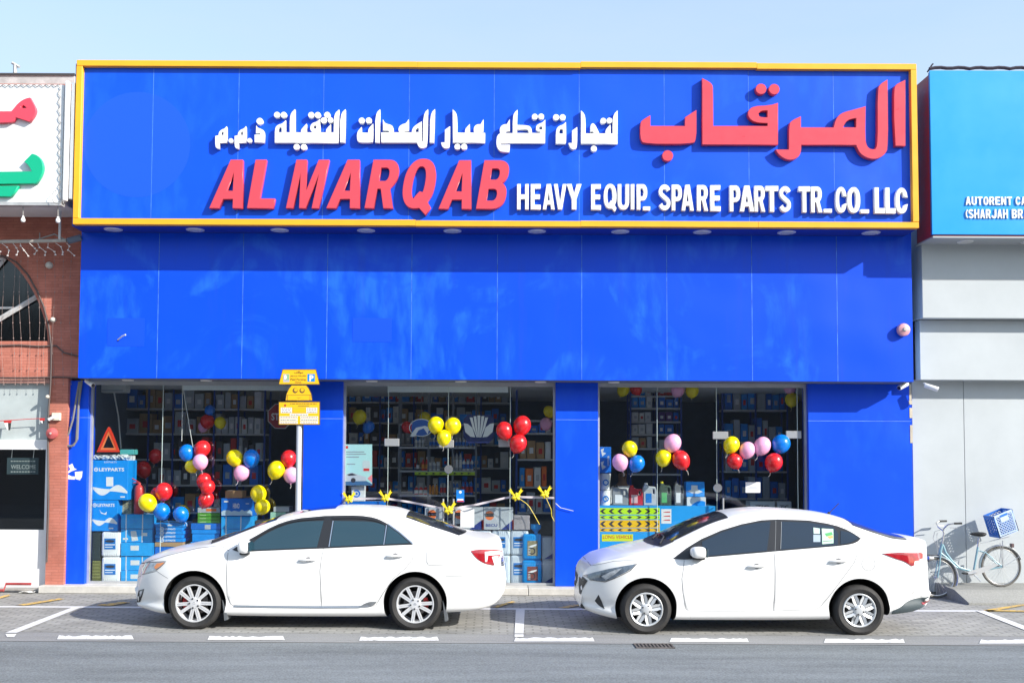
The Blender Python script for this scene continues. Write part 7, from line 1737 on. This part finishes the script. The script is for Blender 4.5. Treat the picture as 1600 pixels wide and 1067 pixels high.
for cn, px, py, r, Y, lb in (
    ('blue', 292, 707, 12.8, None, 'blue balloon tied to the blind cord'),
    ('red', 316, 700.8, 12.2, None, 'red balloon beside the blue one on the blind cord'),
    ('pink', 313, 721, 11.8, YG - 0.2, 'pink balloon under the red one on the blind cord'),
    ('yellow', 299.4, 728, 10.3, YG - 0.11, 'yellow balloon half hidden below the blind cord cluster'),
    ('red', 318.5, 750, 11.4, None, 'top red balloon of the hanging red chain'),
    ('red', 324.5, 760.5, 11.8, YG - 0.2, 'middle red balloon of the hanging red chain'),
    ('red', 322, 780, 12.2, None, 'bottom red balloon of the hanging red chain'),
    ('red', 256, 767.5, 12.8, None, 'red balloon above the yellow one by the extinguisher'),
    ('red', 245, 771, 10.0, YG + 0.18, 'red balloon squeezed behind the glass by the extinguisher'),
    ('yellow', 230.5, 785, 13.4, YG - 0.2, 'yellow balloon in front of the fire extinguisher'),
    ('blue', 252.6, 798.5, 12.8, None, 'blue balloon above the strapped sky blue cartons'),
    ('blue', 282.5, 803, 11.8, YG - 0.2, 'blue balloon in front of a yellow one above flat boxes'),
    ('yellow', 285.5, 800.5, 11.0, YG + 0.13, 'yellow balloon peeping out behind a blue one'),
    ('yellow', 366.6, 715.3, 12.4, None, 'yellow balloon of the mixed trio near the post'),
    ('blue', 392.6, 716, 13.2, None, 'blue balloon of the trio near the parking post'),
    ('pink', 377.8, 738.2, 12.4, None, 'pink balloon at the bottom of the trio near the post'),
    ('red', 451, 716, 12.2, None, 'red balloon touching the parking sign post'),
    ('yellow', 431.6, 733.8, 13.6, YG - 0.18, 'yellow balloon beside the parking sign post'),
    ('pink', 455, 741.5, 12.2, None, 'pink balloon half behind the parking sign post'),
    ('yellow', 403.8, 771, 12.4, None, 'upper yellow balloon above the tallest carton stack'),
    ('yellow', 410, 791.5, 11.6, YG - 0.2, 'lower yellow balloon beside the tallest carton stack'),
    ('red', 243, 712, 10, YI, 'dim red balloon inside behind the turquoise box'),
    ('red', 223.6, 733, 12, YI, 'dark red balloon inside beside the white box'),
    ('red', 324, 658, 11, YI, 'dim red balloon high inside below a dim blue one'),
    ('blue', 328, 641, 8, YI, 'dim blue balloon high inside over a dim red one'),
    ('pink', 318, 666, 8.5, YI + .15, 'dim pink balloon high inside below the red one'),
    ('yellow', 344, 660, 9, YI, 'dim yellow balloon high inside near the shelf boxes'),
    ('pink', 207, 765, 7, YI, 'dim pink balloon inside behind the wave print carton'),
    ('yellow', 681, 663.5, 12.8, None, 'yellow balloon of the yellow trio touching the oval emblem'),
    ('yellow', 707.6, 665, 12.4, None, 'yellow balloon of the yellow trio nearest the fan emblem'),
    ('yellow', 693.6, 683.5, 11.4, YG - 0.2, 'lower yellow balloon of the yellow trio'),
    ('red', 788, 672.5, 13.2, None, 'red balloon of the trio beside the fan emblem'),
    ('red', 815.8, 664.5, 14.2, None, 'largest red balloon of the trio on the door bay'),
    ('red', 809.8, 692.5, 13.2, YG - 0.2, 'lowest red balloon of the trio on the door bay'),
    ('yellow', 562, 651, 11, YI, 'dim amber balloon high inside above the poster'),
    ('blue', 576, 667, 9, YI, 'dim blue balloon high inside above the poster'),
    ('red', 636, 667, 9, YI, 'dim red balloon inside behind the oval emblem'),
    ('yellow', 664, 652, 9, YI + .3, 'dim yellow balloon inside above the oval emblem'),
    ('yellow', 858, 643, 9, YI, 'dim yellow balloon inside behind the trio of red balloons'),
    ('pink', 853, 662, 9.5, YI, 'dim pink balloon inside behind the trio of red balloons'),
    ('yellow', 983.8, 700.7, 12.3, None, 'yellow balloon at the top of the trio over the counter'),
    ('pink', 969, 721.8, 13.0, None, 'pink balloon of the trio over the buckets'),
    ('blue', 995, 723.8, 12.3, None, 'blue balloon of the trio over the counter'),
    ('pink', 1051, 692, 13.2, None, 'pink balloon above a yellow and a red one over the bottles'),
    ('yellow', 1036.8, 715, 12.8, None, 'yellow balloon beside a red one over the slim bottles'),
    ('red', 1063.8, 718, 14.0, YG - 0.18, 'red balloon over the slim bottles on the counter'),
    ('yellow', 1143, 694.6, 12.6, None, 'yellow balloon below the hinge of the single glass door'),
    ('red', 1147.8, 720, 12.0, None, 'red balloon under the yellow one on the single glass door'),
    ('pink', 1167.6, 703, 12.2, None, 'smaller pink balloon on the single glass door'),
    ('pink', 1191, 696.5, 13.6, None, 'larger pink balloon next to the blue one on the door'),
    ('blue', 1220.4, 693.2, 14.6, None, 'large blue balloon on the single glass door'),
    ('red', 1209, 722, 14.0, YG - 0.2, 'red balloon under the large blue one on the door'),
    ('yellow', 973.8, 609, 10, YI, 'dim yellow balloon under the ceiling beside a red one'),
    ('red', 993.5, 607.5, 9.6, YI, 'dim red balloon under the ceiling above the counter'),
    ('pink', 1059, 609.5, 10.4, YI, 'dim pink balloon under the ceiling above the counter'),
    ('yellow', 1081.4, 610, 10.4, YI, 'dim yellow balloon under the ceiling beside a pink one'),
    ('yellow', 1237.6, 624, 11.2, YI, 'dim yellow balloon under the ceiling over the single glass door'),
    ('pink', 1234, 606, 9.6, YI, 'dim pink balloon under the ceiling over the single glass door')):
    balloon(cn, px, py, r, lb, Y)
# ------------------------------------------------------------------ opening ribbon with bows
YRB = YG - 0.10
def ribbon(pts, label, w=3.3):
    bm = bmesh.new(); pr = None; n = 24
    seg = [Vector((x, y)) for x, y in pts]
    dn = []
    for a, b in zip(seg, seg[1:]):
        for k in range(n): dn.append(a.lerp(b, k / n))
    dn.append(seg[-1])
    for i, p in enumerate(dn):
        yy = YRB - 0.02 * math.sin(i * .35)
        a, b = P(p.x, p.y - w / 2, yy), P(p.x, p.y + w / 2, yy + 0.01)
        cur = (bm.verts.new(a), bm.verts.new(b))
        if pr: bm.faces.new((pr[0], pr[1], cur[1], cur[0]))
        pr = cur
    return tag(link('ribbon', finish(bm, 180), M('ribbon_white', (0.58, 0.54, 0.58), 0.35), None, P(pts[0][0], pts[0][1], YRB)), label, 'ribbon')
ribbon([(535.5, 779), (604, 778.5), (640, 784), (692, 794)], 'white ribbon sagging from the poster pane to the door handles')
ribbon([(709, 794), (745, 788), (790, 777.5), (806, 776), (866, 777.5)], 'white ribbon rising from the door handles to the pilaster by the counter')
bw = M('bow_yellow', (0.80, 0.62, 0.02), 0.4, var=0.1, scale=30)
for px, py, sc_, lb in ((545, 780, 1, 'yellow bow below the poster'), (602, 778, 1, 'yellow bow on the ribbon near the sedan roof'), (701, 797, 1.1, 'yellow bow tied between the door handles'), (806, 776, 1.05, 'yellow bow with a curled tail beside the small card'), (851, 772, 1.05, 'yellow bow nearest the blue pilaster')):
    c = P(px, py, YRB - 0.05); t = thing('ribbon_bow', lb, 'bow', c); u = sc_ / FPX * YRB
    for k in range(6):
        a = R(60 * k + 20); lobe = MB(); bmesh.ops.create_icosphere(lobe.bm, subdivisions=2, radius=1.0)
        for v in lobe.bm.verts: v.co = Vector((v.co.x * 4.2 * u, v.co.y * 2.4 * u, v.co.z * 2.4 * u))
        lobe.bm.transform(Matrix.Translation(c + Vector((math.cos(a) * 3.0 * u, -0.01 * (k % 2), math.sin(a) * 2.6 * u))) @ Matrix.Rotation(-a, 4, 'Y')); lobe.build('loop', bw, t, smooth=60)
    for sg in (-1, 1):
        x = lambda dx, dy: (c.x + sg * dx * u, c.z + dy * u)
        plate('tail', [[x(1, 1), x(3.5, .5), x(11, 9.5), x(8.6, 10), x(8, 13.5)]], c.y + 0.005, 0.004, bw, t)
tw = M('white_cord', (0.75, 0.73, 0.7), 0.7)
for pl, lb in ((((810, 778), (822, 786), (827, 791), (834, 803), (843, 819)), 'curled ribbon tail hanging to the blue funnel'), (((853, 777), (857, 786), (861, 795), (862, 806), (866, 814)), 'thin ribbon tail by the pilaster edge'), (((868, 786), (876, 793), (888, 796), (896, 798)), 'thin ribbon end curling onto the blue pilaster')):
    tag(MB().tube([P(x, y, YL - 0.03) for x, y in pl], 0.0045, 5).build('ribbon_tail', tw if '896' in str(pl) else bw, None, P(*pl[-1], YL)), lb, 'ribbon')
# ================================================================== PARKING SIGN
YP = 15.5
ps = thing('parking_sign', 'yellow three tier paid parking sign on a white post', 'sign', (P(467.5, 900, YP).x, YP, 0))
ysg = M('sign_yellow', (0.85, 0.46, 0.01), 0.4, var=0.03); sdk = M('sign_edge_dark', (0.10, 0.07, 0.02), 0.5)
a = P(467.5, 660, YP + 0.06)
MB().tube([(a.x, YP + 0.06, 0.0), (a.x, YP + 0.06, P(467, 580, YP).z)], 0.042, 16).build('post', M('post_white', (0.50, 0.53, 0.57), 0.35), ps, smooth=40)
MB().lathe([(0.0, 0.001), (0.11, 0.001), (0.11, 0.012), (0.0, 0.012)], (a.x, YP + 0.06, 0), 'Z', 20).build('base_plate', M('post_base', (0.35, 0.36, 0.37), 0.5, 0.5), ps)
sg_ = lambda pts: pxpoly(pts, YP, 430, 570, .0937)
t1 = [(120, 72), (683, 72), (745, 330), (55, 330)]; t2 = [(270, 336), (520, 336), (560, 385), (608, 490), (622, 600), (168, 600), (182, 490), (228, 390)]; t3 = [(55, 612), (748, 612), (748, 1000), (55, 1000)]
def inset(pts, d):
    cx_ = sum(p[0] for p in pts) / len(pts); cy_ = sum(p[1] for p in pts) / len(pts)
    mx_ = max(abs(p[0] - cx_) for p in pts); my_ = max(abs(p[1] - cy_) for p in pts)
    return [(cx_ + (x - cx_) * (1 - d / mx_), cy_ + (y - cy_) * (1 - d / my_)) for x, y in pts]
tiers = []
for nm, t_ in (('top_plate', t1), ('middle_plate', t2), ('lower_plate', t3)):
    o = plate(nm, [sg_(t_)], YP, 0.012, sdk, ps); plate('face', [sg_(inset(t_, 12))], YP - 0.002, 0.0015, ysg, o); tiers.append(o)
yf_ = YP - 0.0035
def sd_(par, pts, mat, yy=yf_): return plate('print', [sg_(pts)], yy, 0.001, mat, par)
def sr_(par, x0, y0, x1, y1, mat, yy=yf_): return sd_(par, [(x0, y0), (x1, y0), (x1, y1), (x0, y1)], mat, yy)
pbl_ = M('sign_blue', (0.0, 0.22, 0.62), 0.4); pk = M('sign_print', (0.16, 0.10, 0.02), 0.6); pwh = M('sign_white', (0.74, 0.74, 0.74), 0.5)
sr_(tiers[0], 538, 152, 662, 280, pbl_)
def st_(par, body, x0, y0, x1, y1, mat, bold=0.0, yy=yf_ - 0.0015): return text('lettering', body, 430 + x0 * .0937, 570 + y0 * .0937, 430 + x1 * .0937, 570 + y1 * .0937, yy, mat, par, bold, 0.001)
st_(tiers[0], 'P', 570, 170, 640, 270, pwh, 0.05)
sr_(tiers[0], 135, 152, 238, 288, M('sign_photo_grey', (0.42, 0.42, 0.45), 0.5)); sr_(tiers[0], 172, 156, 236, 250, M('sign_photo_green', (0.25, 0.42, 0.22), 0.5), yf_ - 0.0015)
sd_(tiers[0], [(145, 200), (165, 165), (190, 175), (195, 225), (160, 250)], pwh, yf_ - 0.003)
st_(tiers[0], '\uFED2\uFED7\uFE8D\uFEEE\uFEE3', 320, 100, 465, 152, pk, 0.01)
st_(tiers[0], '\uFEE1\uFEEE\uFEB3\uFEAE\uFE91 \uFE94\uFECC\uFEBF\uFE8E\uFEA7', 255, 165, 520, 205, pk, 0.01)
st_(tiers[0], 'Paid Parking', 255, 228, 512, 265, pk, 0.012); st_(tiers[0], 'Zone', 332, 275, 435, 300, pk, 0.012)
for sx in (-1, 1):
    cx_, cy_ = 391 + sx * 58, 428
    ring = [(cx_ + 44 * math.cos(t), cy_ + 44 * math.sin(t)) for t in np.linspace(0, 2 * math.pi, 25)[:-1]]
    hole = [(cx_ + 8 - sx * 4 + 28 * math.cos(t), cy_ - 12 + 28 * math.sin(t)) for t in np.linspace(0, 2 * math.pi, 20)[:-1]]
    plate('print', [sg_(ring), sg_(hole)], yf_, 0.001, pk, tiers[1])
sr_(tiers[1], 195, 500, 600, 507, pk); sr_(tiers[1], 203, 507, 211, 595, pk); sr_(tiers[1], 578, 507, 586, 595, pk); sd_(tiers[1], [(350, 540), (395, 550), (440, 540), (395, 557)], pk)
for x0, y0, x1, y1 in ((95, 712, 280, 803), (520, 712, 700, 803), (245, 812, 548, 848), (75, 858, 375, 890), (75, 900, 375, 935), (75, 945, 375, 978), (420, 858, 715, 890), (420, 900, 715, 935), (420, 945, 715, 978)):
    sr_(tiers[2], x0, y0, x1, y1, pwh)
    n_ = 3 if y1 - y0 > 60 else 1
    for k in range(n_):
        yy = y0 + (y1 - y0) * (k + .5) / n_; xx = x0 + 14
        while xx < x1 - 30:
            w_ = random.uniform(14, 44); sr_(tiers[2], xx, yy - 5, min(xx + w_, x1 - 10), yy + 5, pk, yf_ - 0.0015); xx += w_ + 9
sr_(tiers[2], 290, 712, 500, 803, M('sign_orange', (0.80, 0.40, 0.03), 0.5)); sr_(tiers[2], 303, 725, 487, 792, ysg, yf_ - 0.0015)
xx = 250
while xx < 690: w_ = random.uniform(20, 60); sr_(tiers[2], xx, 640, min(xx + w_, 695), 654, pk); xx += w_ + 10
sr_(tiers[2], 380, 682, 570, 692, pk); sd_(tiers[2], [(150, 660), (180, 655), (182, 690), (152, 695)], M('sign_mark_red', (0.35, 0.03, 0.02), 0.5))
# ================================================================== BICYCLE AND CRATE
YBK = 15.76
bk = thing('bicycle', 'pale blue step through bicycle leaning by the grey wall', 'bicycle', (P(1510, 915, YBK).x, YBK, 0))
bl_ = M('bike_pale_blue', (0.24, 0.40, 0.47), 0.3, 0.2); sil = M('bike_silver', (0.6, 0.6, 0.6), 0.3, 0.8); brub = M('bike_tyre', (0.12, 0.115, 0.105), 0.7); saddle_m = M('saddle_black', (0.012, 0.012, 0.014), 0.5)
def b5(x, y, dy=0.0): return P(1420 + x * .1687, 780 + y * .1687, YBK + dy)
rw, fwc = b5(853, 610), b5(255, 702)
WR = (b5(853, 610).z - b5(853, 800).z)
rw.z = 0.19 + WR - 0.012; fwc.z = WR + 0.004
def bike_wheel(c):
    w = thing_part('wheel', bk)
    th = np.linspace(0, 2 * math.pi, 49)[:-1]
    MB().tube([(c.x + (WR - .017) * math.cos(t), c.y, c.z + (WR - .017) * math.sin(t)) for t in th], 0.017, 8, closed=True).build('tyre', brub, w, smooth=60)
    MB().tube([(c.x + (WR - .04) * math.cos(t), c.y, c.z + (WR - .04) * math.sin(t)) for t in th], 0.010, 6, closed=True).build('rim', sil, w, smooth=60)
    s_ = MB()
    for k in range(28):
        t = 2 * math.pi * k / 28; t2_ = t + (0.5 if k % 2 else -0.5); d = 0.03 if k % 4 < 2 else -0.03
        s_.tube([(c.x + .02 * math.cos(t2_), c.y + d, c.z + .02 * math.sin(t2_)), (c.x + (WR - .045) * math.cos(t), c.y, c.z + (WR - .045) * math.sin(t))], 0.0016, 4, False)
    s_.build('spokes', sil, w)
    MB().tube([(c.x, c.y - .05, c.z), (c.x, c.y + .05, c.z)], 0.02, 10).build('hub', sil, w)
    return w
bike_wheel(rw); bike_wheel(fwc)
bb_ = b5(600, 672); st_top = b5(650, 360); hd_lo = b5(290, 490); hd_up = b5(310, 410)
fr = MB()
fr.tube([hd_up + Vector((0.01, 0, -0.02)), b5(340, 490), b5(400, 570), b5(470, 630), b5(550, 655), bb_], 0.017, 10)
fr.tube([hd_lo, b5(360, 545), b5(430, 620), b5(500, 650), bb_ + Vector((0, 0, .01))], 0.014, 10)
fr.tube([bb_, b5(640, 440)], 0.016, 10)
for d in (-.05, .05): fr.tube([bb_ + Vector((0, d * .6, 0)), rw + Vector((0, d, 0))], 0.010, 8).tube([b5(652, 475) + Vector((0, d * .5, 0)), b5(700, 490) + Vector((0, d, 0)), rw + Vector((0, d, 0))], 0.008, 8)
fr.tube([hd_lo, hd_up], 0.022, 12)
fr.build('frame', bl_, bk, smooth=50)
fk = MB()
for d in (-.045, .045): fk.tube([hd_lo + Vector((0, d * .6, 0)), b5(275, 590) + Vector((0, d, 0)), fwc + Vector((0, d, 0))], 0.011, 8)
fk.build('fork', bl_, bk, smooth=50)
MB().tube([b5(640, 440), st_top], 0.013, 8).build('seat_post', sil, bk)
sd2 = MB(); bmesh.ops.create_icosphere(sd2.bm, subdivisions=3, radius=1.0)
sc0 = b5(640, 322)
for v in sd2.bm.verts:
    u = (v.co.x + 1) / 2; wd = 0.035 + 0.075 * u ** 1.6
    v.co = Vector((sc0.x + v.co.x * .125, sc0.y + v.co.y * wd, sc0.z + v.co.z * (.030 if v.co.z > 0 else .045 * (0.4 + u)) + .01 * u))
sd2.build('saddle', saddle_m, bk, smooth=60)
hb = MB().tube([hd_up, b5(325, 310), b5(318, 290)], 0.012, 8)
for d in (-1, 1): hb.tube([b5(318, 290), b5(300, 262) + Vector((0, d * .10, 0)), b5(308, 225) + Vector((0, d * .2, 0)), b5(345, 212) + Vector((0, d * .25, 0)), b5(400, 212) + Vector((0, d * .26, 0))], 0.011, 8)
hb.build('handlebar', sil, bk, smooth=50)
for d in (-1, 1):
    MB().tube([b5(350, 212) + Vector((0, d * .25, 0)), b5(420, 210) + Vector((0, d * .26, 0))], 0.016, 10).build('grip', saddle_m, bk)
    MB().tube([b5(322, 250) + Vector((0, d * .22, 0)), b5(385, 255) + Vector((0, d * .24, 0))], 0.007, 6).build('brake_lever', sil, bk)
MB().tube([b5(318, 270, -.1), b5(240, 300, -.1), b5(225, 360, -.08), b5(262, 440, -.04), b5(270, 520)], 0.004, 5).tube([b5(318, 280, .1), b5(260, 320, .05), b5(268, 430, .0), b5(300, 470)], 0.004, 5).build('brake_cable', M('cable_pale', (0.4, 0.4, 0.4), 0.5), bk)
def fender(c, a0, a1, mat, nm):
    bm = bmesh.new(); pr = None
    for k in range(25):
        t = R(a0 + (a1 - a0) * k / 24); cur = [bm.verts.new((c.x + (WR + .02 + h) * math.cos(t), c.y + d, c.z + (WR + .02 + h) * math.sin(t))) for d, h in ((-.032, -.012), (-.016, 0.003), (.016, 0.003), (.032, -.012))]
        if pr:
            for i in range(3): bm.faces.new((pr[i], pr[i + 1], cur[i + 1], cur[i]))
        pr = cur
    return link(nm, finish(bm, 60), mat, bk)
fender(rw, 18, 185, M('fender_silver', (0.55, 0.57, 0.58), 0.3, 0.6), 'rear_fender'); fender(fwc, -22, 105, M('fender_silver', (0.55, 0.57, 0.58), 0.3, 0.6), 'front_fender')
MB().tube([rw + Vector((0, -.06, 0)), (rw.x + (WR + .02) * math.cos(R(30)), rw.y - .03, rw.z + (WR + .02) * math.sin(R(30)))], 0.004, 5).tube([rw + Vector((0, -.06, 0)), b5(870, 380, -.06)], 0.005, 5).tube([rw + Vector((0, .06, 0)), b5(870, 380, .06)], 0.005, 5).tube([rw + Vector((0, -.06, 0)), b5(845, 400, -.06)], 0.005, 5).build('stay', sil, bk)
gd = MB().prism([b5(550, 668, -.06), b5(800, 592, -.06), b5(830, 606, -.06), b5(800, 625, -.06), b5(640, 700, -.06), b5(580, 718, -.06), b5(552, 700, -.06)], (0, .012, 0)); gd.build('chain_guard', M('guard_silver', (0.62, 0.63, 0.64), 0.3, 0.5), bk)
MB().tube([bb_ + Vector((0, -.09, 0)), b5(525, 690, -.09)], 0.008, 6).tube([bb_ + Vector((0, .09, 0)), b5(675, 655, .09)], 0.008, 6).tube([bb_ + Vector((0, -.09, 0)), bb_ + Vector((0, .09, 0))], 0.012, 8).build('crank', sil, bk)
for q in (b5(520, 684, -.13), b5(680, 655, .13)): MB().box(q.x - .035, q.x + .035, q.y - .04, q.y + .04, q.z - .012, q.z + .012, 0.004).build('pedal', saddle_m, bk)
rk_ = MB()
for d in (-.06, .06): rk_.tube([b5(665, 405, d), b5(930, 345, d)], 0.006, 6)
for x_ in (700, 780, 860, 925): rk_.tube([b5(x_, 405 - (x_ - 665) * .226, -.06), b5(x_, 405 - (x_ - 665) * .226, .06)], 0.005, 6)
rk_.build('rear_carrier', sil, bk)
c = b5(950, 425); MB().box(c.x - .015, c.x + .03, c.y - .03, c.y + .03, c.z - .03, c.z + .03, .006).build('rear_reflector', M('reflector_dark', (0.12, 0.08, 0.08), 0.3), bk)
MB().tube([b5(600, 690, -.05), b5(668, 760, -.10)], 0.009, 6).build('kickstand', sil, bk)
lb_ = b5(210, 545, -.02); MB().lathe([(0, -.05), (.035, -.05), (.04, -.02), (.02, .03), (0, .03)], lb_, 'X', 14).build('headlamp', sil, bk, smooth=40)
# front basket bracket
MB().tube([b5(150, 512), b5(280, 520)], 0.008, 6).build('bracket', saddle_m, bk)
cc0, cu, cv = b5(845, 360, -.14), (b5(1020, 288, -.14) - b5(845, 360, -.14)), (b5(782, 160, -.14) - b5(845, 360, -.14))
cw = Vector((0, 0.32, 0))
cr = thing('crate', 'blue and white lattice plastic crate tilted on the bicycle carrier', 'crate', cc0)
cbl = M('crate_blue', (0.03, 0.17, 0.58), 0.4, var=0.05); cwh = M('crate_pale', (0.52, 0.64, 0.82), 0.45)
def slab(o_, u, v, t, mat, nm): return MB().prism([o_, o_ + u, o_ + u + v, o_ + v], t).build(nm, mat, cr)
def lattice(o_, u, v, nrm, nu, nv, mat, nm):
    """openwork side: rim plus crossing diagonal ribs"""
    th = nrm.normalized() * 0.012; r_ = 0.09
    slab(o_, u, v * r_, th, mat, nm); slab(o_ + v * (1 - r_), u, v * r_, th, mat, nm); slab(o_ + v * r_, u * r_, v * (1 - 2 * r_), th, mat, nm); slab(o_ + v * r_ + u * (1 - r_), u * r_, v * (1 - 2 * r_), th, mat, nm)
    L = MB()
    for i in range(-nv, nu + 1):
        for s_ in (1, -1):
            pts = []
            for k in range(0, 41):
                t = k / 40; y_ = t * (1 - 2 * r_) + r_
                x_ = (i + (t if s_ > 0 else (1 - t)) * nv) / nu * (1 - 2 * r_) + r_
                if r_ <= x_ <= 1 - r_: pts.append(o_ + u * x_ + v * y_ + th * (.35 if s_ > 0 else .65))
            if len(pts) > 3: L.tube([pts[0], pts[-1]], 0.0065, 4)
    L.build('lattice', mat, cr)
lattice(cc0, cu, cv, cw, 6, 6, cwh, 'front_rim'); lattice(cc0 + cw, cu, cv, cw, 5, 6, cbl, 'back_rim')
lattice(cc0 + cw, -cw, cv, cu, 5, 6, cbl, 'side_rim'); lattice(cc0 + cu + cw, -cw, cv, -cu, 5, 6, cbl, 'side_rim')
slab(cc0 + cv * .02 + cu * .02, cu * .96, cw, cv * .03, cbl, 'floor')
slab(cc0 + cu * .30 + cv * .62 - cw * .012, cu * .40, cv * .22, cw * .02, cwh, 'name_panel'); slab(cc0 + cu * .33 + cv * .84 - cw * .012, cu * .36, cv * .10, cw * .02, cbl, 'name_panel')
slab(cc0 + cu * .5 + cv * .1 + cw * .5, cu * .4, cv * .75, cw * .3, cbl, 'divider')
# ================================================================== ACROSS THE STREET (seen only as reflections)
ob = thing('street_block', 'low shaded shop block across the road with dark signs', 'building', (0, -9, 0))
owm = M('block_wall', (0.22, 0.21, 0.20), 0.9, var=0.2, scale=0.4)
boxo('wall', owm, ob, -34, 34, -16, -9, 0, 8.2)
for k in range(22):
    boxo('window', M('block_glass', (0.02, 0.022, 0.025), 0.2), ob, -32 + k * 3, -30.6 + k * 3, -9.03, -9.001, 5.9, 7.3)
for k in range(10):
    x_ = -31 + k * 6.4
    boxo('shopfront', M('block_glass', (0.02, 0.022, 0.025), 0.2), ob, x_, x_ + 5.2, -9.04, -9.001, 0.3, 3.4)
    boxo('fascia', M('block_fascia_%d' % (k % 4), ((0.03, 0.03, 0.09), (0.16, 0.10, 0.02), (0.05, 0.05, 0.06), (0.10, 0.03, 0.03))[k % 4], 0.6), ob, x_ - .4, x_ + 5.6, -9.3, -9.05, 3.7, 5.2)
sheet('far_pavement', -60, 60, -9.0, -3.5, 0.002, M('far_paving', (0.24, 0.23, 0.22), 0.9, var=0.2))
bpy.data.scenes.remove(TS)
